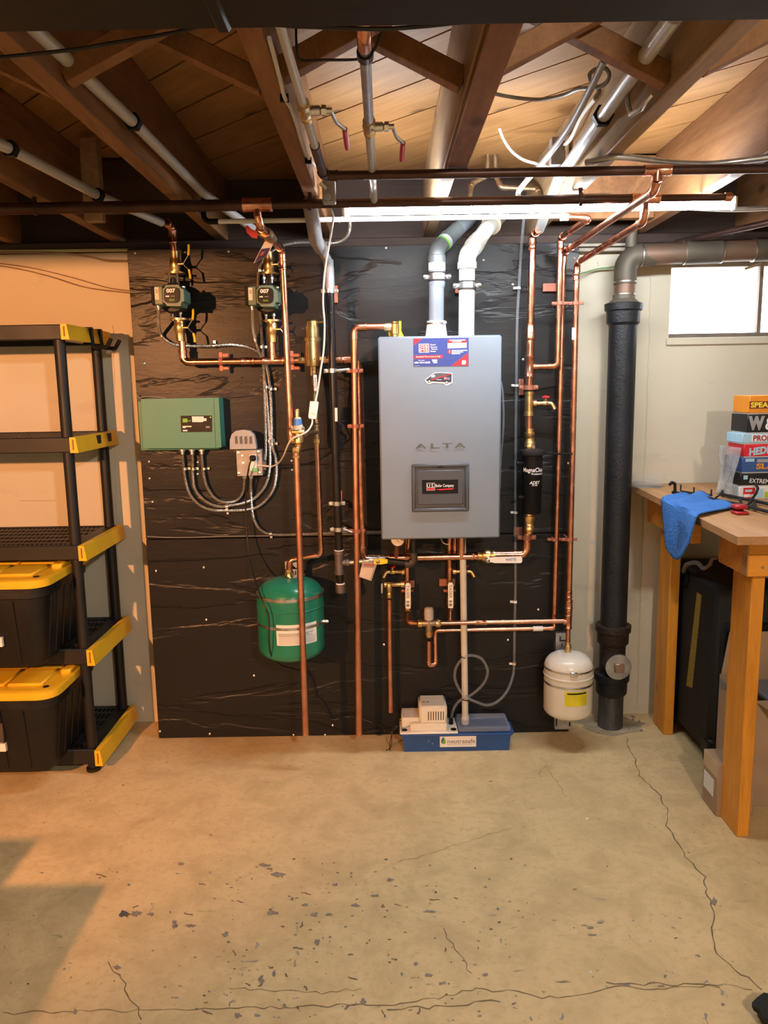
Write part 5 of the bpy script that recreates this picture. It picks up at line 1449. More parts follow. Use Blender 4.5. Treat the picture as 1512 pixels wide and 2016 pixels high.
put('sensor_wire', MB().tube(spline([at(868, 1060, 3.1), at(873, 1069, 3.1), at(884, 1071, 3.1), at(888, 1060, 3.1)]), .002, 6), ROMEX, dr)
for o, px in ((dl, 802), (dr, 885)):
    strap(o, at(px, 1163, YV), .0108, COPPERW, wide=.016, back=PY)
pbox('mounting_plate', (806, 1143, 816, 1157), 3.185, PY, COATED, dl, .001)
pbox('mounting_plate', (865, 1140, 896, 1154), 3.185, PY, COATED, dr, .001)
boiler_drain(at(797, 1125, YV - .01), -1, 'brass drain with red handle left below the boiler', REDH, .085)
boiler_drain(at(891, 1125, YV - .01), 1, 'brass drain with red handle right below the boiler', REDH, .085)
rf = thing('relief_valve', 'small brass relief valve with grey lever and copper drop pipe left below the boiler', 'valve', at(766, 1150, YV - .02))
a_ = at(797, 1150, YV - .01); b_ = at(766, 1151, YV - .02)
put('body', MB().lathe([(.010, 0), (.015, .002), (.015, .016), (.011, .018), (.011, .05), (.014, .054), (.014, .085), (.009, .088)], a_, (-1, 0, 0), 8).lathe([(.012, .004), (.014, -.006), (.0125, -.026), (.0105, -.032), (.0125, -.036), (.0125, -.05), (.010, -.056)], b_, (0, 0, 1), 8), BRASS, rf, sharp=50)
put('lever', MB().prism([at(x, y, YV - .03) for x, y in ((750, 1149), (754, 1149), (753, 1168), (750.5, 1168))], (0, .004, 0)), GALV, rf)
put('drop_pipe', MB().tube([at(766.5, 1180, YV - .02), at(769, 1402, YV - .02)], rad(10, YV, .6), 14), COPPERW, rf)

mv = thing('mixing_valve', 'thermostatic mixing valve with pale grey knob between the two drops', 'valve', at(843, 1228, YD))
mvc = V((at(844.5, 1228, YD).x, YD, zH1))
put('body', MB().lathe([(.012, -.030), (.0135, -.028), (.0135, .028), (.012, .030)], mvc, (1, 0, 0), 12).lathe([(.0135, .022), (.0135, -.04), (.011, -.045)], mvc, (0, 0, 1), 12), mat('mixing_bronze', (.42, .34, .26), .45, .8), mv)
for s in (-1, 1):
    put('union_nut', MB().lathe([(.0115, 0), (.018, .001), (.018, .016), (.012, .022)], mvc + V((s * .028, 0, 0)), (s, 0, 0), 8), BRASS, mv, sharp=50)
put('union_nut', MB().lathe([(.0115, 0), (.0165, .001), (.0165, .014), (.011, .026)], mvc + V((0, 0, -.034)), (0, 0, -1), 8), BRASS, mv, sharp=50)
put('knob', MB().lathe([(.014, .014), (.0195, .017), (.0205, .05), (.018, .064), (.012, .068), (0, .068)], mvc, (0, 0, 1), 10), GREYP if False else mat('knob_grey', (.52, .49, .46), .5), mv, sharp=50)

# ------------------------------------------------------------------ magnetic filter
FY = 3.085
mf = thing('magnetic_filter', 'black cylindrical magnetic filter on the return riser', 'filter', at(1047, 1010, FY))
fx = at(1047, 950, FY).x
fz = lambda y: at(1047, y, FY).z
rf_ = rad(40, FY)
zb_ = fz(1010)
put('sleeve', MB().lathe([(rf_ * .9, 0), (rf_ * .965, .004), (rf_ * .965, fz(963) - zb_), (rf_, fz(962) - zb_), (rf_ * 1.0, fz(897) - zb_)], (fx, FY, zb_), (0, 0, 1), 32), BLACKP, mf)
put('cap', MB().lathe([(rf_ * .98, 0), (rf_ * 1.22, .004), (rf_ * 1.28, .012), (rf_ * 1.22, .022), (rf_ * .6, .028)], (fx, FY, fz(897)), (0, 0, 1), 32), BLACKM, mf)
def wrap(c, r_, a0, a1, z0_, z1_):
    return lambda a, b: V((c.x + r_ * math.sin(a0 + (a1 - a0) * a), c.y - r_ * math.cos(a0 + (a1 - a0) * a), z0_ + (z1_ - z0_) * b))
cF = V((fx, FY, 0))
letters('MagnaClean', (0, 0, 0), (0, 0, 0), (0, 0, 0), INKW, mf, warp=wrap(cF, rf_ * 1.006, -1.15, 1.25, fz(930), fz(919)))
letters('Professional2', (0, 0, 0), (0, 0, 0), (0, 0, 0), INKW, mf, warp=wrap(cF, rf_ * 1.006, -.22, 1.2, fz(933), fz(929)))
letters('ADEY', (0, 0, 0), (0, 0, 0), (0, 0, 0), INKW, mf, shear=.3, warp=wrap(cF, rf_ * 1.006, -.42, .68, fz(951), fz(945)))
letters('EST 2003', (0, 0, 0), (0, 0, 0), (0, 0, 0), INKW, mf, warp=wrap(cF, rf_ * 1.006, -.15, .38, fz(954.5), fz(952)))
put('side_valve', MB().tube([(fx - rf_ * .8, FY - .01, fz(911)), (fx - rf_ - .022, FY - .014, fz(911))], .0075, 10).lathe([(.010, 0), (.010, .008)], (fx - rf_ - .016, FY - .014, fz(911)), (-1, 0, 0), 10), BLACKP, mf)
put('side_valve', MB().tube([(fx - rf_ * .8, FY - .01, fz(978)), (fx - rf_ - .016, FY - .014, fz(978))], .0075, 10), BLACKP, mf)
put('bleed_arm', MB().tube([(fx + rf_, FY - .012, fz(893)), (at(1126, 895, FY).x, FY - .005, fz(895))], .0035, 8), BLACKP, mf)
for nm, y0_, s in (('union', 882, 1), ('union', 1012, -1)):
    p_ = V((at(1041, y0_, YR).x, YR - .012, at(1041, y0_, YR).z))
    put(nm, MB().lathe([(.018, -.006), (.0185, .004), (.024, .006), (.024, .024), (.020, .028), (.020, .046), (.022, .048), (.022, .062), (.0165, .066), (.0165, .078)], p_, (0, 0, s), 8), BRASS, mf, sharp=50)
put('vent_screw', MB().lathe([(.006, 0), (.006, .014)], (at(1048, 880, YR).x, YR - .03, fz(884)), (0, 0, 1), 6), ZINC, mf)

# ------------------------------------------------------------------ tanks
def tank(name, label, cx, Yc, R, ytop, ys, yb_side, ybot, m, cat='tank'):
    c = at(cx, (ytop + ybot) / 2, Yc)
    z = lambda y: at(cx, y, Yc).z
    o = thing(name, label, cat, V((c.x, Yc, z(ybot))))
    zt, zs_, zb1, zb0 = z(ytop), z(ys), z(yb_side), z(ybot)
    prof = [(0, zb0)]
    for i in range(1, 9):
        a = i / 8 * PI / 2; prof.append((R * math.sin(a) ** .7, zb1 - (zb1 - zb0) * math.cos(a)))
    prof += [(R, zs_)]
    for i in range(1, 10):
        a = i / 9 * PI / 2; prof.append((R * math.cos(a) ** .62 if i < 9 else 0, zs_ + (zt - zs_) * math.sin(a)))
    put('shell', MB().lathe([(r, h - zb0) for r, h in prof], V((c.x, Yc, zb0)), (0, 0, 1), 40), m, o, sharp=60)
    return o, V((c.x, Yc, 0)), z
gtk, gc_, gz = tank('expansion_tank', 'green steel expansion tank strapped to the board', 573, 3.035, rad(131, 3.035, .6), 1137, 1175, 1268, 1294, GREENT)
Rg = rad(131, 3.035, .6)
def band(o, c, R, z_, h, m=None, name='strap_band', a0=None):
    put(name, MB().lathe([(R * .99, -h / 2), (R * 1.012, -h / 2), (R * 1.012, h / 2), (R * .99, h / 2)], V((c.x, c.y, z_)), (0, 0, 1), 40), m or ZINC, o)
gzf = lambda y: at(573, y, gc_.y - Rg).z
band(gtk, gc_, Rg, gzf(1184), .013); band(gtk, gc_, Rg, gzf(1239.5), .011)
for y in (1207,):
    put('weld_bead', MB().lathe([(Rg * .99, -.006), (Rg * 1.018, 0), (Rg * .99, .006)], V((gc_.x, gc_.y, gzf(1208))), (0, 0, 1), 40), GREENT, gtk)
def curved_label(o, c, R, a0, a1, z0_, z1_, m, name='label'):
    n = 14; vs = []; fs = []
    for i in range(n + 1):
        a = a0 + (a1 - a0) * i / n
        for zz_ in (z0_, z1_):
            vs.append(V((c.x + R * math.sin(a), c.y - R * math.cos(a), zz_)))
    fs = [(2 * i, 2 * i + 2, 2 * i + 3, 2 * i + 1) for i in range(n)]
    return put(name, MB().add(vs, fs), m, o)
def ang(px, py, c, R):   # angle on a drum from the picture column
    x = at(px, py, c.y - R * .8).x - c.x
    return math.asin(max(-1, min(1, x / R)))
a0, a1 = ang(546, 1250, gc_, Rg), ang(622, 1250, gc_, Rg)
gl = curved_label(gtk, gc_, Rg * 1.004, a0, a1, gzf(1271.5), gzf(1231), PAPER, 'paper_label')
for k in range(9):
    zz_ = gzf(1269) + k * .0050
    b0_ = a0 + .06; b1_ = a1 - .06 - (.3 * ((k * 7) % 5) / 5 if k > 5 else 0)
    curved_label(gl, gc_, Rg * 1.0055, b0_, b1_, zz_, zz_ + (.0016 if k < 6 else .003), INKSIL, 'printed_line')
put('outlet_nipple', MB().lathe([(.022, 0), (.014, .006), (.0125, .008), (.0125, .022), (.016, .024), (.016, .036), (.010, .038)], V((at(569, 1137, 3.045).x, 3.045, gz(1139))), (0, 0, 1), 12), BRASS, gtk)
bo = pbox('wall_bracket', (561, 1105, 586, 1140), 3.17, PY, GALV, gtk, .001)
ppoly('bracket_slot', [(573, 1118), (584.5, 1118), (584.5, 1120.5), (575.5, 1120.5), (575.5, 1112), (573, 1112)], 3.1695, .001, INK, bo)
for x in (576, 580.5):
    pbox('bracket_slot', (x, 1124, x + 2, 1131), 3.1695, 3.171, INK, bo)
put('band_screw', MB().lathe([(.007, 0), (.007, .02), (.004, .024)], V((gc_.x + Rg * .98, gc_.y - Rg * .22, gzf(1239.5))), (1, -.2, 0), 8), ZINC, gtk)
put('bottom_bracket', MB().ext(gc_.x - .035, gc_.x + .025, 3.10, PY, gz(1308), gz(1304), .001).ext(gc_.x - .035, gc_.x - .031, 3.10, PY, gz(1312), gz(1304)).ext(gc_.x + .021, gc_.x + .025, 3.10, PY, gz(1312), gz(1304)), mat('bracket_dark', (.10, .10, .10), .5, .6), gtk)

Rw = rad(95, 3.07, .4)
wtk, wc2, wz = tank('expansion_tank', 'small white expansion tank with yellow label near the floor', 1118.5, 3.07, Rw, 1285, 1312, 1392, 1409, TANKW)
wzf = lambda y: at(1118, y, wc2.y - Rw).z
band(wtk, wc2, Rw, wzf(1328), .007); band(wtk, wc2, Rw, wzf(1357), .009)
put('weld_bead', MB().lathe([(Rw * .99, -.007), (Rw * 1.03, 0), (Rw * .99, .007)], V((wc2.x, wc2.y, wzf(1343))), (0, 0, 1), 40), TANKW, wtk)
put('band_clasp', MB().box(V((wc2.x - .002, wc2.y - Rw * 1.02, wzf(1329))), (.030, .006, .020), None, .003), ZINC, wtk)
a0, a1 = ang(1110, 1377, wc2, Rw), ang(1155, 1377, wc2, Rw)
yl = curved_label(wtk, wc2, Rw * 1.005, a0, a1, wzf(1391.5), wzf(1363), mat('label_yellow', (.80, .66, .02), .5), 'warning_label')
curved_label(yl, wc2, Rw * 1.007, a0 + .1, a1 - .05, wzf(1368.5), wzf(1365.5), INK, 'printed_line')
put('outlet_nipple', MB().lathe([(.030, -.004), (.018, .004), (.0125, .006), (.0125, .018), (.0145, .020), (.0145, .034), (.0115, .036), (.0125, .044), (.0095, .046)], V((at(1118, 1286, 3.08).x, 3.08, wz(1288))), (0, 0, 1), 12), BRASS, wtk)
bo = pbox('wall_bracket', (1094, 1247, 1116, 1284), 3.175, PY, GALV, wtk, .001)
ppoly('bracket_slot', [(1101.5, 1253), (1104, 1253), (1104, 1260), (1115, 1260), (1115, 1262.5), (1101.5, 1262.5)], 3.1745, .001, INK, bo)
pbox('bracket_slot', (1105.5, 1267, 1107.5, 1274), 3.1745, 3.176, INK, bo)
bo = pbox('wall_bracket', (1092, 1408, 1126, 1436), 3.175, PY, GALV, wtk, .001)
for x in (1094, 1120):
    pbox('bracket_slot', (x, 1415, x + 3, 1430), 3.1745, 3.176, INK, bo)
z_ = wz(1420)
put('bracket_shelf', MB().ext(wc2.x - .01, wc2.x + .045, 3.06, PY, z_, z_ + .004, .001), GALV, wtk)

# ------------------------------------------------------------------ condensate drain, vinyl tube, pump and neutralizer
YP_ = 3.125
dpv = thing('condensate_pipe', 'white plastic condensate pipe dropping from the boiler into the blue tub', 'pipe', at(917, 1425, YP_))
put('pipe', MB().tube([V((at(910.5, 1060, YP_).x, YP_, bz0 + .01)), at(916, 1425, YP_)], rad(13, YP_, .6), 16), PVCD, dpv)
put('coupling', MB().lathe([(.013, 0), (.0165, .001), (.0165, .032), (.013, .033)], at(916, 1424, YP_), (0, 0, 1), 16), PVCW, dpv)
for x, y in ((911.5, 1293), (915, 1376)):
    c = at(x, y, YP_)
    put('cable_tie', MB().lathe([(.0135, -.002), (.0165, -.002), (.0165, .002), (.0135, .002)], c, (.3, 0, 1), 14).tube([c + V((-.006, -.016, 0)), c + V((-.016, -.03, .012))], .0012, 5), CORDB, dpv)
vt = [(1032, 425, 3.12), (1027, 480, 3.175), (1022, 560, 3.185), (1018, 640, 3.185), (1016.5, 760, 3.185), (1015, 900, 3.185), (1014.5, 1050, 3.185), (1014.8, 1150, 3.185), (1013, 1240, 3.185), (1012, 1312, 3.17), (1007, 1340, 3.13), (996, 1364, 3.08), (978, 1382, 3.06), (958, 1388, 3.06), (938, 1382, 3.07), (920.5, 1374, 3.085), (908.6, 1364, 3.09), (896.7, 1340.5, 3.09), (896, 1320.6, 3.085), (904.7, 1303, 3.08), (918.6, 1292, 3.08), (934.4, 1291, 3.08), (950, 1299, 3.085), (960, 1320.6, 3.09), (954, 1342.5, 3.10), (938.4, 1360, 3.10), (922.5, 1371, 3.105), (906.7, 1378, 3.11), (894.8, 1392, 3.11), (890, 1406, 3.11), (888, 1426, 3.11)]
vto = put('vinyl_tube', MB().tube(spline([at(*q_) for q_ in vt], 6), .0062, 10), VINYL, None, 'clear vinyl drain tube running up the board and looping round the white drop pipe', 'tube')
for x, y in ((1021, 567), (1017, 759), (1015, 1009), (1014, 1185), (1012, 1307)):
    c = at(x, y, 3.185)
    put('tube_clip', MB().lathe([(.0064, -.0045), (.0085, -.0045), (.0085, .0045), (.0064, .0045)], c, (0, 0, 1), 10).box(c + V((-.014, .004, 0)), (.014, .010, .010), None, .002), WHITE, vto)

tub = thing('neutralizer_tub', 'long blue plastic neutralizer tub with clear lid standing on the floor', 'tub', atz(898, 1480, 0))
ty0, ty1 = 3.035, 3.185
tx0, tx1 = at(792, 1470, ty0).x, at(1006, 1470, ty0).x
tz = at(900, 1444, ty0).z
mb = MB()
b_ = [(tx0 + .008, ty0 + .004, 0), (tx1 - .008, ty0 + .004, 0), (tx1 - .008, ty1 - .004, 0), (tx0 + .008, ty1 - .004, 0)]
t_ = [(tx0, ty0, tz), (tx1, ty0, tz), (tx1, ty1, tz), (tx0, ty1, tz)]
mb.add([V(p) for p in b_ + t_], [(3, 2, 1, 0), (0, 1, 5, 4), (1, 2, 6, 5), (2, 3, 7, 6), (3, 0, 4, 7), (4, 5, 6, 7)])
put('tub_body', mb, BLUET, tub)
put('rim', MB().ext(tx0 - .005, tx1 + .006, ty0 - .004, ty1, tz - .012, tz - .001, .003), BLUET, tub)
for sx, s in ((tx0, -1), (tx1, 1)):
    put('clip_ear', MB().ext(sx - .012 if s < 0 else sx, sx if s < 0 else sx + .014, ty0 + .02, ty1 - .04, tz - .018, tz + .002, .003), BLUET, tub)
lx0, lx1 = at(903, 1440, ty0).x, at(1006, 1440, ty0).x
put('clear_lid', MB().ext(lx0, lx1, ty0 + .004, ty1 - .004, tz, tz + .024, .006), CLEARL, tub)
lb = pbox('brand_label', (866, 1446.6, 937.4, 1470.4), ty0 - .0012, ty0 + .004, PAPER, tub)
ptext('neutrasafe', (881, 1454.8, 935.6, 1463.2), ty0 - .0016, INKG, lb)
pbox('printed_line', (881, 1465, 930, 1465.8), ty0 - .0015, ty0, INKSIL, lb)
ppoly('logo_drop', [(873.5, 1450.5), (876.8, 1457), (877.8, 1461), (876, 1464.5), (872, 1465), (868.8, 1462.5), (869.5, 1457.5)], ty0 - .0015, .0006, INKGREEN, lb)
ppoly('logo_drop', [(872.6, 1451), (874, 1455), (872, 1459), (869, 1463), (868.4, 1459.5), (870, 1455)], ty0 - .0018, .0004, INKB, lb)
for x, y in ((844, 1459.5), (851.5, 1464)):
    put('scuff', MB().lathe([(.0022, 0), (.0018, .0008)], at(x, y, ty0 + .001), (0, -1, 0), 6), INKSKY, tub)

pm = thing('condensate_pump', 'small white condensate pump sitting on the left half of the blue tub', 'pump', V((at(845, 1440, 3.1).x, 3.1, tz)))
qx0, qx1 = at(787.5, 1440, ty0).x, at(902, 1440, ty0).x
put('base_plate', MB().ext(qx0, qx1, ty0 - .003, ty1 - .01, tz - .001, tz + .008, .003), WHITE, pm)
p0, p1 = at(807, 1440, ty0 + .012).x, at(880, 1440, ty0 + .012).x
put('pump_housing', MB().ext(p0, p1, ty0 + .010, ty1 - .012, tz + .006, tz + .040, .004), CREAMP, pm)
s0, s1 = at(791, 1430, ty0 + .02).x, at(830, 1430, ty0 + .02).x
put('switch_housing', MB().ext(s0, s1, ty0 + .035, ty1 - .012, tz + .006, tz + .056, .004), CREAMP, pm)
c0_, c1_ = at(825.5, 1410, ty0 + .012).x, at(880.5, 1410, ty0 + .012).x
mc = put('motor_cover', MB().ext(c0_, c1_, ty0 + .012, ty1 - .012, tz + .036, at(850, 1391, ty0 + .012).z, .009), CREAMP, pm)
for i in range(7):
    x = at(843.5 + i * 4.9, 1408, ty0 + .012).x
    put('vent_slot', MB().ext(x - .0016, x + .0016, ty0 + .0112, ty0 + .014, at(850, 1418, ty0 + .012).z, at(850, 1401, ty0 + .012).z), INK, mc)
ctop = at(850, 1391, ty0 + .012).z
for x in (831, 839):
    put('printed_mark', MB().ext(at(x, 1385, 3.12).x, at(x + 5, 1385, 3.12).x, 3.09, 3.10, ctop, ctop + .0006), INKG, mc)
for x in (796.5, 893):
    put('port_plug', MB().lathe([(.012, 0), (.012, .002), (.004, .0025)], V((at(x, 1438, ty0 + .02).x, ty0 + .022, tz + .008)), (0, 0, 1), 14), BLACKP, pm)
put('discharge_port', MB().lathe([(.009, 0), (.009, .012), (.0075, .03)], V((at(888, 1425, 3.11).x, 3.11, tz + .006)), (0, 0, 1), 12), BLACKP, pm)
for k in range(2):
    put('lead_wire', MB().tube(spline([at(792, 1420, 3.1), at(783, 1418, 3.09), at(774, 1435, 3.06), at(771 - 2 * k, 1455, 3.05), atz(770 - 3 * k, 1470 - 2 * k, .004), atz(760 + 8 * k, 1478, .004)]), .0016, 5), CORDB, pm)

# ------------------------------------------------------------------ soil stack
YS = 3.255
stx = at(1218, 900, YS).x
st = thing('soil_stack', 'black cast iron soil stack with cleanout beside the board', 'pipe', V((stx, YS, 0)))
sz = lambda y: at(1213, y, YS).z
rs_ = rad(52, YS, .9)
put('pipe', MB().tube([(stx, YS, sz(1240)), (stx, YS, sz(620))], rs_, 28), CAST, st)
hubp = lambda h: [(rs_ * 1.02, 0), (rs_ * 1.18, h * .12), (rs_ * 1.2, h * .62), (rs_ * 1.33, h * .68), (rs_ * 1.35, h * .97), (rs_ * 1.2, h), (rs_ * 1.05, h)]
h_ = sz(597) - sz(641)
put('hub', MB().lathe(hubp(h_), (stx, YS, sz(641)), (0, 0, 1), 28), CAST, st)
h_ = sz(1228) - sz(1268)
put('hub', MB().lathe(hubp(h_), (stx, YS, sz(1268)), (0, 0, 1), 28), CASTB, st)
put('cleanout_body', MB().tube([(stx, YS, sz(1268)), (stx, YS, sz(1345))], rs_ * .98, 28), CASTB, st)
pcx = V((stx + .003, YS - rs_ - .022, sz(1300)))
put('cleanout_branch', MB().lathe([(rs_ * .95, .0), (rs_ * .98, -.012), (rs_ * .98, -.07)], pcx, (0, -1, 0), 24), CASTB, st)
pg = put('cleanout_plug', MB().lathe([(rs_ * .93, -.004), (rs_ * .93, .004), (rs_ * .85, .007), (rs_ * .8, .0055), (0, .0055)], pcx, (0, -1, 0), 24), mat('brass_plug', (.40, .27, .21), .45, .8), st)
put('square_nut', MB().box(pcx + V((0, -.014, 0)), (.040, .022, .040), None, .003), MATS['brass_plug'], pg)
put('plug_rim', MB().lathe([(rs_ * .93, .003), (rs_ * .99, .003), (rs_ * .99, .0075), (rs_ * .86, .008)], pcx, (0, -1, 0), 24), GALV, pg)
h_ = sz(1322) - sz(1366)
put('hub', MB().lathe(hubp(h_), (stx, YS, sz(1366)), (0, 0, 1), 28), CAST, st)
put('lower_pipe', MB().tube([(stx, YS, -.01), (stx, YS, sz(1366) + .01)], rs_ * .95, 28), CASTW, st)
mb = MB()
k = 22
ring0 = [V((stx + .15 * random.uniform(.7, 1.15) * math.cos(2 * PI * i / k), min(YS + .02 + .12 * random.uniform(.75, 1.1) * math.sin(2 * PI * i / k), WY - .002), .0015)) for i in range(k)]
put('concrete_patch', MB().add(ring0, [tuple(range(k))]), mat('patch_grey', (.48, .40, .27), .85, 0, .22, 14, .4, 40), fl)
for i in range(12):
    p = atz(random.uniform(1170, 1275), random.uniform(1405, 1440), 0)
    if p.y < WY - .02:
        put('rubble', MB().box(p + V((0, 0, .003)), (random.uniform(.008, .02), random.uniform(.006, .014), .007), Matrix.Rotation(random.uniform(0, 3), 3, 'Z'), .002), CHIP, fl)

dw = thing('copper_drain_pipe', 'old brown copper drain pipe with elbow running right above the window', 'pipe', V((stx, YS, sz(597))))
rd = rad(40, YS, 1.8)
e_c = V((stx + .004, YS, at(1236, 503, YS).z))
r_end = at(1560, 487, YS - .03); r_end.z = e_c.z + .012
put('ferrule', MB().lathe([(rs_ * 1.2, 0), (rs_ * .95, .012), (rd * 1.06, .02), (rd * 1.06, .036)], (stx, YS, sz(599)), (0, 0, 1), 24), DWVFIT, dw)
put('pipe', MB().tube([(stx + .002, YS, sz(592)), (stx + .003, YS, sz(556))], rd, 24), DWV, dw)
put('solder_ring', MB().lathe([(rd, 0), (rd * 1.05, .001), (rd * 1.05, .005), (rd, .006)], (stx + .003, YS, sz(582)), (0, 0, 1), 24), SOLDER, dw)
put('elbow', MB().tube(fillet([(stx + .003, YS, sz(560)), e_c, e_c + V((.115, 0, .001))], .075, 10), rd * 1.08, 24), DWVFIT, dw)
put('solder_ring', MB().lathe([(rd, 0), (rd * 1.1, .001), (rd * 1.1, .005), (rd, .006)], (stx + .003, YS, sz(557)), (0, 0, 1), 24), SOLDER, dw)
put('vent_stub', MB().tube([e_c + V((.018, 0, .03)), e_c + V((.02, 0, .105))], .022, 16), DWVFIT, dw)
D_ = (r_end - e_c).normalized()
hp_ = lambda px: e_c + D_ * ((at(px, 495, YS).x - e_c.x) / D_.x)
put('pipe', MB().tube([hp_(1262), hp_(1346)], rd, 24), DWV, dw)
put('coupling', MB().lathe([(rd, 0), (rd * 1.1, .001), (rd * 1.1, (hp_(1415) - hp_(1344)).length - .001), (rd, (hp_(1415) - hp_(1344)).length)], hp_(1344), D_, 24), DWVFIT, dw)
put('pipe', MB().tube([hp_(1414), hp_(1478)], rd, 24), DWV, dw)
put('coupling', MB().lathe([(rd, 0), (rd * 1.1, .001), (rd * 1.1, .25), (rd, .251)], hp_(1477), D_, 24), DWVFIT, dw)
for px in (1262, 1344, 1416, 1477):
    put('solder_ring', MB().lathe([(rd, -.003), (rd * 1.115, -.002), (rd * 1.115, .002), (rd, .003)], hp_(px), D_, 24), SOLDER, dw)
# ================================================================== storage rack at the left
xp = (at(123, 676, 2.93).x + at(170, 1397, 2.93).x) / 2
FYr, BYr, XLr = 2.90, 3.335, xp - .86
rack = thing('storage_rack', 'black plastic five-tier storage rack with yellow end caps', 'shelf', V((xp - .43, 3.12, 0)))
zr = lambda y: at(135, y, FYr).z
TZ = [(zr(638), zr(668)), (zr(861), zr(891)), (zr(1074), zr(1103)), (zr(1279), zr(1309)), (zr(1477), zr(1506))]
RK = mat('rack_black', (.010, .009, .0095), .5, 0, .15, 9)
for x in (xp, XLr):
    for y in (FYr + .03, BYr - .03):
        zz_ = [(TZ[i][1], TZ[i + 1][0]) for i in range(4)] + [(TZ[4][1], 0.0)]
        for a, b in zz_:
            put('post', MB().lathe([(.021, b), (.0205, (a + b) / 2), (.021, a)], V((x, y, 0)), (0, 0, 1), 14), RK, rack)
        put('foot', MB().lathe([(.028, 0), (.028, .012), (.022, .016)], V((x, y, 0)), (0, 0, 1), 14), RK, rack)
for ti, (zt, zb) in enumerate(TZ):
    d = put('shelf_deck', MB().ext(XLr - .03, xp + .024, FYr, FYr + .022, zb, zt, .003).ext(XLr - .03, xp + .024, BYr - .022, BYr, zb, zt, .003).ext(xp - .03, xp + .023, FYr + .02, BYr - .02, zb + .001, zt - .001, .003).ext(XLr - .029, XLr + .03, FYr + .02, BYr - .02, zb + .001, zt - .001, .003), RK, rack)
    mb = MB()
    for i in range(1, 6):
        y = FYr + (BYr - FYr) * i / 6
        mb.ext(XLr, xp, y - .012, y + .012, zt - .03, zt - .002)
    for i in range(46):
        x = XLr + .04 + i * .0182
        mb.ext(x, x + .006, FYr + .02, BYr - .02, zt - .012, zt - .003)
    g = put('deck_grid', mb, RK, rack, kind='stuff')
    for s, xe in ((1, xp + .024), (-1, XLr - .03)):
        xa, xb2 = (xe, xe + .030) if s > 0 else (xe - .03, xe)
        # tapered yellow end cap with a flared foot
        mb = MB()
        prof = [(0, zb - .001), (.030, zb - .001), (.022, zt), (0, zt)]
        mb.prism([V((xe + s * dx_, FYr - .012, z_)) for dx_, z_ in prof], (0, BYr - FYr + .02, 0))
        ec = put('end_cap', mb, YELLOW, rack)
        if s > 0:
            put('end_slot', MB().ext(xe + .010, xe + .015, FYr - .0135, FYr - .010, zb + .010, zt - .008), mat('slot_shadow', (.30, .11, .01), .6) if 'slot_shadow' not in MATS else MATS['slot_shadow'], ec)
            if ti == 1:
                for yy in (FYr + .20, FYr + .32):
                    put('hook_slot', MB().ext(xe + .020, xe + .0275, yy, yy + .04, zb + .014, zt - .006), BLACKM, ec)
hk = thing('utility_hook', 'black plastic double hook clipped over the top yellow end cap of the rack', 'hook', V((xp + .06, 3.15, TZ[0][1] - .03)))
zt, zb = TZ[0]
xe = xp + .024
for yy in (FYr + .20, FYr + .30):
    put('clip', MB().ext(xe - .002, xe + .034, yy, yy + .025, zb - .012, zt + .004, .002), BLACKP, hk)
for yy in (FYr + .212, FYr + .312):
    put('hook_arm', MB().tube(fillet([(xe + .02, yy, zt - .005), (xe + .035, yy, zb - .016), (xe + .085, yy, zb - .020), (xe + .105, yy, zb + .014)], .015), .008, 8), BLACKP, hk)

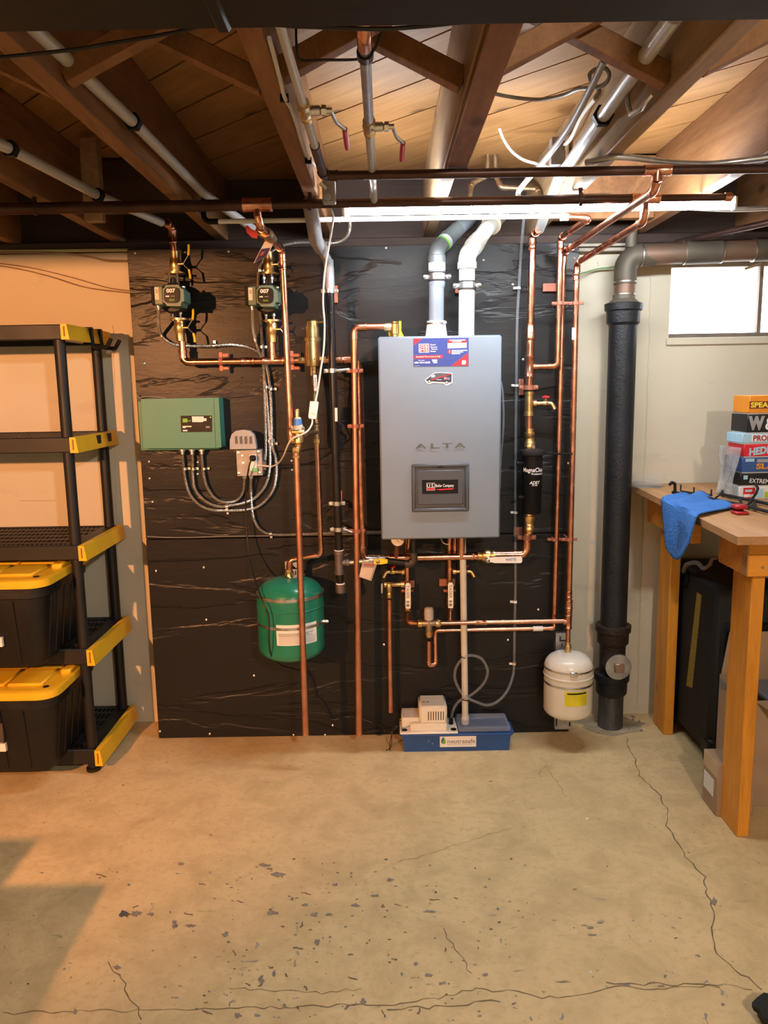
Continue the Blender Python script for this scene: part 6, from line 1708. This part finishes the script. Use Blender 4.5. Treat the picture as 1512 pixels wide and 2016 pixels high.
def tote(zbase, ylid, label, dx=0.0):
    xr, xl = xp - .032 + dx, xp - .032 + dx - .68
    yf, yb = 2.705, 3.18
    ztop = ylid
    o = thing('storage_tote', label, 'tote', V(((xr + xl) / 2, (yf + yb) / 2, zbase)))
    def ringp(x0_, x1_, y0_, y1_, z_, c=.07, n=5):
        pts = []
        for cx, cy, a0 in ((x1_ - c, y1_ - c, 0), (x0_ + c, y1_ - c, PI / 2), (x0_ + c, y0_ + c, PI), (x1_ - c, y0_ + c, 3 * PI / 2)):
            for i in range(n + 1):
                a = a0 + PI / 2 * i / n
                pts.append(V((cx + c * math.cos(a), cy + c * math.sin(a), z_)))
        return pts
    def loft(rings, cap=True):
        mb = MB(); n = len(rings[0])
        vs = [p for r in rings for p in r]
        fs = [(k * n + i, k * n + (i + 1) % n, (k + 1) * n + (i + 1) % n, (k + 1) * n + i) for k in range(len(rings) - 1) for i in range(n)]
        if cap: fs += [tuple(range(n))[::-1], tuple((len(rings) - 1) * n + i for i in range(n))]
        return mb.add(vs, fs)
    hgt = ztop - zbase
    put('bin', loft([ringp(xl + .06, xr - .06, yf + .045, yb - .045, zbase, .05), ringp(xl + .055, xr - .055, yf + .04, yb - .04, zbase + .01, .055), ringp(xl + .025, xr - .025, yf + .015, yb - .015, ztop - .05), ringp(xl + .012, xr - .012, yf + .006, yb - .006, ztop - .045), ringp(xl + .012, xr - .012, yf + .006, yb - .006, ztop - .004)]), TOTE, o)
    for i in range(6):
        x = xl + .12 + i * .085
        put('rib', MB().add([V((x, yf + .041, zbase + .02)), V((x + .012, yf + .041, zbase + .02)), V((x + .012, yf + .014, ztop - .055)), V((x, yf + .014, ztop - .055)), V((x + .002, yf + .036, zbase + .02)), V((x + .010, yf + .036, zbase + .02)), V((x + .010, yf + .009, ztop - .055)), V((x + .002, yf + .009, ztop - .055))], [(4, 5, 6, 7), (0, 4, 7, 3), (1, 2, 6, 5), (0, 1, 5, 4), (3, 7, 6, 2)]), TOTE, o)
    for i in range(5):
        y = yf + .10 + i * .065
        put('rib', MB().add([V((xr - .056, y, zbase + .02)), V((xr - .056, y + .012, zbase + .02)), V((xr - .026, y + .012, ztop - .055)), V((xr - .026, y, ztop - .055)), V((xr - .051, y + .002, zbase + .02)), V((xr - .051, y + .01, zbase + .02)), V((xr - .021, y + .01, ztop - .055)), V((xr - .021, y + .002, ztop - .055))], [(4, 5, 6, 7), (0, 4, 7, 3), (1, 2, 6, 5), (0, 1, 5, 4), (3, 7, 6, 2)]), TOTE, o)
    lid = put('lid', loft([ringp(xl, xr, yf - .004, yb + .004, ztop - .006), ringp(xl - .002, xr + .002, yf - .006, yb + .006, ztop + .022), ringp(xl + .006, xr - .006, yf + .004, yb - .004, ztop + .026), ringp(xl + .03, xr - .03, yf + .03, yb - .03, ztop + .024)]), YELLOW, o)
    for i in range(4):
        for j in range(2):
            x0_ = xl + .06 + i * .14; y0_ = yf + .06 + j * .185
            put('lid_panel', MB().ext(x0_, x0_ + .13, y0_, y0_ + .17, ztop + .02, ztop + .034, .006), YELLOW, lid)
    put('lid_latch', MB().ext(xr - .05, xr - .012, (yf + yb) / 2 - .06, (yf + yb) / 2 + .06, ztop + .02, ztop + .042, .006), YELLOW, lid)
    put('lid_hole', MB().lathe([(.011, 0), (.011, .002)], V((xr - .05, yf + .05, ztop + .0255)), (0, 0, 1), 14), BLACKM, lid)
    return o
t1o = tote(TZ[3][0] - .012, at(40, 1157, 2.70).z, 'black tote with yellow lid on the second-lowest rack shelf')
t2o = tote(TZ[4][0] - .012, at(40, 1377, 2.70).z, 'black tote with yellow lid on the bottom rack shelf')
for o, r_, Y in ((t1o, (-25, 1256, 4, 1274), 2.722), (t2o, (-30, 1465, 11, 1480), 2.725), (t2o, (-30, 1425, 6, 1462), 2.722)):
    pbox('paper_label', r_, Y - .004, Y + .01, PAPER if r_[1] != 1425 else mat('label_dark', (.07, .055, .05), .6), o)

# ================================================================== workbench
BZ = 1.06
lf = atz(1450, 1648, 0); lbk = atz(1294, 1447, 0)
lx = lf.x
bench = thing('workbench', 'wooden workbench with orange-stained legs at the right edge', 'workbench', V((1.6, 2.8, 0)))
FL = atz(1452, 1057, BZ); BLx = at(1240, 951, WY - .01).x
th = .024
put('bench_top', MB().prism([V((FL.x, FL.y, BZ - th)), V((2.3, FL.y - .01, BZ - th)), V((2.3, WY - .01, BZ - th)), V((BLx, WY - .01, BZ - th))], (0, 0, th)), BENCHT, bench)
for (cx, cy) in ((lf.x, lf.y), (lf.x + .03, lbk.y), (2.2, lf.y), (2.2, lbk.y)):
    put('leg', MB().ext(cx, cx + .042, cy, cy + .135, 0, BZ - th, .003), BENCHL, bench)
az0, az1 = at(1466, 1136, lf.y - .04).z, BZ - th
zm = (az0 + az1) / 2
for a, b in ((az0, zm - .001), (zm + .001, az1)):
    put('front_apron', MB().ext(lf.x - .036, 2.25, lf.y - .042, lf.y - .002, a, b, .003), BENCHA, bench)
put('apron_end', MB().ext(lf.x - .038, lf.x - .036, lf.y - .041, lf.y - .003, az0 + .002, az1 - .002), BENCHE, bench)
put('side_apron', MB().ext(lf.x - .036, lf.x - .001, lf.y + .0, lf.y + .17, az0, az1, .003), BENCHA, bench)
put('side_apron', MB().ext(lf.x - .010, lf.x + .026, lbk.y - .30, WY - .03, az0, az1, .003), BENCHA, bench)
put('back_apron', MB().ext(lf.x, 2.25, WY - .055, WY - .015, az0, az1, .003), BENCHA, bench)
for x in (lf.x - .037,):
    for z_ in (az0 + .03, az1 - .03):
        put('screw_head', MB().lathe([(.005, 0), (.005, .002)], V((lf.x + .01, lf.y - .042, z_)), (0, -1, 0), 8), BRASSD, bench)

# towel draped over the left edge
def towel_pt(u, v):
    if v <= .42:
        t = v / .42
        a = V((1322 + (1446 - 1322) * u, 977 + (999 - 977) * u - 10 * math.sin(PI * u) * .9, 0))
        e = V((1304 + (1372 - 1304) * u, 982 + (1017 - 982) * u, 0))
        q_ = a.lerp(e, t)
        p = atz(q_.x, q_.y, BZ + .006)
        return p + V((0, 0, .010 * abs(math.sin(u * 9 + t * 2)) * (1 - t * .6) + .012 * math.exp(-((u - .45) / .1) ** 2) * (1 - t)))
    t = (v - .42) / .58
    e = V((1303 + (1372 - 1303) * u, 983 + (1018 - 983) * u, 0))
    low = 1074 + 28 * math.sin(PI * min(1, max(0, u * .9 + .08))) ** 1.5 - 18 * max(0, u - .7)
    b = V((1312 + (1358 - 1312) * u, low, 0))
    q_ = e.lerp(b, t)
    xe_ = atz(e.x, e.y, BZ).x - .010
    p = atx(q_.x, q_.y, xe_ - .012 * math.sin(t * PI / 2) - .008 * math.sin(u * 8 + t))
    return p
mb = MB().grid(towel_pt, 26, 30)
tw = put('towel', mb, TOWEL, None, 'blue terry towel draped over the left edge of the workbench', 'towel')
m_ = tw.modifiers.new('thickness', 'SOLIDIFY'); m_.thickness = .004; m_.offset = 1
def grime(u, v):
    a = 2 * PI * u; r_ = v * (1 + .18 * math.sin(3 * a + 1) + .12 * math.sin(5 * a))
    return towel_pt(.66 + .19 * r_ * math.cos(a), .74 + .17 * r_ * math.sin(a)) + V((-.0062, -.003, 0))
TOWELD = mat('towel_grime', (.055, .085, .12), .95, 0, .3, 30)
nt = TOWELD.node_tree
al = _ramp(nt, _noise(nt, _coords(nt), 70, 5, .75), .38, .80, (0, 0, 0), (.8, .8, .8))
nt.links.new(al, nt.nodes['Principled BSDF'].inputs['Alpha'])
put('grime_stain', MB().grid(grime, 28, 8), TOWELD, tw)
put('paper_slip', MB().prism([atz(1331, 979, BZ + .003), atz(1362, 976, BZ + .003), atz(1360, 971, BZ + .003), atz(1333, 973, BZ + .003)], (0, 0, .001)), PAPER, None, 'white slip of paper under the towel on the workbench', 'paper')

# wire hook racks lying on the bench
def bar(parent, px, r, name='bar', z0_=.012):
    pts = [atz(x, y, BZ + z0_) + V((0, 0, h)) for x, y, h in px]
    put(name, MB().tube(fillet(pts, .006, 3), r, 8), BLACKM, parent)
r1 = thing('hook_rack', 'black metal hook rack lying on the bench beside the towel', 'rack', atz(1400, 985, BZ))
bar(r1, [(1324, 969, 0), (1372, 976, 0), (1415, 985, 0), (1460, 994, 0), (1530, 1012, 0)], .006)
bar(r1, [(1329, 970, .0), (1328, 970, .035), (1322, 971, .042), (1318, 972, .036)], .006, 'hook')
bar(r1, [(1342, 967, 0), (1370, 971, 0), (1402, 975, 0)], .0035, 'cross_wire')
for x, y, h in ((1340, 967, .026), (1366, 970.5, .022), (1400, 975, .022)):
    bar(r1, [(x, y, 0), (x, y, h)], .003, 'peg')
bar(r1, [(1404, 983, 0), (1412, 982, .008), (1420, 979, .014)], .0035, 'peg')
r2_ = thing('hook_rack', 'black metal hook rack lying on the bench in front of the game boxes', 'rack', atz(1470, 985, BZ))
bar(r2_, [(1418, 972, 0), (1448, 979, 0), (1490, 987, 0), (1535, 997, 0)], .006)
bar(r2_, [(1421, 973, .0), (1427, 969, .03), (1430, 968, .042), (1426, 968, .048)], .006, 'hook')
bar(r2_, [(1432, 967, 0), (1446, 971, 0), (1470, 976, 0)], .0035, 'cross_wire')
bar(r2_, [(1433, 967, 0), (1439, 963, .02)], .003, 'peg')
for x0_, y0_, x1_, y1_ in ((1457, 983, 1459, 992), (1480, 985, 1471, 996), (1486, 988, 1485, 1000)):
    bar(r2_, [(x0_, y0_, 0), (x1_, y1_, 0)], .0055, 'strut')
bar(r2_, [(1478, 986, 0), (1488, 982, .02), (1491, 980, .036), (1487, 979, .044)], .005, 'hook')

rc_ = thing('spring_clamp', 'small red clamp lying on the bench beside the towel', 'clamp', atz(1456, 1014, BZ))
cc = atz(1456, 1012, BZ)
put('lower_jaw', MB().box(cc + V((0, 0, .006)), (.042, .05, .010), None, .003), REDH, rc_)
put('upper_jaw', MB().box(cc + V((0, .006, .024)), (.040, .045, .014), None, .004), REDH, rc_)
put('pivot', MB().box(cc + V((0, .018, .014)), (.036, .018, .014), None, .002), BLACKP, rc_)

dsh = thing('clear_dish', 'clear plastic dome cover standing on the back left corner of the bench', 'dish', atz(1274, 955, BZ) if False else V((at(1274, 950, 3.27).x, 3.27, BZ)))
dc = V((at(1274, 950, 3.27).x, 3.27, BZ))
put('rim_wall', MB().lathe([(.066, .004), (.069, .004), (.072, .055), (.070, .055)], dc, (0, 0, 1), 32), GLASS, dsh)
put('dome', MB().lathe([(.069, .001), (.072, .003), (.066, .014), (.050, .026), (.02, .034), (0, .035)], dc, (0, 0, 1), 32), GLASS, dsh)

# board game boxes
GYF = 2.87
games = [('orange box with yellow lettering on top of the stack', 1471, 779, 815, INKORANGE), ('black box with a big silver letter W', 1469, 816, 851, INK), ('pale blue box with dark red lettering', 1461, 854, 874, INKSKY), ('red box with pale blue lettering', 1465, 875, 900, INKRED), ('blue box with orange lettering', 1463, 901, 931, INKNAVY), ('black box with white slanted lettering', 1461, 932, 957, INK), ('white and red box at the bottom of the stack', 1460, 958, 986, PAPER)]
zprev = BZ + .001
GAME_B = mat('game_blue', (.035, .10, .30), .4, 0, .06)
zlist = []
for lbl, xl_, yt, yb, m in reversed(games):
    z1 = at(1480, yt, GYF).z
    zlist.append((lbl, xl_, zprev, z1, GAME_B if m is INKNAVY else m)); zprev = z1 + .0008
GB = {}
for i, (lbl, xl_, z0_, z1_, m) in enumerate(zlist):
    x0_ = at(xl_, 880, GYF).x
    dpt = .135 if i > 2 else .15
    o = thing('board_game', 'board game, ' + lbl, 'game box', V((x0_ + .13, GYF + dpt / 2, z0_)), 'stack of board games on the workbench')
    put('box_base', MB().ext(x0_ + .003, x0_ + .262, GYF + .003, GYF + dpt - .003, z0_, z1_ - .004), PAPER, o)
    put('box_lid', MB().ext(x0_, x0_ + .265, GYF, GYF + dpt, z0_ + .004, z1_, .0015), m, o)
    GB[i] = o
def gt_(i, body, r_, m, spacing=1.0, shear=0.0, bold=.04):
    return ptext(body, r_, GYF - .0008 - (.0004 if m in (INKYEL, INKSIL) else 0), m, GB[i], spacing, shear, bold)
pbox('printed_shadow', (1476, 790, 1530, 804), GYF - .0006, GYF + .001, mat('ink_maroon', (.22, .02, .02), .5), GB[6])
gt_(6, 'SPEAK', (1478, 791.5, 1524, 802.5), INKYEL)
gt_(5, 'W', (1473, 819, 1505.5, 847), INKSIL, bold=.075)
gt_(5, '&', (1507, 822, 1524, 846), INKW)
pbox('printed_panel', (1480, 855.5, 1530, 868.5), GYF - .0005, GYF + .001, INKW, GB[4])
gt_(4, 'PROFE', (1483, 856.5, 1524, 868), mat('ink_crimson', (.42, .04, .06), .5))
x0_, x1_, z0_, z1_ = rect(1475, 878, 1532, 897, GYF)
letters('HEDBA', (x0_, GYF - .0008, z0_), (x1_ - x0_, 0, .012), (0, 0, (z1_ - z0_) * .8), INKSKY, GB[3], bold=.05)
pbox('printed_panel', (1468, 903, 1485, 909), GYF - .0006, GYF + .001, INKSKY, GB[2])
pbox('printed_panel', (1491, 903.5, 1530, 910), GYF - .0006, GYF + .001, INKSIL, GB[2])
gt_(2, 'SLA', (1489, 912, 1525, 923.5), INKORANGE)
pbox('printed_panel', (1464, 936, 1472, 944), GYF - .0006, GYF + .001, INKSKY, GB[1])
x0_, x1_, z0_, z1_ = rect(1475, 939, 1530, 953, GYF)
letters('EXTREME R', (x0_, GYF - .0008, z0_ + .006), (x1_ - x0_, 0, -.006), (0, 0, (z1_ - z0_) * .6), INKW, GB[1], shear=.2)
pbox('printed_panel', (1463, 960, 1486, 985), GYF - .0005, GYF + .001, INKRED, GB[0])
pbox('printed_panel', (1467, 964, 1481, 968.5), GYF - .0008, GYF + .001, INKSKY, GB[0])
pbox('printed_panel', (1464, 973, 1486, 979), GYF - .0008, GYF + .001, INKW, GB[0])
pbox('printed_panel', (1505, 968, 1530, 980), GYF - .0006, GYF + .001, mat('ink_lime', (.50, .62, .06), .5), GB[0])
pbox('printed_panel', (1488, 962, 1503, 980), GYF - .0006, GYF + .001, INKSKY, GB[0])
# loose clear wrap at the left of the stack
def film(u, v):
    y = 2.868 + .15 * u
    base = at(1461, 900, GYF).x
    z_ = BZ + .002 + .19 * v
    return V((base - .014 - .008 * math.sin(v * 5 + u * 3) - .012 * (1 - v) + .003 * math.sin(u * 17), y, z_))
fo = put('plastic_wrap', MB().grid(film, 14, 12), FILM, None, 'crumpled clear plastic wrap leaning on the game boxes', 'wrap')
sm = fo.modifiers.new('thickness', 'SOLIDIFY'); sm.thickness = .0008

# ------------------------------------------------------------------ under the bench
sc_ = thing('suitcase', 'black wheeled suitcase with yellow zip trim standing under the bench', 'suitcase', V((1.4, 3.1, 0)))
xs = 1.245
sy0 = atz(1372, 1500, .03).y; sy1 = 3.33
stz = at(1330, 1104, 3.28).z
put('shell', MB().ext(xs, xs + .26, sy0, sy1, .045, stz, .02), BLACKM, sc_)
put('front_pocket', MB().ext(xs + .02, xs + .24, sy0 - .010, sy0 + .02, .09, stz - .14, .015), BLACKP, sc_)
q_ = [atx(1372, 1166, xs - .002), atx(1381, 1172, xs - .002), atx(1362.5, 1355, xs - .002), atx(1351, 1350, xs - .002)]
put('zip_trim', MB().prism(q_, (.004, 0, 0)), GOLDT, sc_)
for y in (sy0 + .03, sy1 - .05):
    put('wheel', MB().lathe([(.03, -.012), (.034, -.008), (.034, .008), (.03, .012)], V((xs + .018, y, .034)), (1, 0, 0), 16), RUBBER, sc_)
    put('wheel_guard', MB().ext(xs - .004, xs + .04, y - .04, y + .04, .04, .12, .01), BLACKP, sc_)
put('carry_handle', MB().tube(spline([atx(1346, 1125, xs - .01), atx(1352, 1112, xs - .03), atx(1372, 1108, xs - .035), atx(1385, 1120, xs - .02)]), .009, 8), mat('handle_grey', (.16, .15, .145), .5), sc_)
put('corner_ring', MB().tube([V((xs - .004, atx(1350, 1140, xs).y + .035 * math.cos(a), atx(1350, 1135, xs).z + .035 * math.sin(a))) for a in [2 * PI * i / 20 for i in range(20)]], .006, 8, closed=True), BLACKP, sc_)
put('luggage_strap', MB().tube(spline([atx(1385, 1120, xs - .02), at(1397, 1112, 2.9), at(1402, 1100, 2.88), at(1412, 1098, 2.86)]), .007, 8), mat('strap_brown', (.20, .13, .10), .7), sc_)

def carton(name, label, x0_, x1_, y0_, y1_, h, flaps=False):
    o = thing('cardboard_box', label, 'box', V(((x0_ + x1_) / 2, (y0_ + y1_) / 2, 0)))
    t = .004
    if not flaps:
        put('body', MB().ext(x0_, x1_, y0_, y1_, 0.001, h, .002), CARD, o)
    else:
        put('body', MB().ext(x0_, x0_ + t, y0_, y1_, 0.001, h).ext(x1_ - t, x1_, y0_, y1_, 0.001, h).ext(x0_, x1_, y0_, y0_ + t, 0.001, h).ext(x0_, x1_, y1_ - t, y1_, 0.001, h).ext(x0_, x1_, y0_, y1_, 0.001, .006), CARD, o)
    return o
ba, bb = atz(1395, 1573, 0), atz(1417, 1609, 0)
bx_ = lf.x + .06
A = carton('small', 'small taped cardboard box with white shipping label behind the front bench leg', bb.x - .012, at(1413, 1400, 2.845).x - .006, bb.y + .005, bb.y + .005 + abs(ba.y - bb.y), at(1417, 1507, bb.y).z)
ax0 = bb.x - .012; ay0 = bb.y + .005; ay1 = ay0 + abs(ba.y - bb.y); ah = at(1417, 1507, bb.y).z
put('packing_tape', MB().ext(ax0 - .0012, ax0 + .001, ay0 + .004, ay1 - .002, ah - .055, ah + .0006), CARDT, A)
put('shipping_label', MB().ext(ax0 - .0014, ax0 + .001, ay0 + .03, ay1 - .012, ah * .30, ah * .62), PAPER, A)
yb0 = 2.575
xb0 = at(1413, 1400, yb0 + .27).x
hB = at(1418, 1326, yb0 + .27).z
B = carton('tall', 'tall open cardboard box with raised flaps under the bench', xb0, xb0 + .38, yb0, yb0 + .27, hB, True)
put('flap', MB().prism([V((xb0 + .003, yb0 + .262, hB)), V((xb0 + .38, yb0 + .262, hB)), V((xb0 + .37, yb0 + .25, hB + .17)), V((xb0 + .02, yb0 + .25, hB + .17))], (0, .004, 0)), CARD, B)
put('flap', MB().prism([V((xb0 + .004, yb0 + .02, hB)), V((xb0 + .004, yb0 + .24, hB)), V((xb0 + .07, yb0 + .235, hB - .07)), V((xb0 + .07, yb0 + .04, hB - .07))], (.004, 0, 0)), CARD, B)
put('flap', MB().prism([V((xb0 + .01, yb0, hB)), V((xb0 + .37, yb0, hB)), V((xb0 + .36, yb0 - .09, hB - .015)), V((xb0 + .04, yb0 - .09, hB - .015))], (0, 0, .004)), CARD, B)
pb2 = put('printed_panel', MB().prism([atx(1418, 1335, xb0 - .001), atx(1432, 1350, xb0 - .001), atx(1432, 1362, xb0 - .001), atx(1418, 1352, xb0 - .001)], (.0006, 0, 0)), INKG, B)
put('packed_sheet', MB().ext(xb0 + .08, xb0 + .34, yb0 + .03, yb0 + .235, hB - .03, hB - .012, .004), mat('sheet_slate', (.20, .22, .26), .6), None, 'slate blue sheet lying in the tall cardboard box', 'sheet')
C = carton('low', 'brown cardboard box at the right edge under the bench', 1.50, 1.80, 2.45, 2.72, .13)
# two unseen cartons added left of the view to cast the floor shadows
carton('side', 'unseen cardboard box added in front of the storage rack to shade the floor, nearer the middle', -1.42, -1.15, 1.0, 1.39, .50)
carton('side', 'unseen taller cardboard box added in front of the storage rack to shade the floor, at the far left', -1.80, -1.435, 1.0, 1.37, .62)
# strap of a bag at the lower right corner of the floor
bgp = atz(1500, 1995, .02)
sb = thing('bag_strap', 'black fabric bag corner lying on the floor at the lower right', 'bag', V((bgp.x, bgp.y, 0)))
f_ = [(1480, 1982), (1490, 1972), (1503, 1962.5), (1520, 1966), (1530, 1990), (1528, 2022), (1502, 2012), (1494, 1996), (1484, 1990)]
put('flap', MB().prism([atz(x, y, .034) for x, y in f_], (0, 0, .012)), BLACKM, sb)
put('pouch', MB().box(bgp + V((.045, -.02, -.004)), (.10, .10, .034), None, .01), BLACKM, sb)
# ================================================================== cables and small pieces under the ceiling
def cable(label, pts, r, m, name='ceiling_cable', n=8, cat='cable'):
    return put(name, MB().tube(spline(pts, 8), r, n), m, None, label, cat)
jr = JX[3] + .022
cab = cable('white cable stapled along the right side of the centre-left joist', [atx(x, y, jr + .010) for x, y in ((530, 75), (546, 135), (560, 190), (572, 212), (584, 245), (596, 285), (606, 308), (620, 327))], .0042, ROMEX)
for x, y in ((563, 193), (609, 316)):
    p = atx(x, y, jr + .010)
    put('staple', MB().ext(p.x - .012, p.x + .006, p.y - .004, p.y + .004, p.z - .008, p.z + .008, .001), BLACKP, cab)
jb = thing('junction_box', 'grey metal junction box on the end of the centre-left joist', 'electrical box', at(646, 398, 2.52))
x0_, x1_, z0_, z1_ = rect(634, 353, 660, 398, 2.50)
bxx = pbox('box', (634, 353, 660, 398), 2.50, 2.54, GREYM, jb, .003)
put('knockout', MB().lathe([(.011, 0), (.011, .0015), (.002, .002)], at(645, 388, 2.50), (0, -1, 0), 14), GALV, bxx)
put('clamp', MB().tube([at(630, 360, 2.49), at(642, 372, 2.495)], .006, 8), GALV, jb)
jb2 = thing('junction_box', 'grey metal junction box between cables left of the right joist', 'electrical box', at(1100, 320, 2.6))
x4 = JX[5] - .024
pbox('box', (1086, 268, 1112, 322), 2.62, 2.66, GREYM, jb2, .003)
pbox('cover', (1085, 296, 1113, 324), 2.615, 2.62, GREYM, jb2, .001)
cable('dark grey cable hanging diagonally from the right joist down to the light', [atz(1190, 118, 2.20), atz(1160, 180, 2.185), atz(1120, 252, 2.17), atz(1075, 312, 2.155), atz(1040, 352, 2.14), atz(1024, 372, 2.13), atz(1020, 385, 2.115), at(1030, 391, 2.62), at(1060, 390, 2.62), at(1110, 388, 2.62), at(1200, 385, 2.63)], .0085, ROMEXG, n=10)
cable('brown-grey cable looping across the bay and coiling by the right joist', [atz(958, 180, 2.27), atz(1000, 190, 2.26), atz(1060, 196, 2.25), atz(1110, 187, 2.24), atz(1140, 175, 2.23), atz(1175, 172, 2.21), atz(1194, 162, 2.21), atz(1199, 146, 2.22), atz(1190, 134, 2.23), atz(1170, 138, 2.24), atz(1160, 150, 2.23), atz(1168, 166, 2.22), atz(1180, 178, 2.21), atz(1172, 192, 2.20)], .0052, ROMEXG)
cable('white cable end hanging from the boards above the hot pipe', [atz(983, 252, 2.32), atz(992, 275, 2.29), atz(1008, 298, 2.26), atz(1030, 314, 2.24), atz(1060, 323, 2.22), atz(1086, 330, 2.20)], .0048, ROMEX)
cable('white taped cable running down the face of the right joist', [atx(1172, 195, x4 - .014), atx(1155, 215, x4 - .016), atx(1140, 240, x4 - .02), atx(1130, 262, x4 - .02), atx(1118, 280, x4 - .02), atx(1104, 290, x4 - .02)], .0060, ROMEX)
cable('silvery cable sagging along the upper ceiling pipe at the right', [atz(1153, 320, 2.09), atz(1190, 313, 2.09), atz(1215, 309, 2.09), atz(1260, 312, 2.088), atz(1320, 320, 2.085), atz(1390, 323, 2.083), atz(1450, 318, 2.087), atz(1530, 307, 2.09)], .0085, GALV, n=10)
cable('armored cable with a connector running right behind the end of the light', [at(1290, 402, 2.75), at(1340, 407, 2.76), at(1400, 411, 2.78), at(1460, 412, 2.8), at(1540, 408, 2.82)], .0085, ARMOR, n=10)
cable('thin tan cable laid along the sill at the top left of the wall', [at(-20, 495, 3.34), at(80, 494, 3.34), at(150, 493, 3.34), at(252, 492, 3.34)], .0058, ROMEXY)
cable('second tan cable slanting below the sill cable at the top left', [at(-20, 497, 3.335), at(60, 497, 3.335), at(130, 499, 3.335), at(180, 506, 3.34), at(206, 512, 3.35), at(252, 514, 3.37)], .0040, mat('cable_brown', (.34, .24, .15), .6))
cable('dark strand drawing a cable shadow that droops across the wall at the far left', [at(-20, 520, 3.36), at(40, 530, 3.355), at(100, 545, 3.36), at(170, 566, 3.365), at(258, 577, 3.37)], .0026, mat('wire_shadow_brown', (.30, .19, .12), .7), n=6)  # wire shadow on the wall, modelled as a thin dark strand
cable('thin dark strand drawing a second cable shadow just above the drooping one at the far left', [at(-20, 516, 3.365), at(60, 527, 3.36), at(140, 546, 3.36), at(210, 566, 3.365), at(258, 573, 3.37)], .0022, MATS['wire_shadow_brown'], n=6)  # second wire shadow, drawn with the same dark strand colour
cable('green ground wire crossing from the board to the copper drain elbow', [at(1128, 541, 3.19), at(1150, 537, 3.3), at(1175, 530, 3.34), at(1200, 527, 3.34), at(1225, 524, 3.34)], .0038, mat('wire_green', (.22, .36, .16), .5), 'ground_wire', cat='wire')
# bent white wire hook on the right joist
put('wire_hook', MB().tube(fillet([atx(1233, 158, x4 - .03), atx(1236, 205, x4 - .03), atx(1242, 226, x4 - .03), atx(1262, 214, x4 - .03), atx(1270, 200, x4 - .03), atx(1282, 186, x4 - .02)], .01, 3), .006, 8), GALV, None, 'bent silver wire hook on the face of the right joist', 'hook')
# two old drop pipes in the middle bay
for label, px in (('left of two old tan pipes dropping through the boards above the boiler', ((960, 285, 3.1), (960, 345, 3.1), (928, 362, 3.06), (923, 400, 3.0))), ('right of two old tan pipes, with a long level offset, above the boiler', ((974, 285, 3.1), (976, 345, 3.1), (986, 369, 3.08), (1058, 372, 3.08), (1066, 398, 3.0)))):
    o = thing('old_drop_pipe', label, 'pipe', at(*px[-1]))
    run(o, [at(*q_) for q_ in px], .0092, BRASSD, R=.02)
# pale strips on the sill to the right of the board
for y, r_, lb_ in ((484, .006, 'upper pale strip on the sill right of the board'), (493, .007, 'lower pale strip on the sill right of the board')):
    a, b = at(1138, y + 1, 3.33), at(1232, y - 3, 3.33)
    put('sill_strip', MB().box((a + b) / 2, ((b - a).length, .03, r_ * 2), None, .002), mat('strip_pale%d' % y, (.42, .37, .30), .7), None, lb_, 'strip')
# dark duct strap and steel bits at the far right
o = thing('ceiling_pipe', 'dark pipe slanting up to the right above the window', 'pipe', at(1440, 455, 3.0))
put('pipe', MB().tube([at(1330, 478, 3.3), at(1560, 428, 2.9)], .012, 12), DARKCOP, o)
put('pipe_clip', MB().lathe([(.012, -.006), (.016, -.006), (.016, .006), (.012, .006)], at(1442, 454, 3.105), at(1560, 428, 2.9) - at(1330, 478, 3.3), 12), BLACKM, o)

if True:
    bpy.context.view_layer.update()
